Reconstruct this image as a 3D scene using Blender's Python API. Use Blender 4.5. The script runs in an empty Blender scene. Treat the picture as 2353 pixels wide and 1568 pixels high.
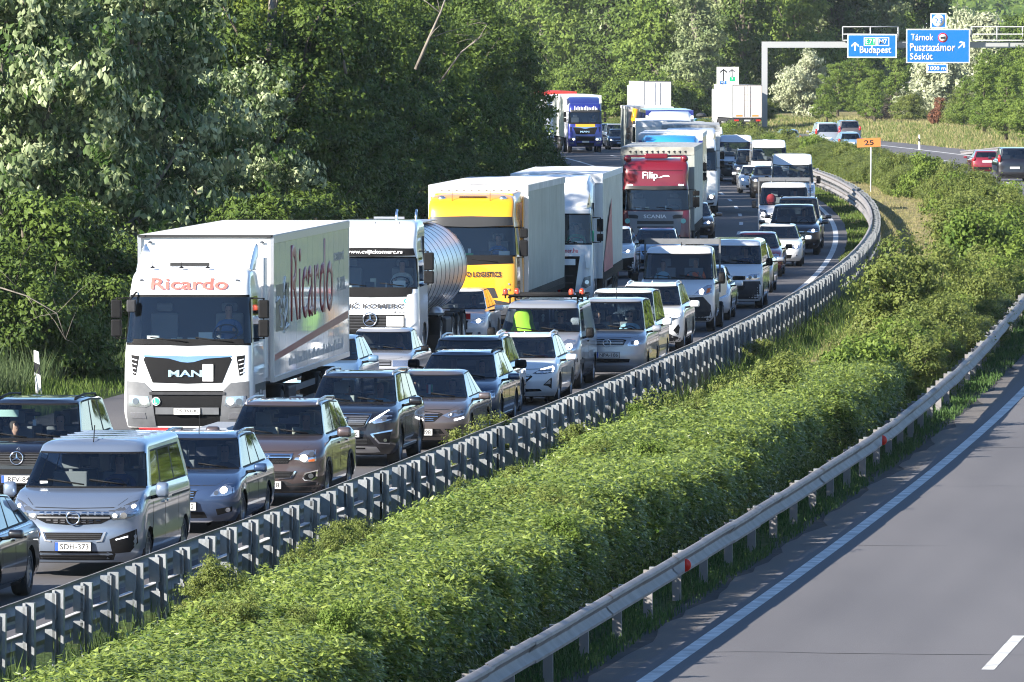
import bpy, bmesh, math, random
import numpy as np
from mathutils import Vector, Matrix
from mathutils.bvhtree import BVHTree
scene = bpy.context.scene
C = scene.collection
random.seed(7)
R_ = random.Random(11)
rad = math.radians
# ---------------------------------------------------------------- camera, sky, sun, exposure
F_PX = 19608.0          # focal length in pixels of a 2353 px wide view
HC = 7.7                # camera height over the road (a bridge deck)
cam_d = bpy.data.cameras.new('camera'); cam = bpy.data.objects.new('camera', cam_d); C.objects.link(cam)
cam_d.lens = 300; cam_d.sensor_width = 36; cam_d.clip_start = 1; cam_d.clip_end = 9000
cam.location = (0, 0, HC); cam.rotation_euler = (rad(90) - math.atan(686 / F_PX), 0, 0)
scene.camera = cam
HAZE_D = .00004
SUN_EL, SUN_AZ = 23.5, 53.0       # azimuth: degrees from straight behind the camera towards the left
sd = Vector((-math.sin(rad(SUN_AZ)) * math.cos(rad(SUN_EL)), -math.cos(rad(SUN_AZ)) * math.cos(rad(SUN_EL)), math.sin(rad(SUN_EL))))
w = bpy.data.worlds.new('World'); scene.world = w; w.use_nodes = True
wn = w.node_tree.nodes; wn.clear()
sky = wn.new('ShaderNodeTexSky'); sky.sky_type = 'NISHITA'; sky.sun_disc = False
sky.sun_elevation = rad(SUN_EL); sky.sun_rotation = math.atan2(sd.x, sd.y); sky.air_density = 0.85; sky.dust_density = 0.05; sky.ozone_density = 4.0
bg = wn.new('ShaderNodeBackground'); bg.inputs[1].default_value = 0.075
wo = wn.new('ShaderNodeOutputWorld')
w.node_tree.links.new(sky.outputs[0], bg.inputs[0]); w.node_tree.links.new(bg.outputs[0], wo.inputs[0])
sl = bpy.data.lights.new('sun', 'SUN'); sl.energy = 5.0; sl.angle = rad(0.5); sl.color = (1.0, 0.93, 0.82)
so = bpy.data.objects.new('sun', sl); C.objects.link(so); so.rotation_euler = sd.to_track_quat('Z', 'Y').to_euler()
scene.view_settings.view_transform = 'Standard'; scene.view_settings.look = 'None'
scene.view_settings.exposure = 1.65; scene.view_settings.gamma = 1.0
scene.view_settings.use_curve_mapping = False
scene.cycles.use_denoising = True
scene.cycles.max_bounces = 6; scene.cycles.diffuse_bounces = 2; scene.cycles.glossy_bounces = 3
scene.cycles.transmission_bounces = 4; scene.cycles.transparent_max_bounces = 10; scene.cycles.volume_bounces = 0
scene.cycles.use_adaptive_sampling = True; scene.cycles.adaptive_threshold = 0.01; scene.cycles.filter_width = 1.1
scene.cycles.sample_clamp_indirect = 4

# ---------------------------------------------------------------- materials
M = {}
def nodes(name):
    m = bpy.data.materials.new(name); m.use_nodes = True
    nt = m.node_tree
    return m, nt, nt.nodes['Principled BSDF']
def setp(b, **k):
    for a, v in k.items():
        i = b.inputs[a.replace('_', ' ')]
        i.default_value = (*v, 1) if isinstance(v, tuple) and len(v) == 3 else v
def mat(name, col, rough=.5, metal=0., coat=0., spec=.5, emit=None, es=0., noise=0., nscale=8., bump=0., bscale=40.):
    if name in M: return M[name]
    m, nt, b = nodes(name)
    setp(b, Base_Color=col, Roughness=rough, Metallic=metal, Coat_Weight=coat, Coat_Roughness=.04, Specular_IOR_Level=spec)
    if emit: setp(b, Emission_Color=emit, Emission_Strength=es)
    if noise or bump:
        tc = nt.nodes.new('ShaderNodeTexCoord')
    if noise:
        n = nt.nodes.new('ShaderNodeTexNoise'); n.inputs['Scale'].default_value = nscale; n.inputs['Detail'].default_value = 6
        nt.links.new(tc.outputs['Object'], n.inputs[0])
        mx = nt.nodes.new('ShaderNodeMix'); mx.data_type = 'RGBA'
        mx.inputs[6].default_value = (*[c * (1 - noise) for c in col], 1); mx.inputs[7].default_value = (*[min(1, c * (1 + noise)) for c in col], 1)
        rp = nt.nodes.new('ShaderNodeValToRGB'); rp.color_ramp.elements[0].position = .35; rp.color_ramp.elements[1].position = .65
        nt.links.new(n.outputs[0], rp.inputs[0]); nt.links.new(rp.outputs[0], mx.inputs[0]); nt.links.new(mx.outputs[2], b.inputs['Base Color'])
    if bump:
        n2 = nt.nodes.new('ShaderNodeTexNoise'); n2.inputs['Scale'].default_value = bscale; n2.inputs['Detail'].default_value = 4
        nt.links.new(tc.outputs['Object'], n2.inputs[0])
        bp = nt.nodes.new('ShaderNodeBump'); bp.inputs['Strength'].default_value = bump; bp.inputs['Distance'].default_value = .02
        nt.links.new(n2.outputs[0], bp.inputs['Height']); nt.links.new(bp.outputs[0], b.inputs['Normal'])
    M[name] = m
    return m
def glass(name, tint=(.5, .56, .58), fac=.10):
    if name in M: return M[name]
    m = bpy.data.materials.new(name); m.use_nodes = True; nt = m.node_tree; nt.nodes.clear()
    o = nt.nodes.new('ShaderNodeOutputMaterial'); mx = nt.nodes.new('ShaderNodeMixShader')
    t = nt.nodes.new('ShaderNodeBsdfTransparent'); t.inputs[0].default_value = (*tint, 1)
    g = nt.nodes.new('ShaderNodeBsdfGlossy'); g.inputs['Roughness'].default_value = .02; g.inputs[0].default_value = (.95, .97, 1, 1)
    fr = nt.nodes.new('ShaderNodeFresnel'); fr.inputs[0].default_value = 1.55
    ad = nt.nodes.new('ShaderNodeMath'); ad.operation = 'ADD'; ad.inputs[1].default_value = fac; ad.use_clamp = True
    nt.links.new(fr.outputs[0], ad.inputs[0]); nt.links.new(ad.outputs[0], mx.inputs[0])
    nt.links.new(t.outputs[0], mx.inputs[1]); nt.links.new(g.outputs[0], mx.inputs[2]); nt.links.new(mx.outputs[0], o.inputs[0])
    M[name] = m; return m
def paint(name, col, metal=.35, rough=.32, dirt=.0):
    """car paint under clear coat, with a faint film of road dust growing towards the sills"""
    if name in M: return M[name]
    m, nt, b = nodes(name)
    setp(b, Roughness=rough, Metallic=metal, Coat_Weight=1.0, Coat_Roughness=.03)
    tc = nt.nodes.new('ShaderNodeTexCoord'); n = nt.nodes.new('ShaderNodeTexNoise'); n.inputs['Scale'].default_value = 3.5; n.inputs['Detail'].default_value = 8
    nt.links.new(tc.outputs['Object'], n.inputs[0])
    sx = nt.nodes.new('ShaderNodeSeparateXYZ'); nt.links.new(tc.outputs['Object'], sx.inputs[0])
    mr = nt.nodes.new('ShaderNodeMapRange'); mr.inputs[1].default_value = .9; mr.inputs[2].default_value = .15; mr.inputs[3].default_value = .01 + dirt; mr.inputs[4].default_value = .22 + dirt
    nt.links.new(sx.outputs[2], mr.inputs[0])
    mu = nt.nodes.new('ShaderNodeMath'); mu.operation = 'MULTIPLY'; nt.links.new(n.outputs[0], mu.inputs[0]); nt.links.new(mr.outputs[0], mu.inputs[1])
    mx = nt.nodes.new('ShaderNodeMix'); mx.data_type = 'RGBA'; mx.inputs[6].default_value = (*col, 1); mx.inputs[7].default_value = (.15, .13, .11, 1)
    nt.links.new(mu.outputs[0], mx.inputs[0]); nt.links.new(mx.outputs[2], b.inputs['Base Color'])
    M[name] = m; return m

BLACK = mat('black_plastic', (.009, .009, .010), .6, spec=.12, bump=.1, bscale=200)
DGREY = mat('dark_grey_plastic', (.035, .036, .04), .6, spec=.2, noise=.15)
GREY = mat('grey_plastic', (.11, .115, .125), .55, noise=.1)
CHROME = mat('chrome', (.8, .81, .83), .12, 1.0)
SATIN = mat('satin_silver', (.5, .5, .52), .35, .8)
RUBBER = mat('tyre_rubber', (.016, .016, .017), .8, noise=.3)
RIM = mat('alloy_rim', (.42, .43, .45), .3, .85)
DARKIN = mat('dark_interior', (.022, .023, .026), .8)
BEIGEIN = mat('light_seat', (.42, .40, .33), .8)
GREYIN = mat('grey_seat', (.17, .175, .18), .85)
UNDER = mat('underbody', (.012, .012, .013), .9)
GLASS = glass('windscreen_glass', (.78, .85, .87), .025)
GLASSD = glass('tinted_glass', (.24, .27, .29), .06)
LAMP = mat('lamp_reflector', (.62, .64, .68), .12, .9, coat=1)
LAMPD = mat('lamp_inner', (.12, .13, .15), .2, .5, coat=1)
LIT = mat('lit_lamp', (1, 1, 1), .3, emit=(1, .93, .8), es=3.5)
LITW = mat('lit_led', (1, 1, 1), .3, emit=(.95, .97, 1), es=3)
LITO = mat('lit_amber', (1, .5, .1), .3, emit=(1, .45, .12), es=8)
ORANGE = mat('amber_plastic', (.75, .16, .03), .25, coat=1)
REDL = mat('red_lamp', (.45, .015, .015), .2, coat=1)
PLATE = mat('plate_white', (.55, .55, .54), .45)
INK = mat('black_ink', (.015, .015, .016), .5)
BLUEP = mat('plate_blue', (.02, .08, .45), .45)
WHITEP = mat('white_print', (.8, .8, .8), .5)

# ---------------------------------------------------------------- object helpers
def link(name, me, m=None, parent=None, label=None, kind=None):
    o = bpy.data.objects.new(name, me); C.objects.link(o)
    if m is not None and me is not None and len(me.materials) == 0:
        for x in (m if isinstance(m, (list, tuple)) else [m]): me.materials.append(x)
    if parent: o.parent = parent
    if label: o['label'] = label
    if kind: o['kind'] = kind
    return o
def tag(o, label, cat, group=None):
    o['label'] = label; o['category'] = cat
    if group: o['group'] = group
    return o
def thing(name, label, cat, loc=(0, 0, 0), rz=0, group=None):
    o = bpy.data.objects.new(name, None); C.objects.link(o); o.location = loc; o.rotation_euler = (0, 0, rz)
    o.empty_display_size = .2
    return tag(o, label, cat, group)
def struct(o): o['kind'] = 'structure'; return o
def copy_tree(o, parent=None):
    c = o.copy(); C.objects.link(c)
    if parent: c.parent = parent
    for ch in list(o.children): copy_tree(ch, c)
    return c
class MB:
    def __init__(s): s.v = []; s.f = []; s.mi = []; s.sm = []; s.m = 0; s.smooth = False
    def add(s, vs, fs, smooth=None):
        b = len(s.v); s.v += [tuple(v) for v in vs]
        for f in fs:
            s.f.append([i + b for i in f]); s.mi.append(s.m); s.sm.append(s.smooth if smooth is None else smooth)
    def box(s, x0, x1, y0, y1, z0, z1):
        s.add([(x0, y0, z0), (x1, y0, z0), (x1, y1, z0), (x0, y1, z0), (x0, y0, z1), (x1, y0, z1), (x1, y1, z1), (x0, y1, z1)],
              [(0, 3, 2, 1), (4, 5, 6, 7), (0, 1, 5, 4), (1, 2, 6, 5), (2, 3, 7, 6), (3, 0, 4, 7)], False)
    def hexa(s, p): s.add(p, [(0, 3, 2, 1), (4, 5, 6, 7), (0, 1, 5, 4), (1, 2, 6, 5), (2, 3, 7, 6), (3, 0, 4, 7)], False)
    def tube(s, pts, r, n=8, cap=True, r2=None):
        pts = [Vector(p) for p in pts]; rings = []
        for i, p in enumerate(pts):
            d = (pts[min(i + 1, len(pts) - 1)] - pts[max(i - 1, 0)]).normalized()
            a = d.orthogonal() if abs(d.z) > .95 else d.cross(Vector((0, 0, 1)))
            a.normalize(); b = d.cross(a).normalized()
            rr = r if r2 is None else r + (r2 - r) * i / max(1, len(pts) - 1)
            rings.append([p + a * rr * math.cos(2 * math.pi * k / n) + b * rr * math.sin(2 * math.pi * k / n) for k in range(n)])
        vs = [v for q in rings for v in q]; fs = []
        for i in range(len(pts) - 1):
            for k in range(n): fs.append((i * n + k, i * n + (k + 1) % n, (i + 1) * n + (k + 1) % n, (i + 1) * n + k))
        if cap: fs.append(tuple(range(n))[::-1]); fs.append(tuple((len(pts) - 1) * n + k for k in range(n)))
        s.add(vs, fs, True)
    def lathe(s, prof, axis='z', c=(0, 0, 0), n=24, a0=0, a1=2 * math.pi):
        """prof: (radius, height) pairs turned about an axis"""
        full = abs(a1 - a0 - 2 * math.pi) < 1e-6; k = n if full else n + 1
        vs = []
        for r, h in prof:
            for i in range(k):
                a = a0 + (a1 - a0) * i / n; p = (r * math.cos(a), r * math.sin(a), h)
                if axis == 'x': p = (p[2], p[0], p[1])
                elif axis == 'y': p = (p[0], p[2], p[1])
                vs.append((p[0] + c[0], p[1] + c[1], p[2] + c[2]))
        fs = []
        for j in range(len(prof) - 1):
            for i in range(k if full else k - 1):
                i2 = (i + 1) % k; fs.append((j * k + i, j * k + i2, (j + 1) * k + i2, (j + 1) * k + i))
        s.add(vs, fs, True)
    def ell(s, c, r, n=12, m=8):
        prof = [(max(1e-4, math.sin(math.pi * j / m)), math.cos(math.pi * j / m)) for j in range(m + 1)]
        b = len(s.v); s.lathe(prof, 'z', (0, 0, 0), n)
        for i in range(b, len(s.v)):
            v = s.v[i]; s.v[i] = (c[0] + v[0] * r[0], c[1] + v[1] * r[1], c[2] + v[2] * r[2])
    def mesh(s, name, fix=True, auto=None):
        me = bpy.data.meshes.new(name); me.from_pydata(s.v, [], s.f)
        me.polygons.foreach_set('use_smooth', s.sm)
        if any(s.mi): me.polygons.foreach_set('material_index', s.mi)
        if fix:
            bm = bmesh.new(); bm.from_mesh(me); bmesh.ops.recalc_face_normals(bm, faces=bm.faces); bm.to_mesh(me); bm.free()
        if auto: me.set_sharp_from_angle(angle=rad(auto))
        me.update(); return me
    def obj(s, name, m, parent=None, label=None, kind=None, auto=None, bevel=0):
        me = s.mesh(name, True, auto)
        if bevel:
            bm = bmesh.new(); bm.from_mesh(me)
            es = [e for e in bm.edges if len(e.link_faces) == 2 and e.calc_face_angle(0) > .6]
            bmesh.ops.bevel(bm, geom=es, offset=bevel, segments=2, profile=.5, affect='EDGES', clamp_overlap=True)
            bm.to_mesh(me); bm.free()
        return link(name, me, m, parent, label, kind)
def bulk(name, co, quads, m, attr=None, smooth=False):
    """big meshes straight from arrays"""
    me = bpy.data.meshes.new(name); n, k = quads.shape
    me.vertices.add(len(co)); me.vertices.foreach_set('co', co.astype(np.float32).ravel())
    me.loops.add(n * k); me.loops.foreach_set('vertex_index', quads.astype(np.int32).ravel())
    me.polygons.add(n); me.polygons.foreach_set('loop_start', np.arange(0, n * k, k, dtype=np.int32))
    me.polygons.foreach_set('use_smooth', np.full(n, smooth))
    me.update(calc_edges=True)
    if attr is not None:
        a = me.attributes.new('tint', 'FLOAT', 'POINT'); a.data.foreach_set('value', attr.astype(np.float32))
    for x in (m if isinstance(m, (list, tuple)) else [m]): me.materials.append(x)
    return me
_tc = {}
def text_mesh(s, width=None, height=None, depth=.003, bold=0., shear=0., sx=1.):
    cu = bpy.data.curves.new('t', 'FONT'); cu.body = s; cu.align_x = 'CENTER'; cu.align_y = 'CENTER'; cu.size = 1
    cu.offset = bold; cu.shear = shear; cu.extrude = 0; cu.resolution_u = 3
    o = bpy.data.objects.new('t', cu); C.objects.link(o)
    dg = bpy.context.evaluated_depsgraph_get(); me = bpy.data.meshes.new_from_object(o.evaluated_get(dg))
    bpy.data.objects.remove(o); bpy.data.curves.remove(cu)
    n = len(me.vertices); co = np.empty(n * 3); me.vertices.foreach_get('co', co); co = co.reshape(-1, 3)
    lo, hi = co.min(0), co.max(0); co -= (lo + hi) / 2
    w0, h0 = (hi - lo)[:2]
    kx = ky = None
    if width: kx = width / w0
    if height: ky = height / h0
    if kx is None: kx = ky * sx
    if ky is None: ky = kx
    co[:, 0] *= kx; co[:, 1] *= ky
    me.vertices.foreach_set('co', co.ravel())
    bm = bmesh.new(); bm.from_mesh(me)
    if depth:
        r = bmesh.ops.extrude_face_region(bm, geom=bm.faces[:])
        bmesh.ops.translate(bm, vec=(0, 0, depth), verts=[g for g in r['geom'] if isinstance(g, bmesh.types.BMVert)])
        bmesh.ops.recalc_face_normals(bm, faces=bm.faces)
    bm.to_mesh(me); bm.free()
    me.materials.clear(); return me
def text(s, m, parent, loc, rot=(rad(90), 0, 0), name='lettering', **k):
    o = link(name, text_mesh(s, **k), m, parent); o.location = loc; o.rotation_euler = rot; return o

# the air: pale even haze round camera and scene
hm = bpy.data.materials.new('air'); hm.use_nodes = True; hn = hm.node_tree; hn.nodes.clear()
ho = hn.nodes.new('ShaderNodeOutputMaterial'); hv = hn.nodes.new('ShaderNodeVolumePrincipled')
hv.inputs['Color'].default_value = (.80, .90, 1.0, 1); hv.inputs['Density'].default_value = HAZE_D; hv.inputs['Anisotropy'].default_value = .1
hn.links.new(hv.outputs[0], ho.inputs['Volume'])
# ---------------------------------------------------------------- where the road lies
_P = [0.6624401589117734, -1.466034211278252, 0.05376136324618322, 3.979073125179795, -22.72834959401084, -2.3227066476595812, 15.938239969621335]
def _L(Z):
    t = (np.asarray(Z, float) - 450) / 350; return np.polyval(_P, t)
_s0 = float((_L(102) - _L(100)) / 2); _s1 = float((_L(861) - _L(859)) / 2)
def LX(Z):
    """x of the median barrier of the left carriageway at distance Z"""
    Z = np.asarray(Z, float)
    r = _L(np.clip(Z, 101, 860)) + np.where(Z < 101, (Z - 101) * _s0, 0) + np.where(Z > 860, (Z - 860) * _s1, 0)
    return r
def slope(Z): return float(LX(Z + .5) - LX(Z - .5))
def P(Z, off, z=0.):
    t = slope(Z); k = math.sqrt(1 + t * t)
    return Vector((float(LX(Z)) + off / k, Z - off * t / k, z))
def heading(Z): return -math.atan(slope(Z))
def G(px, s):
    """ground point seen at picture column px (2353 wide) at the scale of s px per metre"""
    return ((px - 1176.5) / s, F_PX / s)
def sweep(name, offs_z, Z0, Z1, step, m, closed=False, lanes=None):
    """a strip along the road: profile of (offset, height) pairs"""
    Zs = np.arange(Z0, Z1 + .01, step); n = len(offs_z); vs = []
    for Z in Zs:
        for o, z in offs_z: vs.append(P(Z, o, z))
    fs = []
    for i in range(len(Zs) - 1):
        for j in range(n - 1 + (1 if closed else 0)):
            j2 = (j + 1) % n; fs.append((i * n + j, i * n + j2, (i + 1) * n + j2, (i + 1) * n + j))
    b = MB(); b.add(vs, fs, True); me = b.mesh(name, fix=closed)
    if not closed:
        me.flip_normals() if me.polygons[0].normal.z < 0 else None
    if lanes is not None:
        a = me.attributes.new('wear', 'FLOAT', 'POINT'); a.data.foreach_set('value', np.array([lanes(o) for _ in Zs for o, z in offs_z], np.float32))
    return link(name, me, m)
# ---------------------------------------------------------------- setting: ground, carriageways, markings
def road_mat(name, base, grain, dusty=0.):
    m, nt, b = nodes(name)
    tc = nt.nodes.new('ShaderNodeNewGeometry')
    n1 = nt.nodes.new('ShaderNodeTexNoise'); n1.inputs['Scale'].default_value = 60; n1.inputs['Detail'].default_value = 3
    n2 = nt.nodes.new('ShaderNodeTexNoise'); n2.inputs['Scale'].default_value = .35; n2.inputs['Detail'].default_value = 6
    mp = nt.nodes.new('ShaderNodeMapping'); mp.inputs['Scale'].default_value = (1, .12, 1)
    nt.links.new(tc.outputs['Position'], n1.inputs[0]); nt.links.new(tc.outputs['Position'], mp.inputs[0]); nt.links.new(mp.outputs[0], n2.inputs[0])
    n3 = nt.nodes.new('ShaderNodeTexVoronoi'); n3.inputs['Scale'].default_value = 28; nt.links.new(tc.outputs['Position'], n3.inputs[0])
    mx = nt.nodes.new('ShaderNodeMix'); mx.data_type = 'RGBA'
    mx.inputs[6].default_value = (*[c * (1 - grain) for c in base], 1); mx.inputs[7].default_value = (*[c * (1 + grain) for c in base], 1)
    nt.links.new(n1.outputs[0], mx.inputs[0])
    m2 = nt.nodes.new('ShaderNodeMix'); m2.data_type = 'RGBA'; m2.blend_type = 'MULTIPLY'; m2.inputs[0].default_value = 1
    rp = nt.nodes.new('ShaderNodeValToRGB'); rp.color_ramp.elements[0].position = .3; rp.color_ramp.elements[1].position = .7
    rp.color_ramp.elements[0].color = (.82, .82, .83, 1); rp.color_ramp.elements[1].color = (1.1, 1.09, 1.07, 1)
    nt.links.new(n2.outputs[0], rp.inputs[0]); nt.links.new(mx.outputs[2], m2.inputs[6]); nt.links.new(rp.outputs[0], m2.inputs[7])
    m3 = nt.nodes.new('ShaderNodeMix'); m3.data_type = 'RGBA'
    r3 = nt.nodes.new('ShaderNodeValToRGB'); r3.color_ramp.elements[0].position = 0; r3.color_ramp.elements[1].position = .13
    r3.color_ramp.elements[0].color = (.55, .55, .55, 1); r3.color_ramp.elements[1].color = (0, 0, 0, 1)
    m3.inputs[7].default_value = (base[0] * 2.2, base[1] * 2.1, base[2] * 2, 1)
    nt.links.new(n3.outputs[0], r3.inputs[0]); nt.links.new(r3.outputs[0], m3.inputs[0]); nt.links.new(m2.outputs[2], m3.inputs[6])
    at = nt.nodes.new('ShaderNodeAttribute'); at.attribute_name = 'wear'
    n5 = nt.nodes.new('ShaderNodeTexNoise'); n5.inputs['Scale'].default_value = .12; n5.inputs['Detail'].default_value = 5; nt.links.new(tc.outputs['Position'], n5.inputs[0])
    w1 = nt.nodes.new('ShaderNodeMath'); w1.operation = 'MULTIPLY'; nt.links.new(at.outputs['Fac'], w1.inputs[0]); nt.links.new(n5.outputs[0], w1.inputs[1])
    m6 = nt.nodes.new('ShaderNodeMix'); m6.data_type = 'RGBA'; m6.blend_type = 'MULTIPLY'; m6.inputs[7].default_value = (.62, .62, .64, 1)
    nt.links.new(w1.outputs[0], m6.inputs[0]); nt.links.new(m3.outputs[2], m6.inputs[6])
    nt.links.new(m6.outputs[2], b.inputs['Base Color'])
    bp = nt.nodes.new('ShaderNodeBump'); bp.inputs['Strength'].default_value = .35; bp.inputs['Distance'].default_value = .01
    nt.links.new(n1.outputs[0], bp.inputs['Height']); nt.links.new(bp.outputs[0], b.inputs['Normal'])
    setp(b, Roughness=.85, Specular_IOR_Level=.3)
    M[name] = m; return m
def soil_mat(name, c1, c2, c3, scale=.5):
    m, nt, b = nodes(name)
    g = nt.nodes.new('ShaderNodeNewGeometry')
    n1 = nt.nodes.new('ShaderNodeTexNoise'); n1.inputs['Scale'].default_value = scale; n1.inputs['Detail'].default_value = 8; n1.inputs['Roughness'].default_value = .7
    n2 = nt.nodes.new('ShaderNodeTexNoise'); n2.inputs['Scale'].default_value = 14; n2.inputs['Detail'].default_value = 5
    for n in (n1, n2): nt.links.new(g.outputs['Position'], n.inputs[0])
    rp = nt.nodes.new('ShaderNodeValToRGB'); e = rp.color_ramp.elements
    e[0].position = .36; e[0].color = (*c1, 1); e[1].position = .52; e[1].color = (*c2, 1); x = e.new(.68); x.color = (*c3, 1)
    nt.links.new(n1.outputs[0], rp.inputs[0])
    m2 = nt.nodes.new('ShaderNodeMix'); m2.data_type = 'RGBA'; m2.blend_type = 'MULTIPLY'; m2.inputs[0].default_value = 1
    r2 = nt.nodes.new('ShaderNodeValToRGB'); r2.color_ramp.elements[0].color = (.45, .45, .45, 1); r2.color_ramp.elements[1].color = (1.35, 1.35, 1.3, 1)
    r2.color_ramp.elements[0].position = .3; r2.color_ramp.elements[1].position = .7
    nt.links.new(n2.outputs[0], r2.inputs[0]); nt.links.new(rp.outputs[0], m2.inputs[6]); nt.links.new(r2.outputs[0], m2.inputs[7])
    nt.links.new(m2.outputs[2], b.inputs['Base Color'])
    bp = nt.nodes.new('ShaderNodeBump'); bp.inputs['Distance'].default_value = .05; nt.links.new(n2.outputs[0], bp.inputs['Height']); nt.links.new(bp.outputs[0], b.inputs['Normal'])
    setp(b, Roughness=.95, Specular_IOR_Level=.1)
    M[name] = m; return m
ASPH = road_mat('asphalt', (.124, .120, .127), .22)
ASPHO = road_mat('worn_asphalt', (.13, .118, .11), .35)
ASPHL = road_mat('asphalt_left', (.10, .096, .10), .18)
SOIL = soil_mat('meadow_soil', (.06, .085, .022), (.115, .12, .042), (.20, .17, .085), .25)
DRY = soil_mat('dry_grass_soil', (.13, .15, .045), (.26, .22, .11), (.32, .26, .15), .45)
VERGE = soil_mat('verge_soil', (.035, .055, .018), (.05, .08, .022), (.08, .09, .03), 1.2)
PAINTW = mat('road_paint', (.55, .55, .54), .7, noise=.28, nscale=2.5)
TAR = mat('tar_edge', (.02, .02, .022), .9, noise=.4, nscale=3)
b = MB(); b.box(-1400, 1400, -60, 3600, -3, 82); struct_ = b.obj('haze', hm, kind='stuff')
b = MB(); b.add([(-1300, -50, -.06), (1300, -50, -.06), (1300, 3500, -.06), (-1300, 3500, -.06)], [(0, 1, 2, 3)])
struct(b.obj('ground', SOIL))
def wear(o):
    c = (-3.35, -7.2, 9.35, 13.1, 16.9); d = min(abs(o - x) for x in c)
    return .25 * math.exp(-(d / .3) ** 2) + .45 * math.exp(-((d - .85) / .35) ** 2)
struct(sweep('left_carriageway', [(-12.2 + .2 * i * 11.3 / 11.2, 0) for i in range(57)], 60, 900, 6, ASPHL, lanes=wear))
struct(sweep('right_carriageway', [(7.15 + i * 15.25 / 76, 0) for i in range(77)], 60, 900, 6, ASPH, lanes=wear))
for Zc, o0, o1 in ((108.6, 7.6, 22), (131.5, 6.9, 9.2), (149, 6.9, 22), (163, 6.9, 12)):
    b = MB(); rr = random.Random(int(Zc)); k_ = int((o1 - o0) / .5); pts_ = [(o0 + (o1 - o0) * i / k_, Zc + rr.uniform(-.12, .12)) for i in range(k_ + 1)]
    vs = []
    for o_, z_ in pts_: w__ = rr.uniform(.008, .03); vs += [P(z_ - w__, o_, .003), P(z_ + w__, o_, .003)]
    b.add(vs, [(2 * i, 2 * i + 2, 2 * i + 3, 2 * i + 1) for i in range(k_)]); struct(b.obj('crack_seal', TAR))
b = MB(); Zs = np.arange(60, 700, 1.2); rr = random.Random(4); vs = []
for Z in Zs: vs += [P(Z, 6.75 + rr.uniform(-.09, .09) + .08 * math.sin(Z * .7), -.004), P(Z, 7.15, -.004)]
b.add(vs, [(2 * i, 2 * i + 1, 2 * i + 3, 2 * i + 2) for i in range(len(Zs) - 1)]); o = struct(b.obj('road_shoulder', ASPHO))
struct(sweep('tarred_edge', [(6.4, -.03), (6.88, -.012)], 60, 700, 4, TAR))
struct(sweep('median_ground', [(-.7, -.02), (0, .0), (2.6, .12), (5.2, .02), (6.4, -.02)], 172, 900, 6, DRY))
struct(sweep('median_ground', [(-.7, -.02), (0, .0), (2.6, .12), (5.2, .02), (6.4, -.02)], 60, 172, 6, VERGE))
struct(sweep('verge_ground', [(5.0, .03), (6.45, -.006)], 60, 700, 4, VERGE))
struct(sweep('left_verge_ground', [(-40, 2.4), (-22, 1.5), (-16, .5), (-12.0, -.015)], 60, 900, 6, VERGE))
struct(sweep('right_bank_ground', [(22.0, -.02), (24, .05), (30, .5), (42, .8), (70, 1.0)], 300, 900, 6, DRY))
struct(sweep('edge_line', [(-1.5, .004), (-1.3, .004)], 62, 900, 4, PAINTW))
struct(sweep('edge_line', [(-9.2, .004), (-9.0, .004)], 62, 900, 4, PAINTW))
struct(sweep('edge_line', [(7.38, .004), (7.58, .004)], 62, 900, 4, PAINTW))
struct(sweep('edge_line', [(18.85, .004), (19.1, .004)], 62, 900, 4, PAINTW))
k = 0
for off, Z0, ph in ((-5.3, 62, 10), (11.45, 62, 8.0), (15.0, 62, 3)):
    Z = Z0 + ph
    while Z < 760:
        if Z > 95 - 8:
            if off == -5.3 and Z > 250 or off > 0: struct(sweep('lane_dash', [(off - .08, .004), (off + .08, .004)], Z, Z + 5.99, 1.99, PAINTW))
        Z += 18
# litter on the road behind the halted lorries
LITTER = mat('paper_litter', (.7, .72, .76), .7)
rr = random.Random(5)

# ---------------------------------------------------------------- barriers
ZINC = mat('galvanised_steel', (.22, .235, .25), .5, .25, noise=.2, nscale=3, bump=.15, bscale=25)
ZINCB = mat('galvanised_beam', (.20, .19, .19), .6, .0, noise=.18, nscale=2)
def RO(Z):
    """offset of the single rail, swinging out a little near the bridge"""
    return .45 * min(1, max(0, (215 - Z) / 60))
def beam_mesh(Z0, Z1, off, zc, side, h=.31):
    """W-section beam; side=+1: the corrugation bulges towards +offset"""
    prof = [(0, -.155), (.03, -.15), (.075, -.125), (.08, -.09), (.02, -.035), (0, 0), (.02, .035), (.08, .09), (.075, .125), (.03, .15), (0, .155)]
    pr = [(off + side * d, zc + z) for d, z in prof]; pr += [(o - side * .006, z) for o, z in reversed(pr)]
    b = MB(); n = len(pr); st = [Z0, (Z0 + Z1) / 2, Z1]; vs = []
    for Z in st:
        e_ = RO(Z) if 5 < off < 7 else 0
        for o, z in pr: vs.append(P(Z, o + e_, z))
    fs = [(i * n + j, i * n + (j + 1) % n, (i + 1) * n + (j + 1) % n, (i + 1) * n + j) for i in range(2) for j in range(n)]
    b.add(vs, fs, True); return b.mesh('beam', auto=40)
gr = thing('guard_rail', 'tall double guard rail with two steel beams on close channel posts along the traffic jam', 'guard rail', P(97, 0))
def world_child(o, par):
    o.parent = par; o.matrix_parent_inverse = Matrix.LocRotScale(par.location, par.rotation_euler, None).inverted(); return o
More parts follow.
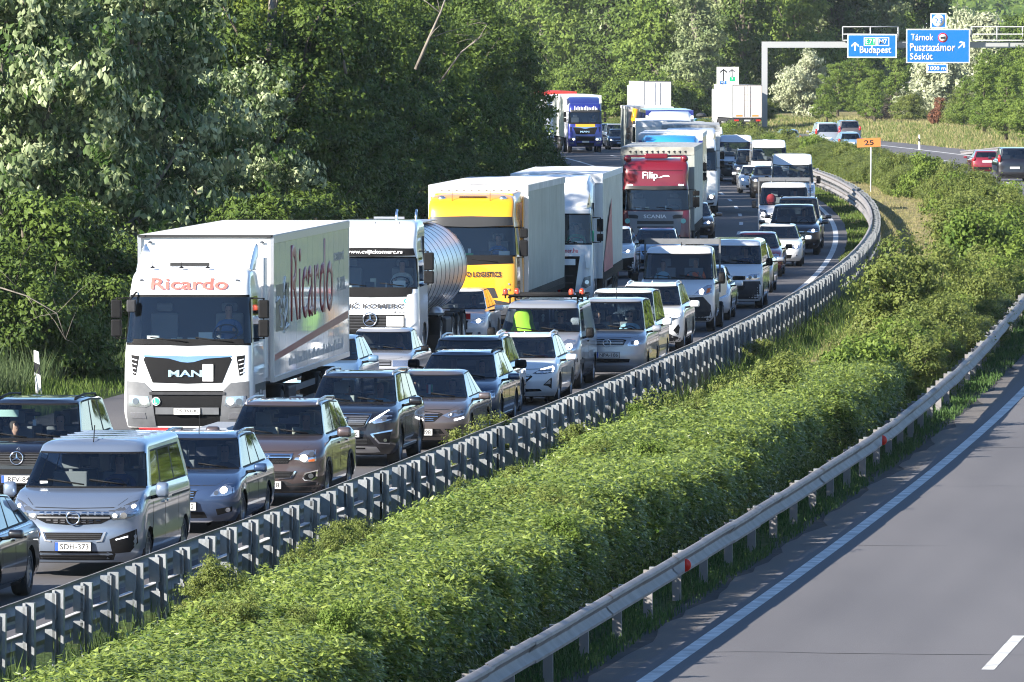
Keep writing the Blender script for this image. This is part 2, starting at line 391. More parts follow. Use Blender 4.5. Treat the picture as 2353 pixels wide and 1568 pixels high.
# channel post, open to the side, with stiffening fold
def post_mesh(h, w=.14, d=.10, t=.006):
    b = MB(); x, y = w / 2, d / 2
    pts = [(-x, -y + .03), (-x, -y), (-x * .35, -y), (-x * .25, -y + .02), (x * .25, -y + .02), (x * .35, -y), (x, -y), (x, y)]
    prof = pts + [(p[0] * .9, p[1] + t) for p in reversed(pts)]
    prof = [(-x, -y), (x, -y), (x, y), (x - .035, y), (x - .035, y - t), (x - t, y - t), (x - t, -y + t), (-x + t, -y + t), (-x + t, y - t), (-x + .035, y - t), (-x + .035, y), (-x, y)]
    n = len(prof)
    b.add([(p[0], p[1], -.3) for p in prof] + [(p[0], p[1], h) for p in prof], [(i, (i + 1) % n, n + (i + 1) % n, n + i) for i in range(n)] + [tuple(range(n))[::-1], tuple(range(n, 2 * n))], False)
    return b.mesh('post')
pm = post_mesh(1.02)
sb = MB(); sb.box(-.05, .05, -.16, -.02, .66, .98); sb.box(-.05, .05, -.16, -.02, .26, .54); sm_ = sb.mesh('spacer')
Z = 96.0; np_ = 0
while Z < 470:
    st = 1.95 if Z < 300 else 3.9
    p = P(Z, .27); hd = heading(Z)
    o = link('post', pm, ZINC); o.location = p; o.rotation_euler = (rr.gauss(0, .012), rr.gauss(0, .012), hd + math.pi + rr.gauss(0, .04)); o.location.z += rr.gauss(-.01, .012); world_child(o, gr)
    s = link('spacer', sm_, ZINC, o); s.rotation_euler = (0, 0, rad(90)); s.location = (0, 0, 0)
    Z += st; np_ += 1
Z = 94.0
while Z < 640:
    for zc in (.83, .41): world_child(link('beam', beam_mesh(Z, Z + 4.15, .02 + .007 * (int(Z / 3.95) % 2), zc, -1), ZINCB), gr)
    Z += 3.95
gr2 = thing('guard_rail', 'single guard rail beam on spaced posts beside the empty right carriageway', 'guard rail', P(85, 6))
pm2 = post_mesh(.66, .12, .06); Z = 84.6
sb = MB(); sb.box(-.04, .04, .02, .13, .42, .70); sp2 = sb.mesh('spacer')
while Z < 300:
    o = link('post', pm2, ZINCB); o.location = P(Z, 5.88 + RO(Z)); o.rotation_euler = (0, 0, heading(Z)); world_child(o, gr2)
    s = link('spacer', sp2, ZINC, o); s.rotation_euler = (0, 0, rad(-90))
    Z += 3.75
Z = 80
while Z < 300:
    world_child(link('beam', beam_mesh(Z, Z + 4.2, 6.06 + .008 * (int(Z / 4) % 2), .60 + .006 * math.sin(Z), 1), ZINCB), gr2); Z += 4
REF = mat('red_reflector', (.75, .03, .015), .3)
for i, px_s in enumerate(((116.6,), (153.0,))):
    Z = px_s[0]; b = MB(); b.lathe([(.001, 0), (.09, 0), (.09, .015), (.001, .015)], 'y', (0, 0, 0), 12, -math.pi / 2, math.pi / 2)
    o = b.obj('reflector', REF); o.location = P(Z, 6.17 + RO(Z), .60); o.rotation_euler = (0, 0, heading(Z) - .35)
    tag(o, 'red half-round reflector on the single guard rail, ' + ('nearer of two' if i == 0 else 'farther of two'), 'reflector')
gr3 = thing('guard_rail', 'distant guard rail with a turned-down end on the far right bank', 'guard rail', P(520, 19.6))
def beam3(Z, dz0, dz1, zc):
    me = beam_mesh(Z, Z + 4, 19.5, zc, -1)
    for v in me.vertices: v.co.z += dz0 + (dz1 - dz0) * (v.co.y - Z) / 4
    return me
Z = 430
while Z < 590:
    e = max(0, (Z - 566) / 24); e2 = max(0, (Z + 4 - 566) / 24)
    world_child(link('beam', beam3(Z, -.55 * e, -.55 * e2, .62), ZINCB), gr3)
    o = link('post', pm2, ZINC); o.location = P(Z, 19.7, -.35 * e); o.rotation_euler = (0, 0, heading(Z)); world_child(o, gr3); Z += 4

# delineator posts
DW = mat('delineator_white', (.8, .8, .8), .5)
def delineator(loc, label, tilt=0):
    t = thing('marker_post', label, 'marker post', loc, 0)
    b = MB(); b.hexa([(-.06, -.03, 0), (.06, -.03, 0), (.06, .03, 0), (-.06, .03, 0), (-.06, -.03, .62), (.06, -.03, .55), (.06, .03, .55), (-.06, .03, .62)]); b.obj('base_section', DW, t)
    b = MB(); b.hexa([(-.061, -.031, .62), (.061, -.031, .55), (.061, .031, .55), (-.061, .031, .62), (-.061, -.031, .85), (.061, -.031, .78), (.061, .031, .78), (-.061, .031, .85)]); b.obj('black_band', INK, t)
    b = MB(); b.hexa([(-.06, -.03, .85), (.06, -.03, .78), (.06, .03, .78), (-.06, .03, .85), (-.045, -.03, 1.1), (.05, -.03, 1.06), (.05, .03, 1.06), (-.045, .03, 1.1)]); b.obj('top_section', DW, t)
    t.rotation_euler = (0, tilt, 0); return t
x, y = G(89, 107); delineator((x, y, 0), 'white marker post with a black band on the left verge behind the dark estate', -.06)
x, y = G(2112, 32.0); delineator((x, y, .0), 'far white marker post with a black band on the dry grass bank')

# kilometre board
t = thing('kilometre_sign', 'orange board with the number 25 on a thin white pole in the median', 'sign', (*G(2001, 45.4), 0), 0)
b = MB(); b.tube([(0, 0, 0), (0, 0, 2.42)], .035, 8); b.obj('pole', mat('white_pole', (.7, .7, .68), .5), t)
ORB = mat('orange_board', (.62, .20, .05), .5)
b = MB(); b.box(-.6, .6, -.06, .0, 2.42, 2.86); o = b.obj('board', ORB, t); o.rotation_euler = (0, rad(-2.5), rad(6))
o2 = text('25', INK, o, (0, -.062, 2.64), height=.26, sx=1.5, bold=.02)

# overhead gantry
GAL = mat('gantry_steel', (.30, .31, .32), .5, .1)
SIGNB = mat('sign_blue', (.0, .11, .45), .4)
SIGNG = mat('sign_green', (.0, .30, .14), .4)
gz = F_PX / 26.0
def gx(px): return (px - 1176.5) / 26.0
def gzz(py): return HC - (py - 98) / 26.0
g = thing('sign_gantry', 'grey steel sign gantry over the far right carriageway', 'gantry', (gx(1757), gz, 0))
def gb(name, m, x0, x1, z0, z1, y0=-.2, y1=.2, par=None, bevel=0):
    b = MB(); b.box(gx(x0) - gx(1757), gx(x1) - gx(1757), y0, y1, gzz(z1), gzz(z0)); return b.obj(name, m, par or g, bevel=bevel)
gb('upright', GAL, 1750, 1763, 96, 300, -.25, .25)
gb('crossbeam', GAL, 1763, 2700, 96, 110, -.25, .25)
gb('upright', GAL, 2687, 2700, 112, 300, -.25, .25)
for x0, x1 in ((1935, 2062), (2230, 2700)):
    b = MB(); X0, X1 = gx(x0) - gx(1757), gx(x1) - gx(1757)
    for yy in (-1.1, -.5):
        for zz in (62, 79, 93): b.tube([(X0, yy, gzz(zz)), (X1, yy, gzz(zz))], .05, 5)
        n = 3 if x1 < 2300 else 9
        for i in range(n): x = X0 + (X1 - X0) * i / (n - 1); b.tube([(x, yy, gzz(62)), (x, yy, gzz(94))], .05, 5)
    b.obj('walkway_railing', GAL, g)
def sign(x0, x1, z0, z1, label, items, base=None, name='direction_sign'):
    cx, cz = (x0 + x1) / 2, (z0 + z1) / 2; wd, ht = (x1 - x0) / 26, (z1 - z0) / 26
    t = thing(name, label, 'sign', (gx(cx), gz - 1.35, gzz(cz)))
    b = MB(); b.box(-wd / 2, wd / 2, 0, .08, -ht / 2, ht / 2); b.obj('border', WHITEP, t)
    b = MB(); m_ = .09; b.box(-wd / 2 + m_, wd / 2 - m_, -.012, -.001, -ht / 2 + m_, ht / 2 - m_); b.obj('panel', base or SIGNB, t)
    for it in items:
        if it[0] == 't': _, s, px, py, h, m, wdt = it; text(s, m, t, ((px - cx) / 26, -.03, (cz - py) / 26), height=h / 26, width=wdt / 26 if wdt else None, bold=.012, depth=.01)
        elif it[0] == 'r': _, a0, a1, b0, b1, m, yy = it; b = MB(); b.box((a0 - cx) / 26, (a1 - cx) / 26, -.02 - yy, -.013, (cz - b1) / 26, (cz - b0) / 26); b.obj('symbol_panel', m, t)
        elif it[0] == 'a':
            _, px, py, ln, ang, m = it; b = MB(); L = ln / 26; q = .11
            b.box(-q / 2, q / 2, -.01, 0, -L / 2, L / 2 - .1)
            for sg in (-1, 1): b.hexa([(-q * .1, -.01, L / 2 - .16), (0, -.01, L / 2), (0, 0, L / 2), (-q * .1, 0, L / 2 - .16), (sg * .3 , -.01, L / 2 - .42), (sg * .32, -.01, L / 2 - .26), (sg * .32, 0, L / 2 - .26), (sg * .3, 0, L / 2 - .42)])
            o = b.obj('arrow', m, t); o.location = ((px - cx) / 26, -.02, (cz - py) / 26); o.rotation_euler = (0, ang, 0)
        elif it[0] == 'c':
            _, px, py, r, m, yy = it; b = MB(); b.lathe([(.001, -.02), (r / 26, -.02), (r / 26, 0)], 'y', (0, 0, 0), 20); o = b.obj('roundel', m, t); o.location = ((px - cx) / 26, -.012 - yy, (cz - py) / 26)
    return t
RINGR = mat('sign_red', (.7, .02, .02), .4)
sign(1945, 2058, 79, 133, 'blue overhead sign reading Budapest with E71 and M7 on the gantry',
     [('t', 'Budapest', 2010, 117, 21, WHITEP, 72), ('a', 1963, 107, 20, 0, WHITEP), ('r', 1983, 2012, 86, 106, WHITEP, 0), ('r', 1985, 2010, 88, 104, SIGNG, .006), ('t', 'E71', 1997.5, 96, 12, WHITEP, 20),
      ('r', 2014, 2041, 86, 106, WHITEP, 0), ('r', 2016, 2039, 88, 104, SIGNB, .006), ('t', 'M7', 2027.5, 96, 12, WHITEP, 18)])
sign(2080, 2226, 67, 145, 'large blue overhead sign listing Tárnok, Pusztazámor and Sóskút on the gantry',
     [('t', 'Tárnok', 2117, 86, 15, WHITEP, 52), ('t', 'Pusztazámor', 2141, 109, 18, WHITEP, 104), ('t', 'Sóskút', 2115, 130, 15, WHITEP, 52), ('a', 2207, 104, 20, rad(48), WHITEP),
      ('c', 2164, 87, 11, RINGR, 0), ('c', 2164, 87, 8, WHITEP, .01), ('r', 2158, 2170, 84, 90, INK, .03)])
sign(2136, 2172, 31, 65, 'small square blue sign with a white 23 above the large sign',
     [('c', 2154, 48, 14, WHITEP, 0), ('t', '23', 2154, 48, 13, SIGNB, 18)])
sign(2127, 2175, 147, 167, 'small blue plate reading 1000 m below the large sign', [('t', '1000 m', 2151, 157, 9.5, WHITEP, 40)])
# white lane sign farther back
t = sign(1646, 1698, 153, 230, 'white lane sign with a black and a green arrow behind the white trailers', [('a', 1662, 172, 30, 0, INK), ('a', 1682, 168, 22, 0, GREY), ('r', 1653, 1669, 186, 195, SIGNB, .006), ('t', 'M7', 1661, 190.5, 6, WHITEP, 10), ('r', 1676, 1690, 176, 187, SIGNG, .006), ('t', '7', 1683, 181.5, 6, WHITEP, None)], base=WHITEP, name='lane_sign')
t.location = ((1672 - 1176.5) / 25.2, F_PX / 25.2, HC - (191.5 - 98) / 25.2)
b = MB(); b.tube([(-.8, .15, -7.7 + 3.7), (-.8, .15, 1.3)], .06, 6); b.tube([(.8, .15, -4.0), (.8, .15, 1.3)], .06, 6); b.obj('pole', GAL, t)
# ---------------------------------------------------------------- vehicle bodies: plan outlines lofted from sill to roof
NF, NR = 12, 8
def half_ring(r, sf):
    hw, yf, yr, cf, cr, p = r['w'], r['yf'], r['yr'], r.get('cf', .45), r.get('cr', .3), r.get('p', 3.)
    pts = []
    for i in range(NF + 1):
        a = math.pi / 2 * i / NF
        pts.append((hw * math.sin(a) ** (2 / p), yf + cf * (1 - math.cos(a) ** (2 / p))) if i < NF else (hw, yf + cf))
    for f in sf: pts.append((hw, yf + cf + (yr - cr - yf - cf) * f))
    for i in range(1, NR + 1):
        a = math.pi / 2 * (1 - i / NR)
        pts.append((hw * math.sin(a) ** (2 / p) if i < NR else 0, yr - cr * (1 - (math.cos(a) ** (2 / p) if i < NR else 1))))
    out = []
    z = r['z']
    for x, y in pts:
        zz = z if not isinstance(z, list) else float(np.interp(y, [q[0] for q in z], [q[1] for q in z]))
        zz += r.get('cz', 0) * (1 - (x / max(hw, 1e-3)) ** 2)
        out.append((x, y, zz))
    return np.array(out)
def loft(rings, sf):
    """key rings -> rows; spline between keys, broken at keys marked sharp. Returns rows and the row index of each key"""
    K = [half_ring(r, sf) for r in rings]
    t = [0.]
    for a, b_ in zip(K, K[1:]): t.append(t[-1] + max(.02, float(np.linalg.norm(b_ - a, axis=1).mean())))
    n = len(K); rows = []; idx = []
    def tan(i, side):
        if rings[i].get('sharp') or i == 0 or i == n - 1:
            j = i + 1 if side > 0 else i - 1
            if 0 <= j < n: return (K[j] - K[i]) / (t[j] - t[i])
            return (K[i] - K[i - 1]) / (t[i] - t[i - 1]) if i else (K[1] - K[0]) / t[1]
        h0, h1 = t[i] - t[i - 1], t[i + 1] - t[i]
        return ((K[i] - K[i - 1]) / h0 * h1 + (K[i + 1] - K[i]) / h1 * h0) / (h0 + h1)
    for i in range(n - 1):
        idx.append(len(rows)); fr = rings[i].get('fr') or [k / rings[i].get('n', 2) for k in range(rings[i].get('n', 2))]
        h = t[i + 1] - t[i]; m0, m1 = tan(i, 1) * h, tan(i + 1, -1) * h
        if rings[i].get('lin'): m0 = m1 = K[i + 1] - K[i]
        for u in fr:
            rows.append((2 * u ** 3 - 3 * u * u + 1) * K[i] + (u ** 3 - 2 * u * u + u) * m0 + (-2 * u ** 3 + 3 * u * u) * K[i + 1] + (u ** 3 - u * u) * m1)
    idx.append(len(rows)); rows.append(K[-1])
    return rows, idx
GFR = [0, .05, .28, .55, .8, .95]
def car_rings(L, W, H, hz=.78, cz=.98, bz=1.02, cy=1.05, wr=.75, rr=.45, trunk=.12, tw=.70, cf=.5, gcf=.28, gr=.2, p=2.8, flat=0, nose=.0, shoulder=.86, drop=.06):
    h = W / 2; yrb = L - trunk
    return [
        dict(z=gr, w=h * .90, yf=.16, yr=L - .14, cf=cf, p=p, n=2),
        dict(z=gr + .1, w=h * .97, yf=.05, yr=L - .05, cf=cf, p=p, n=3),
        dict(z=.47, w=h, yf=0, yr=L, cf=cf, p=p, n=3),
        dict(z=[(0, .5 * (.47 + hz)), (1.2, .66), (L, .68)], w=h, yf=.01, yr=L - .01, cf=cf, p=p, n=3),
        dict(z=[(0, hz), (.3, hz + .03), (cy, cz - .10), (L, bz - .12)], w=h * .985, yf=.09 + nose, yr=L - .04, cf=cf, p=p, n=3),
        dict(z=[(.2, hz + .09), (.7, hz + .62 * (cz - hz)), (cy + .2, cz - .035), (L, bz - .04)], w=h * .93, yf=.34, yr=L - .08 - .3 * max(0, trunk - .12), cf=.42, p=p, n=4, cz=.02),
        dict(z=[(cy, cz), (cy + 1, cz + .01), (L, bz)], w=h * shoulder, yf=cy, yr=yrb, cf=gcf, cr=.2, p=2.7, fr=GFR, sharp=1, lin=1, g=1),
        dict(z=[(cy + wr, H - .075), (cy + wr + .5, H - .04), (L * .62, H - .03), (yrb - rr, H - .03 - drop)], w=h * tw, yf=cy + wr, yr=yrb - rr, cf=gcf * .8, cr=.15, p=2.7, n=2, sharp=1),
        dict(z=[(cy + wr, H - .05), (cy + wr + .5, H - .012), (L * .6, H - .005), (yrb - rr, H - drop)], w=h * tw * .93, yf=cy + wr + .07, yr=yrb - rr - .05, cf=gcf * .8, cr=.15, p=2.7, n=2),
        dict(z=[(cy + wr, H - .02), (cy + wr + .5, H), (L * .6, H + .005), (yrb - rr, H - drop + .01)], w=h * tw * .5, yf=cy + wr + .11, yr=yrb - rr - .1, cf=.15, cr=.1, n=1),
        dict(z=[(cy + wr, H - .015), (cy + wr + .5, H + .005), (L * .6, H + .01), (yrb - rr, H - drop + .012)], w=.001, yf=cy + wr + .14, yr=yrb - rr - .12, cf=.1, cr=.1)]
def van_rings(L, W, H, hz=.95, cz=1.22, cy=.85, wr=.62, tw=.84, cf=.5, gcf=.3, rr=.08, gr=.22, ztop=None):
    """bonneted van; the roof crown may rise above the windscreen (ztop)"""
    h = W / 2; zt = ztop or H - .14
    return [
        dict(z=gr, w=h * .90, yf=.14, yr=L - .1, cf=cf, n=2), dict(z=gr + .12, w=h * .97, yf=.04, yr=L - .02, cf=cf, n=3),
        dict(z=.52, w=h, yf=0, yr=L, cf=cf, n=3), dict(z=[(0, .5 * (.52 + hz)), (1.2, .75), (L, .8)], w=h, yf=.02, yr=L, cf=cf, n=3),
        dict(z=[(0, hz), (.3, hz + .05), (cy, cz - .12), (L, cz - .1)], w=h * .99, yf=.1, yr=L, cf=cf, n=3),
        dict(z=[(.2, hz + .1), (.6, hz + .7 * (cz - hz)), (cy + .2, cz - .03), (L, cz - .03)], w=h * .965, yf=.36, yr=L, cf=.4, n=3, cz=.01),
        dict(z=cz, w=h * .945, yf=cy, yr=L, cf=gcf, cr=.12, fr=GFR, sharp=1, lin=1, g=1),
        dict(z=[(cy, zt), (cy + wr + 1, max(zt, H - .16)), (L, H - .16)], w=h * tw * 1.02, yf=cy + wr, yr=L - rr, cf=gcf, cr=.12, n=4, sharp=1),
        dict(z=[(cy + wr, zt + .5 * (H - zt)), (cy + wr + .6, H - .07), (L, H - .06)], w=h * tw * .98, yf=cy + wr + .35 * (H - zt) + .06, yr=L - rr - .04, cf=gcf, cr=.12, n=3),
        dict(z=[(cy + wr, H - .06), (cy + wr + .8, H - .015), (L, H - .015)], w=h * tw * .86, yf=cy + wr + 1.0 * (H - zt) + .08, yr=L - rr - .1, cf=gcf * .8, cr=.1, n=2),
        dict(z=[(cy + wr, H - .03), (cy + wr + .8, H), (L, H)], w=h * tw * .5, yf=cy + wr + 1.15 * (H - zt) + .12, yr=L - rr - .14, cf=.15, cr=.1, n=1),
        dict(z=H + .005, w=.001, yf=cy + wr + 1.2 * (H - zt) + .14, yr=L - rr - .16, cf=.1, cr=.1)]
def cab_rings(W=2.44, L=2.25, zb=.42, z1=1.25, zw0=2.0, zw1=2.95, H=3.45, rake=.22, rtop=.75, cf=.3, p=4.2, tw=.93, brow=.06):
    h = W / 2
    return [
        dict(z=zb, w=h * .96, yf=.10, yr=L, cf=cf, cr=.03, p=p, n=3), dict(z=zb + .25, w=h, yf=.0, yr=L, cf=cf, cr=.03, p=p, n=3),
        dict(z=z1, w=h, yf=.0, yr=L, cf=cf, cr=.03, p=p, n=4), dict(z=zw0 - .12, w=h * .99, yf=.05, yr=L, cf=cf, cr=.03, p=p, n=2),
        dict(z=zw0, w=h * .985, yf=.07, yr=L, cf=cf, cr=.03, p=p, fr=GFR, sharp=1, lin=1, g=1),
        dict(z=zw1, w=h * tw * 1.015, yf=.07 + rake, yr=L, cf=cf, cr=.03, p=p, n=3, sharp=1),
        dict(z=zw1 + .12, w=h * tw, yf=.07 + rake + .02, yr=L, cf=cf, cr=.03, p=p, n=5),
        dict(z=[(0, H - .16), (1.2, H - .06), (L, H - .05)], w=h * tw * .95, yf=.07 + rake + rtop * .45, yr=L, cf=cf, cr=.03, p=p, n=4),
        dict(z=[(0, H - .04), (1.2, H - .005), (L, H)], w=h * tw * .82, yf=.07 + rake + rtop, yr=L - .02, cf=cf, cr=.03, p=p, n=2),
        dict(z=[(0, H - .02), (1.2, H + .01), (L, H + .02)], w=h * tw * .4, yf=.07 + rake + rtop * 1.15, yr=L - .04, cf=.2, cr=.03, n=1),
        dict(z=[(0, H), (1.2, H + .015), (L, H + .025)], w=.001, yf=.07 + rake + rtop * 1.2, yr=L - .05, cf=.1, cr=.02)]
WHEELS = {}
def wheel_mesh(r, w, spokes, rimr=.68):
    k = (r, w, spokes)
    if k in WHEELS: return WHEELS[k]
    b = MB(); b.lathe([(r * rimr, -w / 2), (r * .93, -w / 2), (r, -w * .36), (r, w * .36), (r * .93, w / 2), (r * rimr, w / 2), (r * rimr * .98, 0)], 'x', n=32)
    ty = b.mesh('tyre', auto=40); ty.materials.append(RUBBER)
    b = MB(); R2 = r * rimr
    for sg in (-1, 1):
        b.lathe([(R2, sg * w * .46), (R2 * .93, sg * w * .47), (R2 * .9, sg * w * .2)], 'x', n=28)
        b.lathe([(.001, sg * w * .36), (R2 * .24, sg * w * .36), (R2 * .26, sg * w * .2)], 'x', n=14)
        if spokes:
            for i in range(spokes):
                a = 2 * math.pi * i / spokes; c, s_ = math.cos(a), math.sin(a); q = R2 * .11
                def pt(rr, t, x): return (x, rr * c - t * s_, rr * s_ + t * c)
                x0, x1 = sg * w * .22, sg * w * .38
                b.hexa([pt(R2 * .2, -q, x0), pt(R2 * .93, -q * .7, x0), pt(R2 * .93, q * .7, x0), pt(R2 * .2, q, x0), pt(R2 * .2, -q, x1), pt(R2 * .93, -q * .7, x1 + sg * .01), pt(R2 * .93, q * .7, x1 + sg * .01), pt(R2 * .2, q, x1)])
        else: b.lathe([(R2 * .9, sg * w * .3), (R2 * .6, sg * w * .42), (.001, sg * w * .45)], 'x', n=24)
    b.lathe([(.001, 0), (R2 * .92, 0)], 'x', n=16)
    rm = b.mesh('rim', auto=35); rm.materials.append(RIM if spokes else SATIN)
    WHEELS[k] = (ty, rm); return WHEELS[k]
def clip_poly_grid(poly, sub, horizontal=True):
    bm = bmesh.new(); vs = [bm.verts.new((p[0], 0, p[1])) for p in poly]; bm.faces.new(vs)
    for ax in (0, 2):
        lo = min(p[0 if ax == 0 else 1] for p in poly); hi = max(p[0 if ax == 0 else 1] for p in poly)
        n = int((hi - lo) / sub)
        for i in range(1, n + 1):
            c = lo + (hi - lo) * i / (n + 1); co = [0, 0, 0]; co[ax] = c; no = [0, 0, 0]; no[ax] = 1
            bmesh.ops.bisect_plane(bm, geom=bm.verts[:] + bm.edges[:] + bm.faces[:], plane_co=co, plane_no=no, dist=1e-5)
    return bm
class Veh:
    def __init__(s, name, label, cat, px, sc, rings, W, L, body, wins=((.05, .34), (.38, .68), (.72, .93)), ws=10, wheels=(), wr=.33, ww=.22, spokes=5,
                 rear=False, group='vehicles halted in the traffic jam', side_glass=None, front_glass=None, arch=.05, rearglass=True, body_name='body', dyaw=0, lod=0, pos=None, ftop=0):
        X, Z = pos if pos else G(px, sc)
        s.rz = heading(Z) + dyaw
        if rear: X += -math.sin(s.rz) * L; Z += math.cos(s.rz) * L; s.rz += math.pi
        s.root = thing(name, label, cat, (X, Z, 0), s.rz, group)
        s_nopill = body_name == 'cab'
        s.W, s.L, s.rings = W, L, rings; s.lod = lod; s.body_mat = body
        sf = sorted(set([round((i + 1) / 34, 4) for i in range(34)] + [w_ for p in wins for w_ in p]))
        rows, idx = loft(rings, sf); s.rows, s.idx = rows, idx
        M_ = rows[0].shape[0]; full = 2 * (M_ - 1)
        co = []
        for r in rows:
            co += [tuple(v) for v in r] + [(-v[0], v[1], v[2]) for v in r[-2:0:-1]]
        def fid(i, j): return i * full + j % full
        gi = [i for i, r in enumerate(rings) if r.get('g')]
        r0 = idx[gi[0]] if gi else -9; rn = len(GFR)
        front_cols = set(list(range(0, ws)) + [full - 1 - c for c in range(0, ws)])
        sidecols = {}
        allf = [0.] + sf
        for k, (f0, f1) in enumerate(wins):
            c0, c1 = allf.index(f0), allf.index(f1)
            for c in range(c0, c1):
                sidecols[NF + c] = (k, 1); sidecols[full - 1 - (NF + c)] = (k, -1)
        rc0 = NF + len(sf) + 3
        rearcols = set(range(rc0, full - rc0)) if rearglass else set()
        faces = []; gl = {}; seal = {}
        wc = sorted(set((c if c < M_ else full - 1 - c) for c in sidecols)); pill = set()
        if wc:
            for c in range(wc[0], wc[-1] + 1):
                if c not in wc: pill.add(c); pill.add(full - 1 - c)
        wrow = set(c for c in sidecols) | pill
        for i in range(len(rows) - 1):
            gz = r0 + 1 <= i < r0 + rn - 1
            for j in range(full):
                f = (fid(i, j), fid(i, j + 1), fid(i + 1, j + 1), fid(i + 1, j)); faces.append(f)
                if gz:
                    key = 'ws' if j in front_cols else 'rw' if j in rearcols else ('sd',) + sidecols[j] if j in sidecols else None
                    if key: gl.setdefault(key, []).append(len(faces) - 1)
                    elif j in pill and not s_nopill: seal.setdefault('window_pillar', []).append(len(faces) - 1)
                    elif j in (ws, full - 1 - ws): seal.setdefault('windscreen_seal', []).append(len(faces) - 1)
                elif gi and (i == r0 or i == r0 + rn - 1):
                    if j in front_cols: seal.setdefault('windscreen_seal', []).append(len(faces) - 1)
                    elif j in wrow and not s_nopill: seal.setdefault('window_seal', []).append(len(faces) - 1)
        s.bvh = BVHTree.FromPolygons([Vector(c) for c in co], faces)
        # wheel arches
        co2 = np.array(co); rm = set(q for v in gl.values() for q in v) | set(q for v in seal.values() for q in v)
        for wy, wz, R in [(w_[0], w_[1], w_[2] + arch) for w_ in wheels]:
            d = np.hypot(co2[:, 1] - wy, co2[:, 2] - wz); sel = (np.abs(co2[:, 0]) > W * .36) & (d > R - .075) & (d < R + .05)
            sel[r0 * full if r0 > 0 else len(co2):] = False
            k_ = R / d[sel]; co2[sel, 1] = wy + (co2[sel, 1] - wy) * k_; co2[sel, 2] = wz + (co2[sel, 2] - wz) * k_
            ins = (np.hypot(co2[:, 1] - wy, co2[:, 2] - wz) < R - .01) & (np.abs(co2[:, 0]) > W * .36)
            for fi, f in enumerate(faces):
                if any(ins[v] for v in f): rm.add(fi)
        def sub(ids, name, m, parent, inset=0):
            used = {}; vs = []; fs = []
            for q in ids:
                g_ = []
                for v in faces[q]:
                    if v not in used: used[v] = len(vs); vs.append(tuple(co2[v]))
                    g_.append(used[v])
                g_ = [a for k2, a in enumerate(g_) if a not in g_[:k2]]
                if len(g_) > 2: fs.append(g_)
            me = bpy.data.meshes.new(name); me.from_pydata(vs, [], fs)
            bm = bmesh.new(); bm.from_mesh(me); bmesh.ops.remove_doubles(bm, verts=bm.verts, dist=1e-4); bmesh.ops.recalc_face_normals(bm, faces=bm.faces)
            bm.to_mesh(me); bm.free()
            me.polygons.foreach_set('use_smooth', [True] * len(me.polygons)); me.set_sharp_from_angle(angle=rad(38))
            return link(name, me, m, parent)
        s.body = sub([q for q in range(len(faces)) if q not in rm], body_name, body, s.root)
        for k, ids in sorted(gl.items(), key=str):
            if k == 'ws': sub(ids, 'windscreen', front_glass or GLASS, s.root)
            elif k == 'rw': sub(ids, 'rear_window', GLASSD, s.root)
            else: sub(ids, 'side_window', side_glass or GLASSD, s.root)
        for k, ids in sorted(seal.items()):
            own = {}; par = {}
            def root_(a):
                while par[a] != a: par[a] = par[par[a]]; a = par[a]
                return a
            for q in ids:
                par[q] = q
                for v in faces[q]:
                    if v in own: par[root_(q)] = root_(own[v])
                    else: own[v] = q
            comp = {}
            for q in ids: comp.setdefault(root_(q), []).append(q)
            for c_ in comp.values(): sub(c_, k, BLACK, s.root)
        # under the body
        z0 = min(float(r[:, 2].min()) for r in rows)
        b = MB(); b.box(-W / 2 + .26, W / 2 - .26, .35, L - .3, z0 - .02, .62); s.under = b.obj('underbody', UNDER, s.root)
        ty, rmm = wheel_mesh(wr, ww, spokes)
        for w_ in wheels:
            for sg in (-1, 1):
                o = link('wheel', ty, None, s.root); o.location = (sg * (W / 2 - ww / 2 - .025), w_[0], w_[1])
                if lod < 2: r_ = link('rim', rmm, None, o)
    # --- projected pieces
    def _proj(s, bm, off, thick, axis='y', sg=1):
        for v in bm.verts:
            if axis == 'y':
                x = v.co.x; hit = None
                for k in range(8):
                    hit = s.bvh.ray_cast(Vector((x, -4, v.co.z)), Vector((0, 1, 0)))[0]
                    if hit is not None and hit.y < s.L * .6: break
                    x *= .985; hit = None
                v.co.x = x; v.co.y = (hit.y if hit is not None else .1) - off
            else:
                hit = s.bvh.ray_cast(Vector((sg * 4, v.co.x, v.co.z)), Vector((-sg, 0, 0)))[0]
                y = v.co.x; v.co.x = (hit.x if hit is not None else sg * s.W / 2) + sg * off; v.co.y = y
        be = [e for e in bm.edges if len(e.link_faces) == 1]
        if thick:
            r = bmesh.ops.extrude_edge_only(bm, edges=be)
            for g_ in r['geom']:
                if isinstance(g_, bmesh.types.BMVert):
                    if axis == 'y': g_.co.y += thick
                    else: g_.co.x -= sg * thick
        bmesh.ops.recalc_face_normals(bm, faces=bm.faces)
    def fp(s, name, m, poly, off=.006, mirror=True, sub=.08, thick=.03, parent=None, label=None, smooth=True):
        out = []
        for sg in ((1, -1) if mirror else (1,)):
            pl = [(sg * x, z) for x, z in poly]
            bm = clip_poly_grid(pl, sub); s._proj(bm, off, thick + off)
            me = bpy.data.meshes.new(name); bm.to_mesh(me); bm.free()
            me.polygons.foreach_set('use_smooth', [smooth] * len(me.polygons)); me.set_sharp_from_angle(angle=rad(40))
            out.append(link(name, me, m, parent or s.root, label))
        return out
    def sym(s, name, m, half, **k):
        """half outline given for x>=0 from the top centre round to the bottom centre"""
        pl = list(half) + [(-x, z) for x, z in reversed(half) if x > 1e-4]
        return s.fp(name, m, pl, mirror=False, **k)[0]
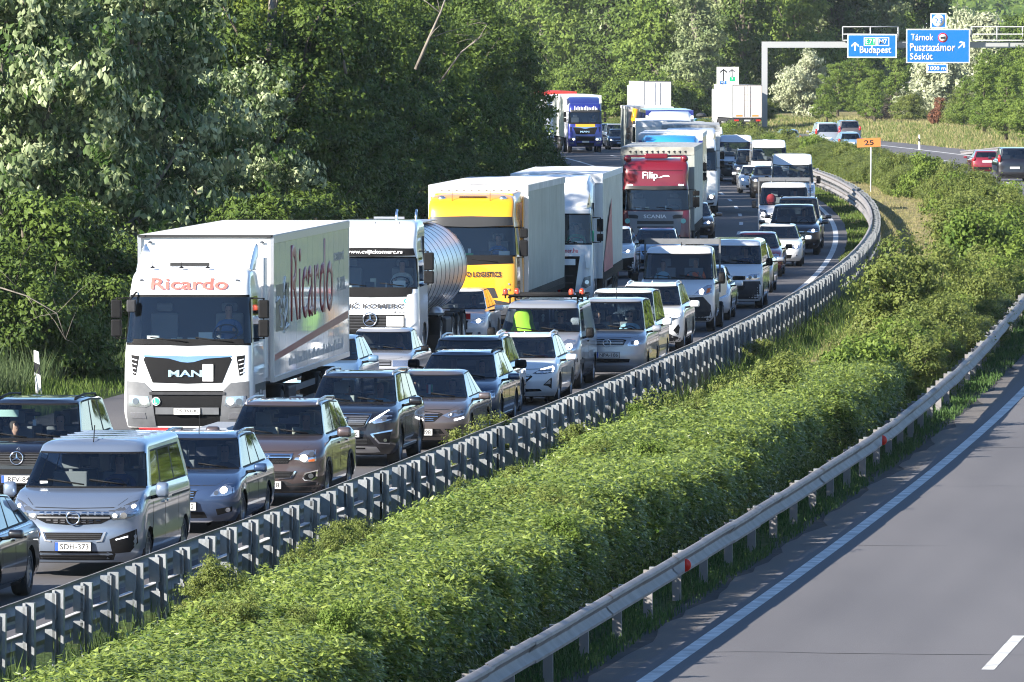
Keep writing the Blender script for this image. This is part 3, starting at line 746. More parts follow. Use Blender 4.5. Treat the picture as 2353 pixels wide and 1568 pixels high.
    def bar(s, name, m, x, z, h, off=.02, x0=None, tz=0, **k):
        if x0 is None: return s.fp(name, m, [(-x, z + h / 2 + tz), (0, z + h / 2), (x, z + h / 2 + tz), (x, z - h / 2 + tz), (0, z - h / 2), (-x, z - h / 2 + tz)], off=off, mirror=False, sub=.12, **k)[0]
        return s.fp(name, m, [(x0, z + h / 2), (x, z + h / 2 + tz), (x, z - h / 2 + tz), (x0, z - h / 2)], off=off, sub=.12, **k)
    def disc(s, name, m, x, z, r, off=.02, n=14, mirror=True, rz=None, **k):
        return s.fp(name, m, [(x + r * math.cos(2 * math.pi * i / n), z + (rz or r) * math.sin(2 * math.pi * i / n)) for i in range(n)], off=off, mirror=mirror, sub=.3, **k)
    def sp(s, name, m, poly, off=.005, both=True, sub=.2, thick=.02, parent=None):
        out = []
        for sg in ((1, -1) if both else (1,)):
            bm = clip_poly_grid(poly, sub); s._proj(bm, off, thick + off, 'x', sg)
            me = bpy.data.meshes.new(name); bm.to_mesh(me); bm.free()
            me.polygons.foreach_set('use_smooth', [True] * len(me.polygons)); me.set_sharp_from_angle(angle=rad(40))
            out.append(link(name, me, m, parent or s.root))
        return out
    def y_at(s, x, z):
        h = s.bvh.ray_cast(Vector((x, -4, z)), Vector((0, 1, 0)))[0]; return h.y if h is not None else .1
    def ftext(s, t, m, x, z, width, height=None, off=.012, name='lettering', parent=None, **k):
        me = text_mesh(t, width=width, height=height, depth=0, **k)
        bm = bmesh.new(); bm.from_mesh(me)
        for v in bm.verts: v.co = Vector((v.co.x + x, 0, v.co.y + z))
        for v in bm.verts: v.co.y = s.y_at(v.co.x, v.co.z) - off
        bm.to_mesh(me); bm.free(); return link(name, me, m, parent or s.root)
    def plate(s, txt, x=0, z=.5, band=True, w_=.52, h=.12, off=.05, dot=False):
        y = s.y_at(x, z) - off
        b = MB(); b.box(x - w_ / 2 - .008, x + w_ / 2 + .008, y - .004, y + .05, z - h / 2 - .008, z + h / 2 + .008); fr = b.obj('plate_holder', INK, s.root)
        b = MB(); b.box(x - w_ / 2, x + w_ / 2, y - .010, y - .004, z - h / 2, z + h / 2); pl = b.obj('number_plate', PLATE, s.root)
        if band: b = MB(); b.box(x - w_ / 2 + .001, x - w_ / 2 + .045, y - .0125, y - .0101, z - h / 2 + .001, z + h / 2 - .001); b.obj('country_band', BLUEP, pl)
        if txt: o = text(txt, INK, pl, (x + (.022 if band else 0), y - .0105, z), width=w_ * (.80 if band else .86) * min(1, len(txt) / 7 + .0), height=h * .66, bold=.008, depth=.002, name='plate_lettering')
        return pl
    def mirrors(s, z, y, m, size=(.22, .15), x=None, arm=.08, dark=True):
        hw = (x or s.W / 2) - .02
        for sg in (-1, 1):
            b = MB(); xc = sg * (hw + arm + size[0] / 2); a_, h_ = size[0] / 2, size[1] / 2; t_ = a_ * .35
            b.hexa([(xc - a_ * .9, y - .05, z - h_ * .7), (xc + a_ * .9, y - .05, z - h_ * .7), (xc + a_, y + .06, z - h_), (xc - a_, y + .06, z - h_), (xc - a_ * .85, y - .05, z + h_ * .7), (xc + a_ * .85, y - .05, z + h_ * .7), (xc + a_, y + .06, z + h_), (xc - a_, y + .06, z + h_)])
            o = b.obj('mirror', m, s.root, bevel=min(.045, h_ * .45)); o.data.polygons.foreach_set('use_smooth', [True] * len(o.data.polygons))
            b = MB(); b.tube([(sg * (hw - .04), y + .02, z - size[1] * .5), (sg * (hw + arm + .03), y + .02, z - size[1] * .35)], .028, 6); b.obj('mirror_arm', BLACK, s.root)
    def interior(s, cz, cy, eye, hw, seat=GREYIN, rows=2, wheel=True, roofz=None, sy=1.15):
        b = MB(); b.box(-hw + .06, hw - .06, cy + .06, cy + .52, cz - .2, cz - .035); b.obj('dashboard', DARKIN, s.root, bevel=.03)
        b = MB(); b.box(-hw + .05, hw - .05, cy + .1, s.L - .3, .3, max(.6, cz - .3)); b.obj('cabin_floor', DARKIN, s.root)
        for r in range(rows):
            yy = cy + sy + r * .85
            for x in (-.37, .37):
                b = MB(); b.box(x - .25, x + .25, yy, yy + .14, eye - .75, eye - .18)
                b.box(x - .13, x + .13, yy + .02, yy + .12, eye - .14, eye + .07); b.box(x - .03, x + .03, yy + .05, yy + .08, eye - .2, eye - .1)
                b.obj('seat', seat, s.root, bevel=.045)
        if wheel:
            b = MB(); b.lathe([(.18 + .014 * math.cos(a), .014 * math.sin(a)) for a in [2 * math.pi * i / 6 for i in range(7)]], 'y', (0, 0, 0), 24)
            b.box(-.17, .17, -.01, .01, -.02, .02); b.box(-.06, .06, -.02, .02, -.07, .03)
            o = b.obj('steering_wheel', BLACK, s.root); o.location = (.37, cy + sy - .5, eye - .42); o.rotation_euler = (rad(-28), 0, 0)
    def glassmirror(s, z, y):
        b = MB(); b.box(-.12, .12, y, y + .02, z - .035, z + .035); b.obj('interior_mirror', BLACK, s.root, bevel=.008)
    def wipers(s, z, xs, ln, m=None):
        for x in xs:
            y0 = s.y_at(x, z) - .02; x1, z1 = x - ln * .95, z + ln * .12; y1 = s.y_at(x1, z1) - .02
            b = MB(); b.tube([(x, y0 - .005, z), (x1, y1 - .005, z1)], .012, 5); b.obj('wiper', BLACK, s.root)
    def rails(s, z, y0, y1, x, m=SATIN):
        for sg in (-1, 1):
            b = MB(); b.tube([(sg * x, y0, z - .02), (sg * x, y0 + .12, z + .045), (sg * x, (y0 + y1) / 2, z + .075), (sg * x, y1 - .1, z + .04), (sg * x, y1, z - .03)], .02, 6); b.obj('roof_rail', m, s.root)
    def antenna(s, x, y, z, h=.25, m=BLACK, lean=.1):
        b = MB(); b.tube([(x, y, z - .02), (x, y + lean, z + h)], .008, 5); b.obj('aerial', m, s.root)
    def world(s, p):
        c, sn = math.cos(s.rz), math.sin(s.rz); l = s.root.location
        return Vector((l.x + c * p[0] - sn * p[1], l.y + sn * p[0] + c * p[1], p[2]))
    def seams(s, ys, z0=.3, z1=.9, h=.012):
        for y in ys: s.sp('door_seam', BLACK, [(y - h / 2, z0), (y + h / 2, z0), (y + h / 2, z1), (y - h / 2, z1)], off=.002, thick=.004)
    def bonnet(s, hz, cz, hw, x0=.50):
        a, b_ = (hw * x0 + .1, hz + .01), (hw * .80, cz - .09)
        s.fp('bonnet_seam', INK, [a, (a[0] + .012, a[1]), (b_[0] + .012, b_[1]), b_], off=.002, thick=.003, sub=.06)
        s.fp('bonnet_seam', INK, [(0, hz - .005), (a[0], a[1] - .004), (a[0], a[1] + .008), (0, hz + .007)], off=.002, thick=.003, sub=.1)
    def handles(s, ys, z, m):
        for y in ys: s.sp('door_handle', m, [(y, z - .015), (y + .16, z - .015), (y + .16, z + .015), (y, z + .015)], off=.03, thick=.03)

def star(v, x, z, r, m=CHROME, off=.03, ring=True):
    y = v.y_at(x, z) - off; b = MB()
    if ring: b.lathe([(r + r * .09 * math.cos(a), r * .09 * math.sin(a)) for a in [2 * math.pi * i / 6 for i in range(7)]], 'y', (x, y, z), 24)
    for k in range(3):
        a = math.pi / 2 + k * 2 * math.pi / 3; c, s_ = math.cos(a), math.sin(a); q = r * .14
        b.add([(x + r * .97 * c, y, z + r * .97 * s_), (x - q * s_ * 1.2 + q * .3 * c, y, z + q * c * 1.2 + q * .3 * s_), (x, y - .02, z), (x + q * s_ * 1.2 + q * .3 * c, y, z - q * c * 1.2 + q * .3 * s_)], [(0, 1, 2), (0, 2, 3)], False)
    return b.obj('emblem', m, v.root)
def ringlogo(v, x, z, r, kind='bolt', m=CHROME, off=.03):
    y = v.y_at(x, z) - off; b = MB()
    b.lathe([(r + r * .11 * math.cos(a), r * .11 * math.sin(a)) for a in [2 * math.pi * i / 6 for i in range(7)]], 'y', (x, y, z), 24)
    if kind == 'bolt':
        q = r * .13
        b.hexa([(x - r, y, z + r * .05), (x + .25 * r, y, z - q * .5), (x + .25 * r, y + .01, z - q * .5), (x - r, y + .01, z + r * .05), (x - r * .3, y - .01, z + q), (x + r * .1, y - .01, z + q), (x + r * .1, y + .01, z + q), (x - r * .3, y + .01, z + q)])
        b.hexa([(x - .25 * r, y, z - q * .8), (x + r, y, z - r * .05), (x + r, y + .01, z - r * .05), (x - .25 * r, y + .01, z - q * .8), (x - r * .1, y - .01, z + q * .4), (x + r * .3, y - .01, z + q * .2), (x + r * .3, y + .01, z + q * .2), (x - r * .1, y + .01, z + q * .4)])
    elif kind == 'vw':
        for pts in ([(-.45, .8), (0, .02), (.45, .8)], [(-.85, .35), (-.4, -.8), (0, .0), (.4, -.8), (.85, .35)]):
            b.tube([(x + r * a, y, z + r * c) for a, c in pts], r * .09, 5)
    elif kind == 'oval': b.tube([(x - r * .6, y, z), (x, y, z + r * .3), (x + r * .6, y, z)], r * .1, 5)
    return b.obj('emblem', m, v.root)

# ---------------------------------------------------------------- people
SKIN = mat('skin', (.42, .24, .17), .55); HAIR = mat('dark_hair', (.03, .022, .016), .7); HAIRG = mat('grey_hair', (.3, .29, .28), .7); TROUS = mat('trousers', (.03, .035, .05), .9)
def person_mesh(arms='wheel'):
    V_ = []; E_ = []; Rr = []
    def add(p, r, par=None):
        V_.append(p); Rr.append(r); i = len(V_) - 1
        if par is not None: E_.append((par, i))
        return i
    hip = add((0, 0, 0), (.16, .13)); sp_ = add((0, .02, .2), (.15, .11), hip); ch = add((0, .03, .38), (.17, .12), sp_); ub = add((0, .02, .49), (.11, .085), ch)
    nk = add((0, .01, .56), (.052, .052), ub); hb = add((0, -.01, .63), (.062, .07), nk); hd = add((0, -.01, .70), (.075, .09), hb); ht = add((0, .0, .78), (.068, .082), hd); add((0, .0, .825), (.035, .04), ht)
    for sg in (-1, 1):
        sh = add((sg * .17, .02, .46), (.062, .06), ub)
        if arms == 'wheel': pts = [((sg * .25, -.10, .30), .042), ((sg * .2, -.28, .26), .036), ((sg * .16, -.40, .33), .028), ((sg * .15, -.45, .36), .036), ((sg * .14, -.485, .40), .02)]
        elif arms == 'rest': pts = [((sg * .24, -.02, .22), .042), ((sg * .18, -.22, .12), .034), ((sg * .1, -.34, .1), .026), ((sg * .07, -.4, .1), .035), ((sg * .05, -.46, .09), .02)]
        else: pts = [((sg * .25, -.08, .27), .042), ((sg * .19, -.24, .42 if sg > 0 else .2), .034), ((sg * .1, -.22, .58 if sg > 0 else .16), .026), ((sg * .06, -.18, .63 if sg > 0 else .15), .035), ((sg * .03, -.15, .66 if sg > 0 else .14), .02)]
        pr = sh
        for p, r in pts: pr = add(p, (r, r), pr)
        lg = add((sg * .12, -.1, -.03), (.095, .09), hip); kn = add((sg * .16, -.48, .0), (.065, .065), lg); an = add((sg * .16, -.6, -.38), (.042, .042), kn); add((sg * .16, -.76, -.42), (.035, .03), an)
    me = bpy.data.meshes.new('person'); me.from_pydata(V_, E_, []); o = bpy.data.objects.new('tmp', me); C.objects.link(o)
    md = o.modifiers.new('s', 'SKIN')
    for i, d in enumerate(me.skin_vertices[0].data): d.radius = Rr[i]; d.use_root = (i == 0)
    md.use_smooth_shade = True
    sb_ = o.modifiers.new('u', 'SUBSURF'); sb_.levels = 2
    dg = bpy.context.evaluated_depsgraph_get(); r = bpy.data.meshes.new_from_object(o.evaluated_get(dg)); bpy.data.objects.remove(o)
    for v in r.vertices:          # a face: nose, brow, chin
        x, y, z = v.co
        if y < -.04 and z > .58 and abs(x) < .07:
            if abs(x) < .018 and .655 < z < .705: v.co.y -= .022
            elif .70 < z < .722 and abs(x) < .05: v.co.y += .006
            if abs(x) < .03 and .60 < z < .62: v.co.y -= .006
    for n_ in ('skin', 'cloth', 'trouser'): r.materials.append(None)
    for p in r.polygons:
        c = p.center
        hand = (arms == 'wheel' and c.y < -.36 and c.z > .2) or (arms == 'rest' and c.y < -.36 and -.0 < c.z < .2 and abs(c.x) < .15) or (arms == 'face' and c.y < -.1 and c.z > .45 and c.x > 0)
        p.material_index = 0 if (c.z > .545 and c.y > -.14) or hand else (2 if c.z < .04 else 1); p.use_smooth = True
    return r
PM = {k: person_mesh(k) for k in ('wheel', 'rest', 'face')}
hb_ = MB(); hb_.ell((0, .012, .735), (.085, .10, .10), 14, 10); HAIRM = hb_.mesh('hair')
bm = bmesh.new(); bm.from_mesh(HAIRM); bmesh.ops.delete(bm, geom=[v for v in bm.verts if v.co.y < -.04 and v.co.z < .77 or v.co.z < .67], context='VERTS'); bm.to_mesh(HAIRM); bm.free()
eb_ = MB(); eb_.ell((-.03, -.095, .706), (.011, .008, .007), 8, 5); eb_.ell((.03, -.095, .706), (.011, .008, .007), 8, 5); EYEM = eb_.mesh('eyes')
gb_ = MB(); gb_.ell((-.034, -.102, .706), (.026, .008, .018), 10, 6); gb_.ell((.034, -.102, .706), (.026, .008, .018), 10, 6); gb_.tube([(-.06, -.09, .71), (-.075, .02, .71)], .004, 4); gb_.tube([(.06, -.09, .71), (.075, .02, .71)], .004, 4); SUNGM = gb_.mesh('sunglasses')
for q in (HAIRM,): q.materials.append(HAIR)
EYEM.materials.append(INK); SUNGM.materials.append(INK)
def person(v, x, eye, y, label, shirt, arms='wheel', hair=None, shades=False, turn=0.):
    o = link('person', PM[arms]); o.location = v.world((x, y, eye - .71)); o.rotation_euler = (0, 0, v.rz + turn)
    for i, m in enumerate((SKIN, shirt, TROUS)):
        o.material_slots[i].link = 'OBJECT'; o.material_slots[i].material = m
    tag(o, label, 'person')
    if hair != 'bald':
        h = link('hair', HAIRM, None, o)
        if hair: h.material_slots[0].link = 'OBJECT'; h.material_slots[0].material = hair
    link('sunglasses' if shades else 'eyes', SUNGM if shades else EYEM, None, o)
    return o
SHIRT = {k: mat('shirt_' + k, c, .85) for k, c in dict(white=(.6, .62, .62), blue=(.05, .13, .32), navy=(.02, .035, .09), black=(.02, .02, .022), orange=(.8, .13, .02), lightblue=(.3, .5, .6), green=(.04, .35, .2), red=(.35, .02, .02), grey=(.2, .2, .21), hivis=(.34, .60, .03), olive=(.12, .14, .05)).items()}
# ---------------------------------------------------------------- the vehicles
SILVB = paint('paint_silver_blue', (.20, .25, .34), .55); BLUEG = paint('paint_blue_grey', (.035, .065, .14), .45); BROWNG = paint('paint_brown_grey', (.10, .075, .075), .5)
NIGHT = paint('paint_night', (.006, .006, .012), .15); TITAN = paint('paint_titan_grey', (.13, .11, .11), .5); SLATE = paint('paint_slate_blue', (.05, .08, .135), .5)
DKBLUE = paint('paint_dark_blue', (.006, .016, .06), .2); WHITE = paint('paint_white', (.72, .73, .74), .0, .3); SILV = paint('paint_silver', (.36, .38, .42), .5)
BLACKP = paint('paint_black', (.008, .008, .01), .1); REDP = paint('paint_dark_red', (.22, .012, .025), .3); WHITET = paint('paint_lorry_white', (.74, .75, .76), 0, .35, .05)
YELLOW = paint('paint_yellow', (.85, .36, .01), 0, .3); CRIMS = paint('paint_crimson', (.15, .005, .014), .1); BLUET = paint('paint_lorry_blue', (.02, .03, .22), .3); ICEB = paint('paint_sky_blue', (.03, .28, .62), .0)
OLDSIL = paint('paint_old_silver', (.33, .34, .37), .4, .42); LBLUE = paint('paint_light_blue', (.2, .33, .48), .5)

def slats(v, m, zs, xf, h=.016, off=.02):
    for z in zs: v.bar('grille_slat', m, xf(z), z, h, off=off)
def hood_line(v, pts, name='bonnet_seam'):
    pass

def v_van_opel():
    v = Veh('silver_van', 'silver-blue passenger van with SDH-373 plate, nearest whole vehicle by the barrier', 'van', 167, 160, van_rings(4.96, 1.92, 1.92, hz=1.0, cz=1.25, cy=.88, wr=.62, tw=.80, cf=.62, ztop=1.74), 1.92, 4.96, SILVB,
            wins=((.07, .27), (.30, .62), (.645, .93)), wheels=((.95, .33, .33), (4.22, .33, .33)), wr=.33, spokes=10)
    v.bonnet(1.0, 1.25, .95)
    v.sym('grille', BLACK, [(0, .975), (.60, .965), (.56, .86), (.40, .785), (0, .76)], off=.004)
    for z, x in ((.945, .56), (.912, .55), (.832, .47), (.80, .36)):
        k = .12
        while k < x - .05:
            v.fp('grille_accent', CHROME, [(k, z + .010), (k + .065, z + .010), (k + .065, z - .008), (k, z - .008)], off=.014, thick=.01, sub=.3); k += .105
    v.bar('grille_bar', SATIN, .53, .872, .022, off=.022)
    ringlogo(v, 0, .865, .092)
    v.fp('headlight', LAMPD, [(.50, .975), (.60, .985), (.80, 1.09), (.90, 1.12), (.925, 1.0), (.90, .91), (.80, .86), (.56, .835)], off=.006)
    v.fp('headlight_glass', LAMP, [(.70, .93), (.80, 1.06), (.885, 1.09), (.90, .97), (.86, .92)], off=.012)
    v.disc('headlamp', LIT, .60, .90, .028, off=.02); v.disc('headlamp', LAMP, .72, .90, .045, off=.02); v.disc('running_light', LIT, .84, 1.03, .026, off=.02)
    v.sym('air_intake', BLACK, [(0, .655), (.43, .655), (.385, .555), (0, .54)], off=.004)
    slats(v, DGREY, (.63, .60, .57), lambda z: .40, .008, .01)
    v.fp('bumper_accent', SATIN, [(.45, .665), (.475, .665), (.42, .53), (.33, .522), (.33, .536), (.40, .545)], off=.02)
    v.fp('lamp_housing', BLACK, [(.52, .56), (.62, .60), (.885, .70), (.90, .50), (.80, .37), (.56, .35)], off=.006)
    v.fp('running_light_strip', LAMP, [(.60, .565), (.78, .612), (.78, .59), (.60, .545)], off=.016)
    for k in range(5): v.fp('running_light', LITW, [(.615 + k * .034, .562 + k * .009), (.638 + k * .034, .568 + k * .009), (.638 + k * .034, .553 + k * .009), (.615 + k * .034, .547 + k * .009)], off=.02, thick=.01, mirror=False)
    v.sym('lower_grille', BLACK, [(0, .385), (.56, .385), (.60, .34), (.56, .255), (0, .25)], off=.004)
    slats(v, DGREY, (.36, .32, .285), lambda z: .5, .008, .012)
    v.bar('bumper_lip', SILVB, .62, .235, .03, off=.02)
    v.plate('SDH-373', 0, .455); v.mirrors(1.22, 1.08, SILVB, (.20, .25), arm=.08)
    v.seams((1.28, 2.35, 3.6), .32, 1.2); v.handles((2.12, 2.45), 1.0, SILVB); v.sp('sliding_rail', BLACK, [(3.0, 1.06), (4.75, 1.06), (4.75, 1.03), (3.0, 1.03)], off=.004)
    v.interior(1.25, .88, 1.62, .84, sy=1.0); v.wipers(1.30, (.62, .0), .58); v.antenna(0, 1.75, 1.90, .22)
    v.glassmirror(1.70, 1.5)
    for y in (1.9, 2.5, 3.1, 3.7, 4.3):
        b = MB(); b.box(-.62, .62, y, y + .012, 1.915, 1.93); b.obj('roof_rib', SILVB, v.root)
    person(v, .38, 1.58, 1.80, 'driver in dark clothes behind the windscreen of the silver-blue van', SHIRT['navy'])
    b = MB(); y = v.y_at(-.6, 1.32); b.box(-.66, -.55, y - .006, y, 1.31, 1.345); b.obj('sticker', WHITEP, v.root)
v_van_opel()

def v_ml():
    v = Veh('dark_suv', 'dark blue-black estate SUV with a big star badge and RFV-84 plate at the left edge', 'car', 37, 140.5, car_rings(4.8, 1.92, 1.80, hz=.98, cz=1.15, bz=1.2, cy=1.05, wr=.62, rr=.35, tw=.76, cf=.42, shoulder=.90, gr=.28), 1.92, 4.8, NIGHT, wheels=((.92, .38, .38), (3.83, .38, .38)), wr=.38, spokes=5, ws=10, front_glass=GLASS)
    v.bonnet(0.98, 1.15, 0.96)
    v.sym('grille', BLACK, [(0, .99), (.42, .98), (.36, .80), (0, .77)], off=.004)
    slats(v, DGREY, (.955, .915, .875, .835, .80), lambda z: .38, .018)
    star(v, 0, .90, .105)
    v.fp('headlight', LAMPD, [(.50, .94), (.60, .99), (.86, 1.0), (.87, .86), (.6, .78), (.52, .80)], off=.006); v.disc('headlamp', LAMP, .64, .88, .06)
    v.sym('air_intake', BLACK, [(0, .72), (.5, .72), (.55, .64), (0, .63)], off=.004)
    v.sym('lower_grille', BLACK, [(0, .46), (.8, .46), (.7, .32), (0, .30)], off=.004)
    v.plate('RFV-84', .02, .555)
    v.mirrors(1.2, 1.3, NIGHT, (.2, .16)); v.rails(1.76, 1.9, 4.1, .64, BLACK); v.interior(1.15, 1.05, 1.50, .84); v.wipers(1.19, (.6, -.02), .5); v.seams((1.4, 2.5, 3.5), .4, 1.05)
    star(v, 0, 1.035, .025, SATIN, off=.012)
    b = MB(); b.box(-.62, -.25, 1.62, 1.65, 1.50, 1.62); b.obj('sun_visor', mat('pale_visor', (.35, .5, .45), .6), v.root, bevel=.01)
    v.glassmirror(1.55, 1.6)
    person(v, .38, 1.42, 2.05, 'driver of the dark estate SUV at the left edge', SHIRT['black'])
    person(v, -.38, 1.30, 1.95, 'passenger looking sideways in the dark SUV at the left edge', SHIRT['grey'], 'rest', turn=.9)
    b = MB(); b.tube([(0, 0, .06), (0, 0, .0)], .003, 4); b.box(-.03, .03, -.004, .004, -.1, 0); o = b.obj('air_freshener', WHITEP); o.location = v.world((0.02, 1.6, 1.46)); o.rotation_euler = (0, 0, v.rz); tag(o, 'small pale pendant hanging inside the windscreen of the dark SUV', 'ornament')
v_ml()

def v_black_car():
    X, Z = G(69, 165); 
    v = Veh('black_car', 'glossy black car cut off by the left picture edge ahead of the silver-blue van', 'car', 0, 0, car_rings(4.45, 1.82, 1.46, hz=.72, cz=.98, cy=1.15, wr=.8, rr=.7, tw=.66), 1.82, 4.45, BLACKP, wheels=((.85, .33, .33), (3.5, .33, .33)), spokes=10, pos=(X - .89 - .42, Z - 3.5))
    v.mirrors(.98, 1.35, BLACKP, (.22, .14)); v.interior(.98, 1.15, 1.2, .78); v.seams((1.3, 2.3, 3.2), .3, .9)
    v.sym('grille', BLACK, [(0, .7), (.4, .69), (.35, .5), (0, .49)]); v.fp('headlight', LAMP, [(.48, .70), (.85, .76), (.86, .64), (.55, .6)]); v.handles((2.1, 3.0), .85, BLACKP); v.plate('', 0, .4)
    v.sp('sill_trim', CHROME, [(1.2, .97), (3.9, 1.0), (3.9, .985), (1.2, .955)], off=.012)
    for sg in (-1, 1):
        b = MB(); b.ell((sg * .84, 4.3, .82), (.06, .12, .09)); b.obj('tail_light', REDL, v.root)
v_black_car()

def v_kia():
    v = Veh('blue_grey_estate', 'blue-grey estate car between the silver-blue van and the brown SUV', 'car', 412, 147, car_rings(4.47, 1.79, 1.50, hz=.76, cz=.97, bz=1.0, cy=1.12, wr=.78, rr=.4, tw=.69, drop=.05), 1.79, 4.47, BLUEG, wheels=((.88, .32, .32), (3.53, .32, .32)), wr=.32)
    v.bonnet(0.76, 0.97, 0.895)
    v.sym('grille', BLACK, [(0, .70), (.27, .69), (.20, .54), (0, .53)], off=.004); slats(v, CHROME, (.665, .625, .585), lambda z: .22, .009); v.sym('grille_frame', CHROME, [(0, .715), (.28, .70), (.27, .69), (0, .702)], off=.015)
    v.fp('headlight', LAMP, [(.47, .60), (.56, .70), (.70, .79), (.82, .80), (.83, .66), (.72, .61)], off=.006); v.disc('headlamp', LIT, .68, .70, .05, off=.02); v.disc('headlamp', LAMPD, .57, .655, .035, off=.02)
    v.sym('lower_grille', BLACK, [(0, .36), (.38, .36), (.42, .26), (0, .25)], off=.004); v.fp('fog_light_housing', BLACK, [(.56, .40), (.80, .44), (.80, .36), (.58, .30)], off=.004); v.disc('fog_light', LAMP, .74, .385, .035, off=.014)
    v.bar('bumper_lip', SATIN, .5, .20, .02); v.plate('KPC-482'[:0], 0, .445)
    text('2', INK, v.root, (.205, v.y_at(.2, .445) - .064, .445), height=.08, depth=.002, name='plate_lettering')
    v.mirrors(.99, 1.42, BLUEG, (.22, .15)); v.rails(1.46, 2.1, 4.0, .58, BLUEG); v.interior(.97, 1.12, 1.24, .78); v.wipers(1.0, (.58, -.02), .5)
    v.seams((1.35, 2.35, 3.3), .3, .9); v.handles((2.1, 3.05), .85, BLUEG); v.antenna(-.05, 2.3, 1.48, .3)
    b = MB(); b.box(-.30, -.26, 2.6, 2.62, .95, 1.2); b.obj('seat_belt', mat('pale_belt', (.5, .52, .5), .8), v.root)
    person(v, .37, 1.20, 2.3, 'driver of the blue-grey estate car', SHIRT['black'])
v_kia()

def v_antara():
    v = Veh('brown_suv', 'brown-grey SUV with pale seats and plate ending P-278', 'car', 611, 139, car_rings(4.58, 1.85, 1.70, hz=.93, cz=1.15, bz=1.18, cy=1.05, wr=.66, rr=.4, tw=.71, cf=.48, gr=.25), 1.85, 4.58, BROWNG, wheels=((.88, .36, .36), (3.59, .36, .36)), wr=.36)
    v.bonnet(0.93, 1.15, 0.925)
    v.sym('grille', BLACK, [(0, .83), (.42, .83), (.36, .735), (0, .72)], off=.004)
    v.sym('grille_bar', CHROME, [(0, .905), (.405, .90), (.44, .905), (.43, .84), (.40, .80), (.38, .80), (.41, .835), (0, .825)], off=.02); v.bar('grille_slot', BLACK, .40, .868, .012, off=.03, x0=.07)
    for r_ in range(3):
        for k in range(9): v.fp('grille_mesh', DGREY, [(.02 + k * .042 + .02 * (r_ % 2), .80 - r_ * .025), (.045 + k * .042 + .02 * (r_ % 2), .80 - r_ * .025), (.05 + k * .042 + .02 * (r_ % 2), .793 - r_ * .025), (.015 + k * .042 + .02 * (r_ % 2), .793 - r_ * .025)], off=.012, thick=.006, sub=.5) if k * .042 < .34 - .02 * r_ else None
    ringlogo(v, 0, .855, .048, off=.045)
    v.fp('headlight', LAMP, [(.46, .80), (.52, .88), (.62, .945), (.80, .96), (.815, .77), (.62, .745), (.57, .785)], off=.006); v.disc('headlamp', LIT, .62, .83, .058, off=.025); v.disc('headlamp', LAMPD, .74, .89, .04, off=.02); v.fp('indicator', ORANGE, [(.70, .80), (.79, .81), (.79, .77), (.70, .765)], off=.014)
    v.sym('lower_grille', BLACK, [(0, .61), (.47, .605), (.39, .50), (0, .49)], off=.004)
    for z in (.585, .56, .535, .512): v.bar('grille_slat', DGREY, .40, z, .006, off=.012)
    v.fp('bumper_accent', CHROME, [(.47, .61), (.50, .61), (.43, .49), (.20, .475), (.20, .488), (.40, .50)], off=.018)
    v.fp('fog_light_frame', CHROME, [(.60, .49), (.64, .58), (.84, .63), (.83, .50), (.75, .445), (.63, .45)], off=.008); v.fp('fog_light_housing', BLACK, [(.625, .492), (.655, .565), (.815, .605), (.805, .51), (.74, .465), (.64, .468)], off=.014); v.disc('fog_light', LAMP, .735, .53, .042, off=.024)
    v.sym('lower_bumper', DGREY, [(0, .45), (.30, .45), (.42, .40), (.80, .43), (.86, .40), (.80, .27), (0, .26)], off=.006)
    v.plate('KLP-278', -.01, .38)
    v.sp('wheel_arch_trim', DGREY, [(.88 + .46 * math.cos(a), .36 + .46 * math.sin(a)) for a in [math.pi * i / 10 for i in range(11)]] + [(.88 + .40 * math.cos(a), .36 + .40 * math.sin(a)) for a in [math.pi * (10 - i) / 10 for i in range(11)]], off=.012)
    v.sp('wheel_arch_trim', DGREY, [(3.59 + .46 * math.cos(a), .36 + .46 * math.sin(a)) for a in [math.pi * i / 10 for i in range(11)]] + [(3.59 + .40 * math.cos(a), .36 + .40 * math.sin(a)) for a in [math.pi * (10 - i) / 10 for i in range(11)]], off=.012)
    v.sp('sill_trim', DGREY, [(1.35, .38), (3.12, .38), (3.12, .25), (1.35, .25)], off=.01)
    v.mirrors(1.2, 1.42, BROWNG, (.25, .19)); v.rails(1.66, 1.85, 3.9, .60, SATIN); v.interior(1.15, 1.05, 1.42, .80, seat=BEIGEIN); v.wipers(1.19, (.55, -.05), .5)
    v.seams((1.35, 2.35, 3.3), .42, 1.05); v.handles((2.1, 3.05), 1.0, BROWNG); v.glassmirror(1.45, 1.75)
    person(v, .37, 1.36, 2.15, 'grey-haired driver in olive behind the wheel of the brown SUV', SHIRT['olive'], hair=HAIRG)
v_antara()

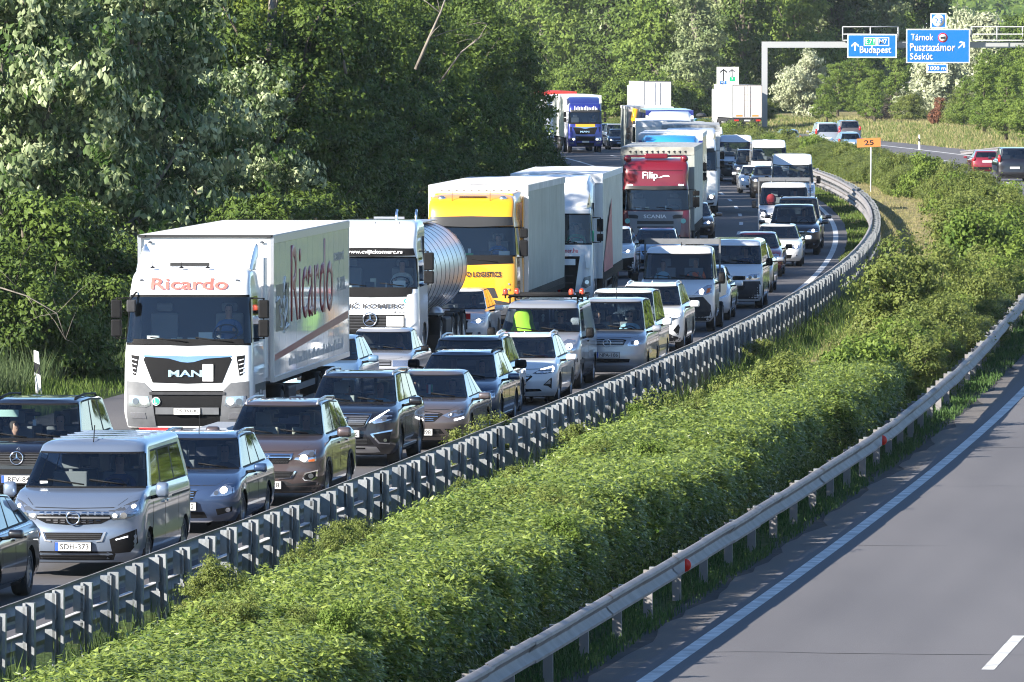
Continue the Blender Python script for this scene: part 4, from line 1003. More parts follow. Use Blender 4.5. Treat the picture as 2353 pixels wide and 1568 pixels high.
def v_5008():
    v = Veh('black_suv', 'black-brown SUV with plate ending 706 beside the long white lorry', 'car', 793, 127, car_rings(4.64, 1.84, 1.66, hz=.94, cz=1.13, bz=1.14, cy=1.05, wr=.70, rr=.3, tw=.72, cf=.45, gr=.24), 1.84, 4.64, NIGHT, wheels=((.92, .35, .35), (3.76, .35, .35)), wr=.35)
    v.bonnet(0.985, 1.13, 0.92)
    v.sym('grille', BLACK, [(0, .975), (.46, .965), (.34, .75), (0, .74)], off=.004); slats(v, SATIN, (.935, .90, .865, .83, .795), lambda z: .42 - (.935 - z) * .6, .010)
    v.sym('grille_frame', CHROME, [(0, .985), (.47, .975), (.46, .962), (0, .972)], off=.018); v.sym('grille_frame', CHROME, [(0, .74), (.34, .75), (.45, .95), (.465, .95), (.35, .735), (0, .725)], off=.018)
    b = MB(); y = v.y_at(0, .87) - .03; b.ell((0, y, .905), (.03, .012, .028)); b.tube([(0, y, .89), (-.015, y, .83), (-.045, y, .80)], .012, 5); b.tube([(0, y, .86), (.03, y, .84), (.02, y, .80)], .011, 5); b.tube([(0, y, .87), (.04, y, .88)], .009, 5); b.obj('emblem', CHROME, v.root)
    v.fp('headlight', LAMP, [(.46, .84), (.60, .90), (.78, 1.02), (.83, 1.0), (.82, .87), (.66, .82), (.52, .80)], off=.006); v.fp('running_light', LITW, [(.44, .815), (.58, .90), (.76, 1.035), (.73, 1.035), (.56, .925), (.43, .83)], off=.016); v.disc('headlamp', LAMPD, .70, .89, .045, off=.016)
    v.sym('lower_grille', BLACK, [(0, .56), (.42, .56), (.52, .42), (0, .40)], off=.004); slats(v, DGREY, (.54, .515, .49, .465, .44), lambda z: .40, .007, .012)
    v.fp('fog_light_frame', CHROME, [(.46, .62), (.84, .69), (.835, .66), (.50, .605), (.62, .46), (.80, .44), (.80, .425), (.60, .44), (.46, .60)], off=.016); v.fp('fog_light_housing', BLACK, [(.50, .60), (.82, .65), (.79, .46), (.63, .47)], off=.008); v.disc('fog_light', LAMP, .72, .50, .03, off=.02)
    v.sym('skid_plate', SATIN, [(0, .40), (.56, .38), (.62, .28), (.5, .27), (0, .27)], off=.01); v.bar('skid_slot', BLACK, .36, .35, .03, off=.02)
    v.plate('KSD-706', .0, .62); v.mirrors(1.16, 1.42, BLACKP, (.25, .17)); v.rails(1.62, 1.95, 4.1, .62); v.interior(1.13, 1.05, 1.40, .80, seat=mat('pale_grey_seat', (.33, .36, .34), .8)); v.wipers(1.17, (.55, -.05), .5)
    v.seams((1.4, 2.4, 3.4), .42, 1.05); v.handles((2.15, 3.1), 1.0, NIGHT); v.sp('roof_trim', CHROME, [(1.7, 1.10), (3.9, 1.13), (3.9, 1.115), (1.7, 1.085)], off=.012); v.sp('sill_trim', SATIN, [(1.35, .36), (3.2, .36), (3.2, .31), (1.35, .31)], off=.014)
    person(v, .37, 1.34, 2.15, 'driver in a pale shirt in the black-brown SUV', SHIRT['lightblue'], hair='bald')
    person(v, -.36, 1.26, 3.1, 'passenger in the back seat of the black-brown SUV', SHIRT['grey'], 'rest')
v_5008()

def v_megane():
    v = Veh('grey_brown_sedan', 'grey-brown saloon with plate ending 898 and a striped pennant inside the windscreen', 'car', 962, 122, car_rings(4.63, 1.81, 1.44, hz=.75, cz=.95, bz=.98, cy=1.15, wr=.82, rr=.7, trunk=.75, tw=.67, cf=.55), 1.81, 4.63, TITAN, wheels=((.9, .33, .33), (3.6, .33, .33)))
    v.bonnet(0.77, 0.95, 0.905)
    v.sym('grille', BLACK, [(0, .76), (.38, .73), (.46, .70), (.30, .56), (0, .54)], off=.004); slats(v, CHROME, (.70, .655, .61, .575), lambda z: .36 if z > .62 else .28, .008)
    v.fp('headlight', LAMP, [(.44, .67), (.56, .73), (.80, .82), (.84, .80), (.82, .69), (.72, .655), (.56, .63)], off=.006); v.disc('headlamp', LAMPD, .60, .695, .045, off=.014); v.disc('headlamp', LAMPD, .74, .735, .04, off=.014); v.disc('headlamp', LIT, .60, .695, .014, off=.026)
    v.fp('running_light', LITW, [(.66, .60), (.83, .645), (.83, .615), (.67, .57)], off=.014)
    v.sym('lower_grille', BLACK, [(0, .42), (.78, .42), (.72, .30), (.3, .27), (0, .27)], off=.004); v.fp('bumper_fin', TITAN, [(.40, .43), (.47, .43), (.64, .27), (.52, .27)], off=.02); slats(v, DGREY, (.39, .36, .33, .30), lambda z: .38, .008, .012)
    v.plate('RDA-898', -.0, .36); b = MB(); y = v.y_at(0, .65) - .03; b.hexa([(0, y, .58), (.05, y, .65), (0, y, .72), (-.05, y, .65), (0, y + .01, .60), (.035, y + .01, .65), (0, y + .01, .70), (-.035, y + .01, .65)]); b.obj('emblem', CHROME, v.root)
    v.mirrors(.99, 1.45, TITAN, (.24, .15)); v.interior(.95, 1.15, 1.18, .78); v.seams((1.4, 2.4, 3.3), .3, .88); v.handles((2.15, 3.05), .85, TITAN); v.wipers(.985, (.55, -.05), .5); v.glassmirror(1.24, 1.95)
    b = MB(); b.m = 0; b.hexa([(-.065, 0, 0), (-.022, 0, 0), (-.022, .004, 0), (-.065, .004, 0), (-.065, 0, .16), (-.022, 0, .16), (-.022, .004, .16), (-.065, .004, .16)]); b.m = 1; b.box(-.021, .021, 0, .004, -.02, .16); b.m = 2; b.box(.022, .065, 0, .004, 0, .16)
    o = b.obj('pennant', [SHIRT['red'], WHITEP, SHIRT['green']]); o.location = v.world((-.02, 1.9, 1.02)); o.rotation_euler = (0, 0, v.rz); tag(o, 'red, white and green pennant hanging inside the grey-brown saloon', 'pennant')
    person(v, .37, 1.15, 2.3, 'driver with both hands on the wheel of the grey-brown saloon', SHIRT['navy'])
    person(v, -.37, 1.13, 2.35, 'passenger in the grey-brown saloon with the striped pennant', SHIRT['blue'], 'rest')
v_megane()

def v_passat():
    v = Veh('slate_estate', 'slate-blue estate with an amber lit fog lamp beside the barrier', 'car', 1036, 116, car_rings(4.77, 1.83, 1.51, hz=.80, cz=1.0, bz=1.03, cy=1.1, wr=.78, rr=.42, tw=.69, cf=.46, drop=.05), 1.83, 4.77, SLATE, wheels=((.92, .34, .34), (3.71, .34, .34)), wr=.34)
    v.bonnet(0.8, 1.0, 0.915)
    v.sym('grille', BLACK, [(0, .76), (.46, .76), (.42, .62), (0, .61)], off=.004); slats(v, CHROME, (.73, .69, .65), lambda z: .44, .01)
    v.fp('headlight', LAMP, [(.47, .75), (.84, .81), (.85, .66), (.56, .62), (.48, .64)], off=.006); v.disc('headlamp', LAMPD, .6, .70, .04, off=.016); v.disc('headlamp', LAMPD, .74, .72, .04, off=.016)
    v.fp('fog_light_housing', BLACK, [(.52, .42), (.86, .44), (.86, .36), (.56, .34)], off=.006); v.disc('fog_light', LITO, .73, .42, .045, off=.02); v.sym('lower_grille', BLACK, [(0, .40), (.5, .40), (.5, .27), (0, .26)], off=.004)
    v.bar('bumper_accent', SATIN, .8, .335, .014); v.plate('', 0, .5); v.mirrors(1.03, 1.45, SLATE, (.25, .15)); v.rails(1.47, 2.1, 4.2, .58, BLACK); v.interior(1.0, 1.1, 1.24, .78); v.seams((1.4, 2.4, 3.4), .3, .92); v.handles((2.15, 3.1), .88, SLATE); v.wipers(1.03, (.55, -.05), .5)
    v.sp('sill_trim', SATIN, [(1.35, .30), (3.25, .30), (3.25, .26), (1.35, .26)], off=.014)
    person(v, .37, 1.2, 2.3, 'driver of the slate-blue estate with the amber fog lamp', SHIRT['grey'])
v_passat()

def v_dark2():
    v = Veh('dark_blue_estate', 'dark blue estate with satin roof rails close behind the slate-blue one', 'car', 1056, 112.4, car_rings(4.6, 1.84, 1.62, hz=.86, cz=1.06, bz=1.08, cy=1.05, wr=.8, rr=.4, tw=.72), 1.84, 4.6, DKBLUE, wheels=((.9, .34, .34), (3.6, .34, .34)))
    v.sym('grille', BLACK, [(0, .84), (.42, .83), (.36, .68), (0, .67)]); v.fp('headlight', LAMP, [(.48, .82), (.82, .87), (.83, .74), (.55, .7)]); v.plate('', 0, .5)
    v.mirrors(1.08, 1.4, BLACK, (.26, .20)); v.rails(1.58, 1.95, 4.0, .60); v.interior(1.06, 1.05, 1.34, .78)
    person(v, .37, 1.28, 2.2, 'driver of the dark blue estate, half hidden by the car ahead', SHIRT['black'])
v_dark2()

def v_focus():
    v = Veh('white_hatchback', 'white hatchback with plate ending 916 between the slate estate and the silver work van', 'car', 1180, 108.5, car_rings(4.38, 1.82, 1.47, hz=.76, cz=.97, bz=1.0, cy=1.12, wr=.80, rr=.5, tw=.68, cf=.55), 1.82, 4.38, WHITE, wheels=((.88, .33, .33), (3.58, .33, .33)))
    v.bonnet(0.77, 0.97, 0.91)
    v.sym('grille', BLACK, [(0, .67), (.36, .66), (.40, .62), (.22, .46), (0, .45)], off=.004); slats(v, CHROME, (.64, .61, .58, .55, .52), lambda z: .36 - (.64 - z) * .9, .008); ringlogo(v, 0, .72, .05, 'oval', off=.012)
    v.fp('headlight', LAMPD, [(.40, .69), (.55, .77), (.80, .83), (.835, .80), (.82, .71), (.66, .68), (.48, .675)], off=.006); v.fp('running_light', LITW, [(.56, .78), (.80, .84), (.84, .80), (.82, .72), (.80, .72), (.81, .79), (.79, .815), (.57, .765)], off=.014); v.disc('headlamp', LAMP, .6, .715, .03, off=.014)
    v.fp('fog_light_housing', BLACK, [(.62, .44), (.79, .60), (.80, .56), (.79, .36), (.72, .42)], off=.006); v.fp('bumper_accent', SATIN, [(.66, .46), (.77, .56), (.77, .46)], off=.012)
    v.sym('lower_grille', BLACK, [(0, .36), (.55, .36), (.6, .31), (0, .29)], off=.004); v.plate('RPX-916', .0, .50)
    v.mirrors(.99, 1.42, WHITE, (.25, .15)); v.rails(1.43, 2.1, 3.8, .57, WHITE); v.interior(.97, 1.12, 1.2, .78); v.seams((1.35, 2.35, 3.25), .3, .9); v.handles((2.1, 3.0), .86, WHITE); v.wipers(1.0, (.55, -.05), .5); v.glassmirror(1.26, 1.95)
    person(v, .37, 1.17, 2.3, 'driver in red in the white hatchback', SHIRT['red'], hair='bald')
    person(v, -.37, 1.08, 2.2, 'woman with sunglasses leaning by the window of the white hatchback', SHIRT['navy'], 'rest', hair=mat('auburn_hair', (.16, .05, .02), .7), shades=True, turn=.5)
    b = MB(); b.lathe([(.001, .06), (.03, 0)], 'z', (0, 2.3, 1.455), 8); b.obj('roof_fin', WHITE, v.root)
v_focus()

def v_trafic():
    v = Veh('silver_work_van', 'silver work van with a black roof rack and four orange beacons', 'van', 1232, 103.7, van_rings(4.8, 1.90, 1.94, hz=.98, cz=1.25, cy=.85, wr=.6, tw=.82, cf=.6, ztop=1.76), 1.9, 4.8, SILV, wins=((.06, .28),), wheels=((.92, .33, .33), (4.0, .33, .33)), spokes=0, rearglass=True)
    v.sym('grille', BLACK, [(0, .86), (.5, .84), (.45, .74), (0, .73)]); v.fp('headlight', LAMP, [(.50, .80), (.52, 1.02), (.66, 1.12), (.84, 1.10), (.86, .9), (.75, .8)], off=.006); v.disc('headlamp', LIT, .72, .96, .07, off=.02)
    v.sym('lower_bumper', DGREY, [(0, .6), (.9, .7), (.92, .35), (.8, .26), (0, .26)]); v.plate('', 0, .5)
    v.sp('side_moulding', DGREY, [(0.45, .66), (1.42, .66), (1.42, .56), (.45, .56)], off=.01)
    v.mirrors(1.24, 1.02, BLACK, (.19, .26)); v.interior(1.25, .85, 1.62, .82, sy=.95, rows=1); v.wipers(1.29, (.55, -.05), .55); v.seams((1.25, 2.3), .32, 1.2); v.handles((2.1,), 1.02, BLACK)
    b = MB()
    for x in (-.78, .78): b.tube([(x, 1.7, 2.0), (x, 4.5, 2.0)], .025, 6)
    for y in (1.7, 2.3, 2.9, 3.5, 4.1, 4.5): b.tube([(-.78, y, 2.02), (.78, y, 2.02)], .022, 6)
    for x in (-.76, .76):
        for y in (1.8, 3.0, 4.3): b.tube([(x, y, 1.86), (x, y, 2.0)], .02, 5)
    b.tube([(-.78, 1.66, 2.05), (.78, 1.66, 2.05)], .02, 6); b.obj('roof_rack', BLACK, v.root)
    for x, y, k in ((-.86, 1.75, 0), (-.62, 1.95, 0), (.62, 1.75, 0), (.84, 1.95, 0)):
        b = MB(); b.lathe([(.058, 0), (.06, .08), (.04, .12), (.001, .13)], 'z', (x, y, 2.07), 14); bc = b.obj('beacon', mat('beacon_orange', (.45, .045, .008), .15, coat=1), v.root); b = MB(); b.lathe([(.001, -.0), (.075, 0), (.075, .03), (.05, .03)], 'z', (x, y, 2.04), 12); b.tube([(x, y, 1.98), (x, y, 2.05)], .02, 5); b.obj('beacon_base', BLACK, bc)
    b = MB(); b.ell((.66, 1.82, 2.06), (.06, .05, .05)); b.obj('work_light', LAMP, v.root)
    for i in range(2): v.sp('side_lettering', mat('grey_print', (.12, .12, .13), .5), [(2.55, 1.08 - i * .3), (3.6 - i * .2, 1.08 - i * .3), (3.6 - i * .2, 1.02 - i * .3), (2.55, 1.02 - i * .3)], off=.003, thick=.002, both=True)
    person(v, .38, 1.58, 1.78, 'driver with sunglasses in the silver work van', SHIRT['black'], shades=True)
    rr = random.Random(6); b = MB(); b.lathe([(.27, -.34), (.26, -.2), (.21, -.05), (.20, .1), (.17, .22), (.11, .30), (.03, .33)], 'z', n=22)
    b.v = [(x * (1 + .16 * math.sin(5 * math.atan2(y, x)) + rr.uniform(-.06, .06)), y * .55, z + .03 * math.sin(9 * x)) for x, y, z in b.v]; o = b.obj('safety_vest', SHIRT['hivis'], auto=25); o.location = v.world((-.45, 1.62, 1.45)); o.rotation_euler = (0, 0, v.rz); tag(o, 'bright yellow-green safety vest draped over the passenger seat of the work van', 'vest')
    b = MB(); b.tube([(0, 0, .12), (0, 0, 0)], .003, 4); b.ell((0, 0, -.02), (.035, .02, .04)); b.ell((0, 0, -.1), (.03, .02, .06)); o = b.obj('dangling_doll', SHIRT['grey']); o.location = v.world((.02, 1.4, 1.62)); tag(o, 'small figure dangling from the mirror of the silver work van', 'ornament')
    v.glassmirror(1.72, 1.42)
v_trafic()

def v_vaneo():
    v = Veh('silver_minivan', 'silver compact minivan with plate NPA-106 in front of the white estate', 'car', 1395, 101, car_rings(4.2, 1.74, 1.83, hz=.95, cz=1.12, bz=1.14, cy=.88, wr=.65, rr=.15, tw=.76, cf=.4, shoulder=.9), 1.74, 4.2, SILV, wheels=((.82, .32, .32), (3.5, .32, .32)), wr=.32, spokes=6)
    v.bonnet(0.97, 1.12, 0.87)
    v.sym('grille', BLACK, [(0, .95), (.36, .945), (.44, .93), (.36, .79), (0, .785)], off=.004); slats(v, SATIN, (.915, .88, .845, .81), lambda z: .37, .01); star(v, 0, .865, .085)
    v.fp('headlight', LAMP, [(.46, .82), (.54, .93), (.68, 1.02), (.78, 1.02), (.80, .87), (.68, .80), (.48, .79)], off=.006); v.disc('headlamp', LIT, .66, .87, .045, off=.022); v.disc('headlamp', LAMPD, .58, .87, .04, off=.02)
    v.sym('lower_grille', BLACK, [(0, .50), (.52, .50), (.5, .42), (0, .41)], off=.004); v.plate('NPA-106', .02, .59); v.bar('bumper_lip', SATIN, .7, .36, .025)
    v.mirrors(1.16, 1.15, SILV, (.22, .17)); v.interior(1.12, .88, 1.46, .76); v.wipers(1.16, (.5, -.3), .6); v.seams((1.2, 2.2, 3.2), .3, 1.05); v.antenna(.05, 1.9, 1.82, .4)
    person(v, .36, 1.42, 1.95, 'driver with sunglasses in the silver minivan', SHIRT['lightblue'], shades=True)
    person(v, -.38, 1.40, 1.9, 'front passenger with sunglasses in the silver minivan', SHIRT['black'], 'rest', shades=True, turn=.3)
    person(v, -.2, 1.3, 2.8, 'person in the back of the silver minivan', SHIRT['grey'], 'rest')
v_vaneo()

def small_van(px, s, name, label, H=1.84, paintm=None, L=4.4, eyel=None):
    v = Veh(name, label, 'car', px, s, car_rings(L, 1.81, H, hz=.92, cz=1.12, bz=1.14, cy=.9, wr=.75, rr=.15, tw=.76, cf=.42, shoulder=.9), 1.81, L, paintm or WHITE, wheels=((.85, .32, .32), (3.6, .32, .32)), wr=.32)
    v.sym('grille', BLACK, [(0, .9), (.4, .89), (.35, .75), (0, .74)]); v.fp('headlight', LAMP, [(.48, .86), (.82, .96), (.83, .8), (.55, .76)]); v.plate('', 0, .5); v.mirrors(1.14, 1.2, paintm or WHITE, (.24, .2)); v.interior(1.12, .9, 1.45, .76)
    if eyel: person(v, .36, 1.4, 2.0, eyel, SHIRT['grey'])
    return v
small_van(1418, 98.3, 'white_estate', 'white tall estate showing only its roof and mirror behind the silver minivan', 1.88, eyel='driver of the tall white estate behind the silver minivan')

def v_rav():
    v = Veh('white_suv', 'white angular SUV with roof rails in front of the white dropside van', 'car', 1484, 92.5, car_rings(4.6, 1.86, 1.67, hz=.95, cz=1.13, bz=1.17, cy=1.05, wr=.72, rr=.4, tw=.71, cf=.45, gr=.25), 1.86, 4.6, WHITE, wheels=((.9, .36, .36), (3.59, .36, .36)), wr=.36)
    v.bonnet(0.93, 1.13, 0.93)
    v.sym('grille', BLACK, [(0, .86), (.44, .85), (.36, .62), (0, .6)]); v.fp('headlight', LAMPD, [(.46, .82), (.84, .98), (.85, .88), (.66, .79), (.5, .78)]); v.fp('running_light', LITW, [(.72, .935), (.83, .975), (.84, .9), (.74, .86)], off=.016)
    v.fp('fog_light_housing', BLACK, [(.68, .55), (.80, .70), (.84, .62), (.80, .42)]); v.sym('lower_bumper', DGREY, [(0, .56), (.45, .56), (.66, .42), (.86, .36), (.8, .27), (0, .27)]); v.bar('skid_plate', SATIN, .42, .32, .05); v.plate('', 0, .5)
    ringlogo(v, 0, .75, .06, 'oval')
    v.mirrors(1.17, 1.42, WHITE, (.26, .19)); v.rails(1.63, 1.9, 3.9, .60, WHITE); v.interior(1.13, 1.05, 1.4, .8); v.seams((1.35, 2.35, 3.3), .42, 1.05)
    v.sp('wheel_arch_trim', DGREY, [(.9 + .47 * math.cos(a), .36 + .47 * math.sin(a)) for a in [math.pi * i / 10 for i in range(11)]] + [(.9 + .40 * math.cos(a), .36 + .40 * math.sin(a)) for a in [math.pi * (10 - i) / 10 for i in range(11)]], off=.012)
    b = MB(); b.lathe([(.001, .07), (.03, 0)], 'z', (0, 2.2, 1.66), 8); b.obj('roof_fin', WHITE, v.root)
    person(v, .37, 1.36, 2.2, 'driver with a hand up on the wheel of the white angular SUV', SHIRT['navy'])
v_rav()

def v_ducato(px=1553, s=86.5, label='white dropside van with its driver in orange, dark lower bumper', far=False):
    v = Veh('dropside_van', label, 'van', px, s, van_rings(2.6, 2.02, 2.26, hz=1.08, cz=1.38, cy=.78, wr=.5, tw=.86, cf=.5, ztop=2.05, gr=.28), 2.02, 2.6, WHITE, wins=((.08, .62),), wheels=((.95, .35, .35),), wr=.35, spokes=0, side_glass=GLASSD)
    if not far:
        v.fp('headlight', LAMP, [(.44, .98), (.60, 1.12), (.80, 1.24), (.93, 1.26), (.94, 1.05), (.8, 1.0), (.55, .97)]); v.disc('headlamp', LIT, .68, 1.09, .062, off=.02); v.fp('indicator', ORANGE, [(.80, 1.04), (.90, 1.07), (.91, 1.18), (.82, 1.16)], off=.014)
        v.sym('lower_bumper', DGREY, [(0, .93), (.5, .93), (.72, .95), (.92, .72), (.95, .4), (.85, .3), (0, .3)]); v.sym('grille', BLACK, [(0, .85), (.5, .85), (.42, .62), (0, .6)], off=.012)
    else:
        v.fp('headlight', LAMPD, [(.6, 1.0), (.7, 1.2), (.93, 1.25), (.94, 1.0), (.8, .9)]); v.disc('headlamp', LIT, .8, 1.06, .07, off=.03); v.sym('grille', BLACK, [(0, 1.05), (.5, 1.05), (.45, .8), (0, .8)]); v.sym('lower_bumper', DGREY, [(0, .7), (.95, .75), (.95, .4), (.85, .3), (0, .3)])
    v.plate('', 0, .5); v.mirrors(1.42, 1.0, BLACK if not far else DGREY, (.19, .34)); v.interior(1.38, .78, 1.85, .86, rows=1, wheel=True, sy=.9); v.wipers(1.43, (.6, -.05), .6); v.antenna(.05, 1.5, 2.24, .12)
    b = MB(); b.box(-.8, .8, 2.2, 2.24, 1.2, 2.1); b.obj('bulkhead', DARKIN, v.root)
    # load bed behind the cab with its headboard above the roof
    b = MB(); b.box(-1.0, 1.0, 2.72, 5.6, .85, .97); b.obj('load_bed', SATIN, v.root)
    b = MB(); b.box(-1.03, 1.03, 2.70, 2.75, 2.28, 2.43); b.box(-1.03, -.98, 2.70, 2.75, 1.0, 2.43); b.box(.98, 1.03, 2.70, 2.75, 1.0, 2.43); b.obj('headboard', GREY, v.root)
    for sg in (-1, 1):
        b = MB(); b.box(sg * 1.01 - .015, sg * 1.01 + .015, 2.76, 5.6, .97, 1.33); b.obj('side_board', SATIN, v.root)
    b = MB(); b.box(-1.0, 1.0, 5.58, 5.62, .97, 1.33); b.obj('tail_board', SATIN, v.root)
    b = MB(); b.box(-.4, .4, 2.3, 5.5, .5, .84); b.obj('chassis', UNDER, v.root)
    ty, rm = wheel_mesh(.35, .22, 0)
    for sg in (-1, 1): o = link('wheel', ty, None, v.root); o.location = (sg * .88, 4.4, .35); link('rim', rm, None, o)
    return v
v = v_ducato()
person(v, .42, 1.80, 1.75, 'driver in an orange shirt at the wheel of the nearer dropside van', SHIRT['orange'])
person(v, -.45, 1.74, 1.72, 'passenger in a pale blue shirt in the nearer dropside van', SHIRT['lightblue'], 'rest')

def car(px, s, name, label, paintm, kind='hatch', driver=None, lit=True, rear=False, shirt='black', cat='car', lod=1, rails_=None, group='vehicles halted in the traffic jam', mir=None, **kw):
    spec = dict(hatch=dict(L=4.3, W=1.78, H=1.47, hz=.76, cz=.97, bz=1.0, cy=1.1, wr=.8, rr=.5, tw=.68), estate=dict(L=4.6, W=1.80, H=1.48, hz=.78, cz=.98, bz=1.0, cy=1.1, wr=.78, rr=.4, tw=.69),
                sedan=dict(L=4.65, W=1.78, H=1.43, hz=.75, cz=.95, bz=.98, cy=1.15, wr=.8, rr=.7, trunk=.8, tw=.67), suv=dict(L=4.7, W=1.90, H=1.72, hz=.95, cz=1.15, bz=1.18, cy=1.05, wr=.7, rr=.35, tw=.72, gr=.26, cf=.42),
                mpv=dict(L=4.6, W=1.82, H=1.7, hz=.88, cz=1.08, bz=1.1, cy=.95, wr=.85, rr=.25, tw=.74))[kind]
    spec.update(kw); L, W = spec['L'], spec['W']; r = .36 if kind == 'suv' else .32; cz, hz, H, cy = spec['cz'], spec['hz'], spec['H'], spec['cy']
    v = Veh(name, label, cat, px, s, car_rings(**spec), W, L, paintm, wheels=((.88, r, r), (L - 1.0, r, r)), wr=r, rear=rear, lod=lod, group=group)
    h = W / 2
    if not rear:
        v.sym('grille', BLACK, [(0, hz - .03), (h * .48, hz - .04), (h * .42, hz - .17), (0, hz - .18)]); v.bar('grille_slat', CHROME, h * .42, hz - .1, .012)
        v.fp('headlight', LAMP, [(h * .52, hz - .10), (h * .62, hz - .01), (h * .92, hz + .06), (h * .935, hz - .08), (h * .75, hz - .14)])
        if lit: v.disc('headlamp', LIT, h * .76, hz - .05, .05, off=.02)
        v.sym('lower_grille', BLACK, [(0, .42), (h * .6, .42), (h * .55, .29), (0, .28)]); v.disc('fog_light', LAMP, h * .78, .4, .035, off=.012); v.plate('', 0, .5)
        v.mirrors(cz + .03, cy + .32, mir or paintm, (.24, .16)); v.interior(cz, cy, H - .26, h - .1)
        if rails_: v.rails(H - .03, cy + 1, L - .6, h * .66, rails_)
        if driver: person(v, .36, H - .29, cy + 1.2, driver, SHIRT[shirt])
    else:
        for sg in (-1, 1):
            b = MB(); b.ell((sg * (h - .12), L - .12, cz - .06 + (H - 1.4) * .2), (.10, .11, .10 + (H - 1.4) * .25)); b.obj('tail_light', REDL, v.root)
        b = MB(); b.box(-.27, .27, L - .02, L + .02, .72, .84); b.obj('number_plate', PLATE, v.root)
        b = MB(); b.box(-h + .12, h - .12, L - .06, L + .03, .34, .46); b.obj('lower_bumper', BLACK, v.root, bevel=.02)
        v.mirrors(cz + .03, cy + .32, mir or paintm, (.2, .15)); v.interior(cz, cy, H - .26, h - .1)
    if lod < 2: v.seams((1.3, 2.3, 3.2), .35, cz - .1)
    return v
car(1090, 83.0, 'white_compact', 'white compact car mostly hidden behind the dropside van', WHITE, 'hatch', lit=False).root.location = (*G(1603, 83.0), 0)

def v_t5():
    v = Veh('white_van', 'white van with dark bumper and plate ending 99 behind the dropside van', 'van', 1676, 79.5, van_rings(4.9, 1.90, 1.97, hz=1.02, cz=1.28, cy=.75, wr=.55, tw=.86, cf=.45, ztop=1.8), 1.9, 4.9, WHITE, wins=((.07, .28), (.32, .6), (.64, .93)), wheels=((.9, .34, .34), (3.9, .34, .34)), wr=.34, spokes=0)
    v.sym('grille', BLACK, [(0, .96), (.46, .95), (.45, .84), (0, .83)]); ringlogo(v, 0, .90, .085, 'vw'); v.fp('headlight', LAMP, [(.48, .85), (.50, .96), (.62, 1.0), (.86, 1.02), (.87, .88), (.7, .83)]); v.disc('headlamp', LAMPD, .60, .91, .05, off=.014); v.disc('headlamp', LAMPD, .75, .93, .05, off=.014)
    v.sym('lower_bumper', DGREY, [(0, .80), (.88, .80), (.93, .6), (.9, .35), (.8, .28), (0, .28)]); v.sym('lower_grille', BLACK, [(0, .66), (.46, .66), (.4, .54), (0, .54)], off=.014); v.plate('LTM-990', 0, .43)
    v.mirrors(1.34, .98, BLACK, (.2, .26)); v.interior(1.28, .75, 1.66, .84, sy=.95); v.wipers(1.33, (.55, -.05), .55); v.seams((1.2, 2.2, 3.3), .32, 1.2)
    person(v, .4, 1.6, 1.7, 'driver of the white van with the dark bumper', SHIRT['navy']); person(v, -.4, 1.58, 1.7, 'passenger of the white van with the dark bumper', SHIRT['black'], 'rest')
v_t5()
car(1708, 74.8, 'silver_estate', 'silver estate peeping out behind the white van', SILV, 'estate')
car(1735, 70.0, 'dark_red_sedan', 'dark red saloon behind the white van and ahead of the white saloon', REDP, 'sedan', 'driver of the dark red saloon', lit=False, mir=BLACK)
v = car(1784, 67, 'white_sedan', 'white saloon beside the dark blue SUV at the bend', WHITE, 'sedan', 'driver of the white saloon at the bend', shirt='grey')
b = MB(); b.box(-.42, .42, 2.15, 2.9, 1.425, 1.44); b.obj('sunroof', GLASSD, v.root)
car(1822, 63.5, 'dark_blue_suv', 'dark blue-black SUV with bright headlights beside the inner edge line', NIGHT, 'suv', 'driver of the dark blue-black SUV at the bend', shirt='grey', H=1.80, W=1.94, L=4.8)
car(1833, 61.6, 'navy_suv', 'tall navy SUV hidden behind the dark blue-black one', NIGHT, 'suv', H=1.9, W=1.92, rails_=BLACK)
v = v_ducato(1801, 59.3, 'farther white dropside van with a red bundle on the dashboard', far=True)
person(v, .42, 1.84, 1.75, 'driver of the farther dropside van with the red bundle', SHIRT['black'])
b = MB(); b.ell((0, 0, .1), (.19, .12, .22)); o = b.obj('red_bundle', SHIRT['red']); o.location = v.world((-.5, 1.25, 1.5)); tag(o, 'red bundle on the dashboard of the farther dropside van', 'bag')

def highvan(px, s, name, label, paintm, H=2.65, L=5.9, eyel=None, wz=1.95, dark=None, W=2.02):
    v = Veh(name, label, 'van', px, s, van_rings(L, W, H, hz=1.05, cz=1.38, cy=.8, wr=.5, tw=.86, cf=.45, ztop=wz), W, L, paintm, wins=((.05, .2),), wheels=((1.0, .35, .35), (4.6, .35, .35)), wr=.35, spokes=0, lod=1)
    v.sym('grille', BLACK, [(0, 1.0), (.5, 1.0), (.45, .8), (0, .8)]); v.fp('headlight', LAMP, [(.55, .95), (.66, 1.1), (.92, 1.18), (.93, .95), (.8, .88)]); v.sym('lower_bumper', DGREY, [(0, .68), (.95, .72), (.95, .4), (.85, .28), (0, .28)]); v.plate('', 0, .5)
    v.mirrors(1.5, 1.0, BLACK, (.2, .38)); v.interior(1.38, .8, 1.8, .86, rows=1, sy=.95); v.wipers(1.42, (.6, -.05), .6)
    if dark: v.sym('bonnet_panel', dark, [(0, 1.16), (.9, 1.12), (.95, .7), (0, .66)], off=.012)
    if eyel: person(v, .42, 1.76, 1.75, eyel, SHIRT['black'], 'face')
    return v
highvan(1822, 51, 'white_high_van', 'nearest white high-roof van in the inner lane', WHITE, eyel='driver of the nearest white high-roof van raising a hand', wz=2.0)
highvan(1770, 43.2, 'white_high_van', 'white high-roof van half covered by the nearest high-roof van', WHITE, H=2.5, L=5.4, eyel='driver of the half covered white high-roof van', wz=1.95)
car(1768, 46.5, 'black_suv', 'small black SUV between two white high-roof vans', BLACKP, 'suv', H=1.58, W=1.82, L=4.4)
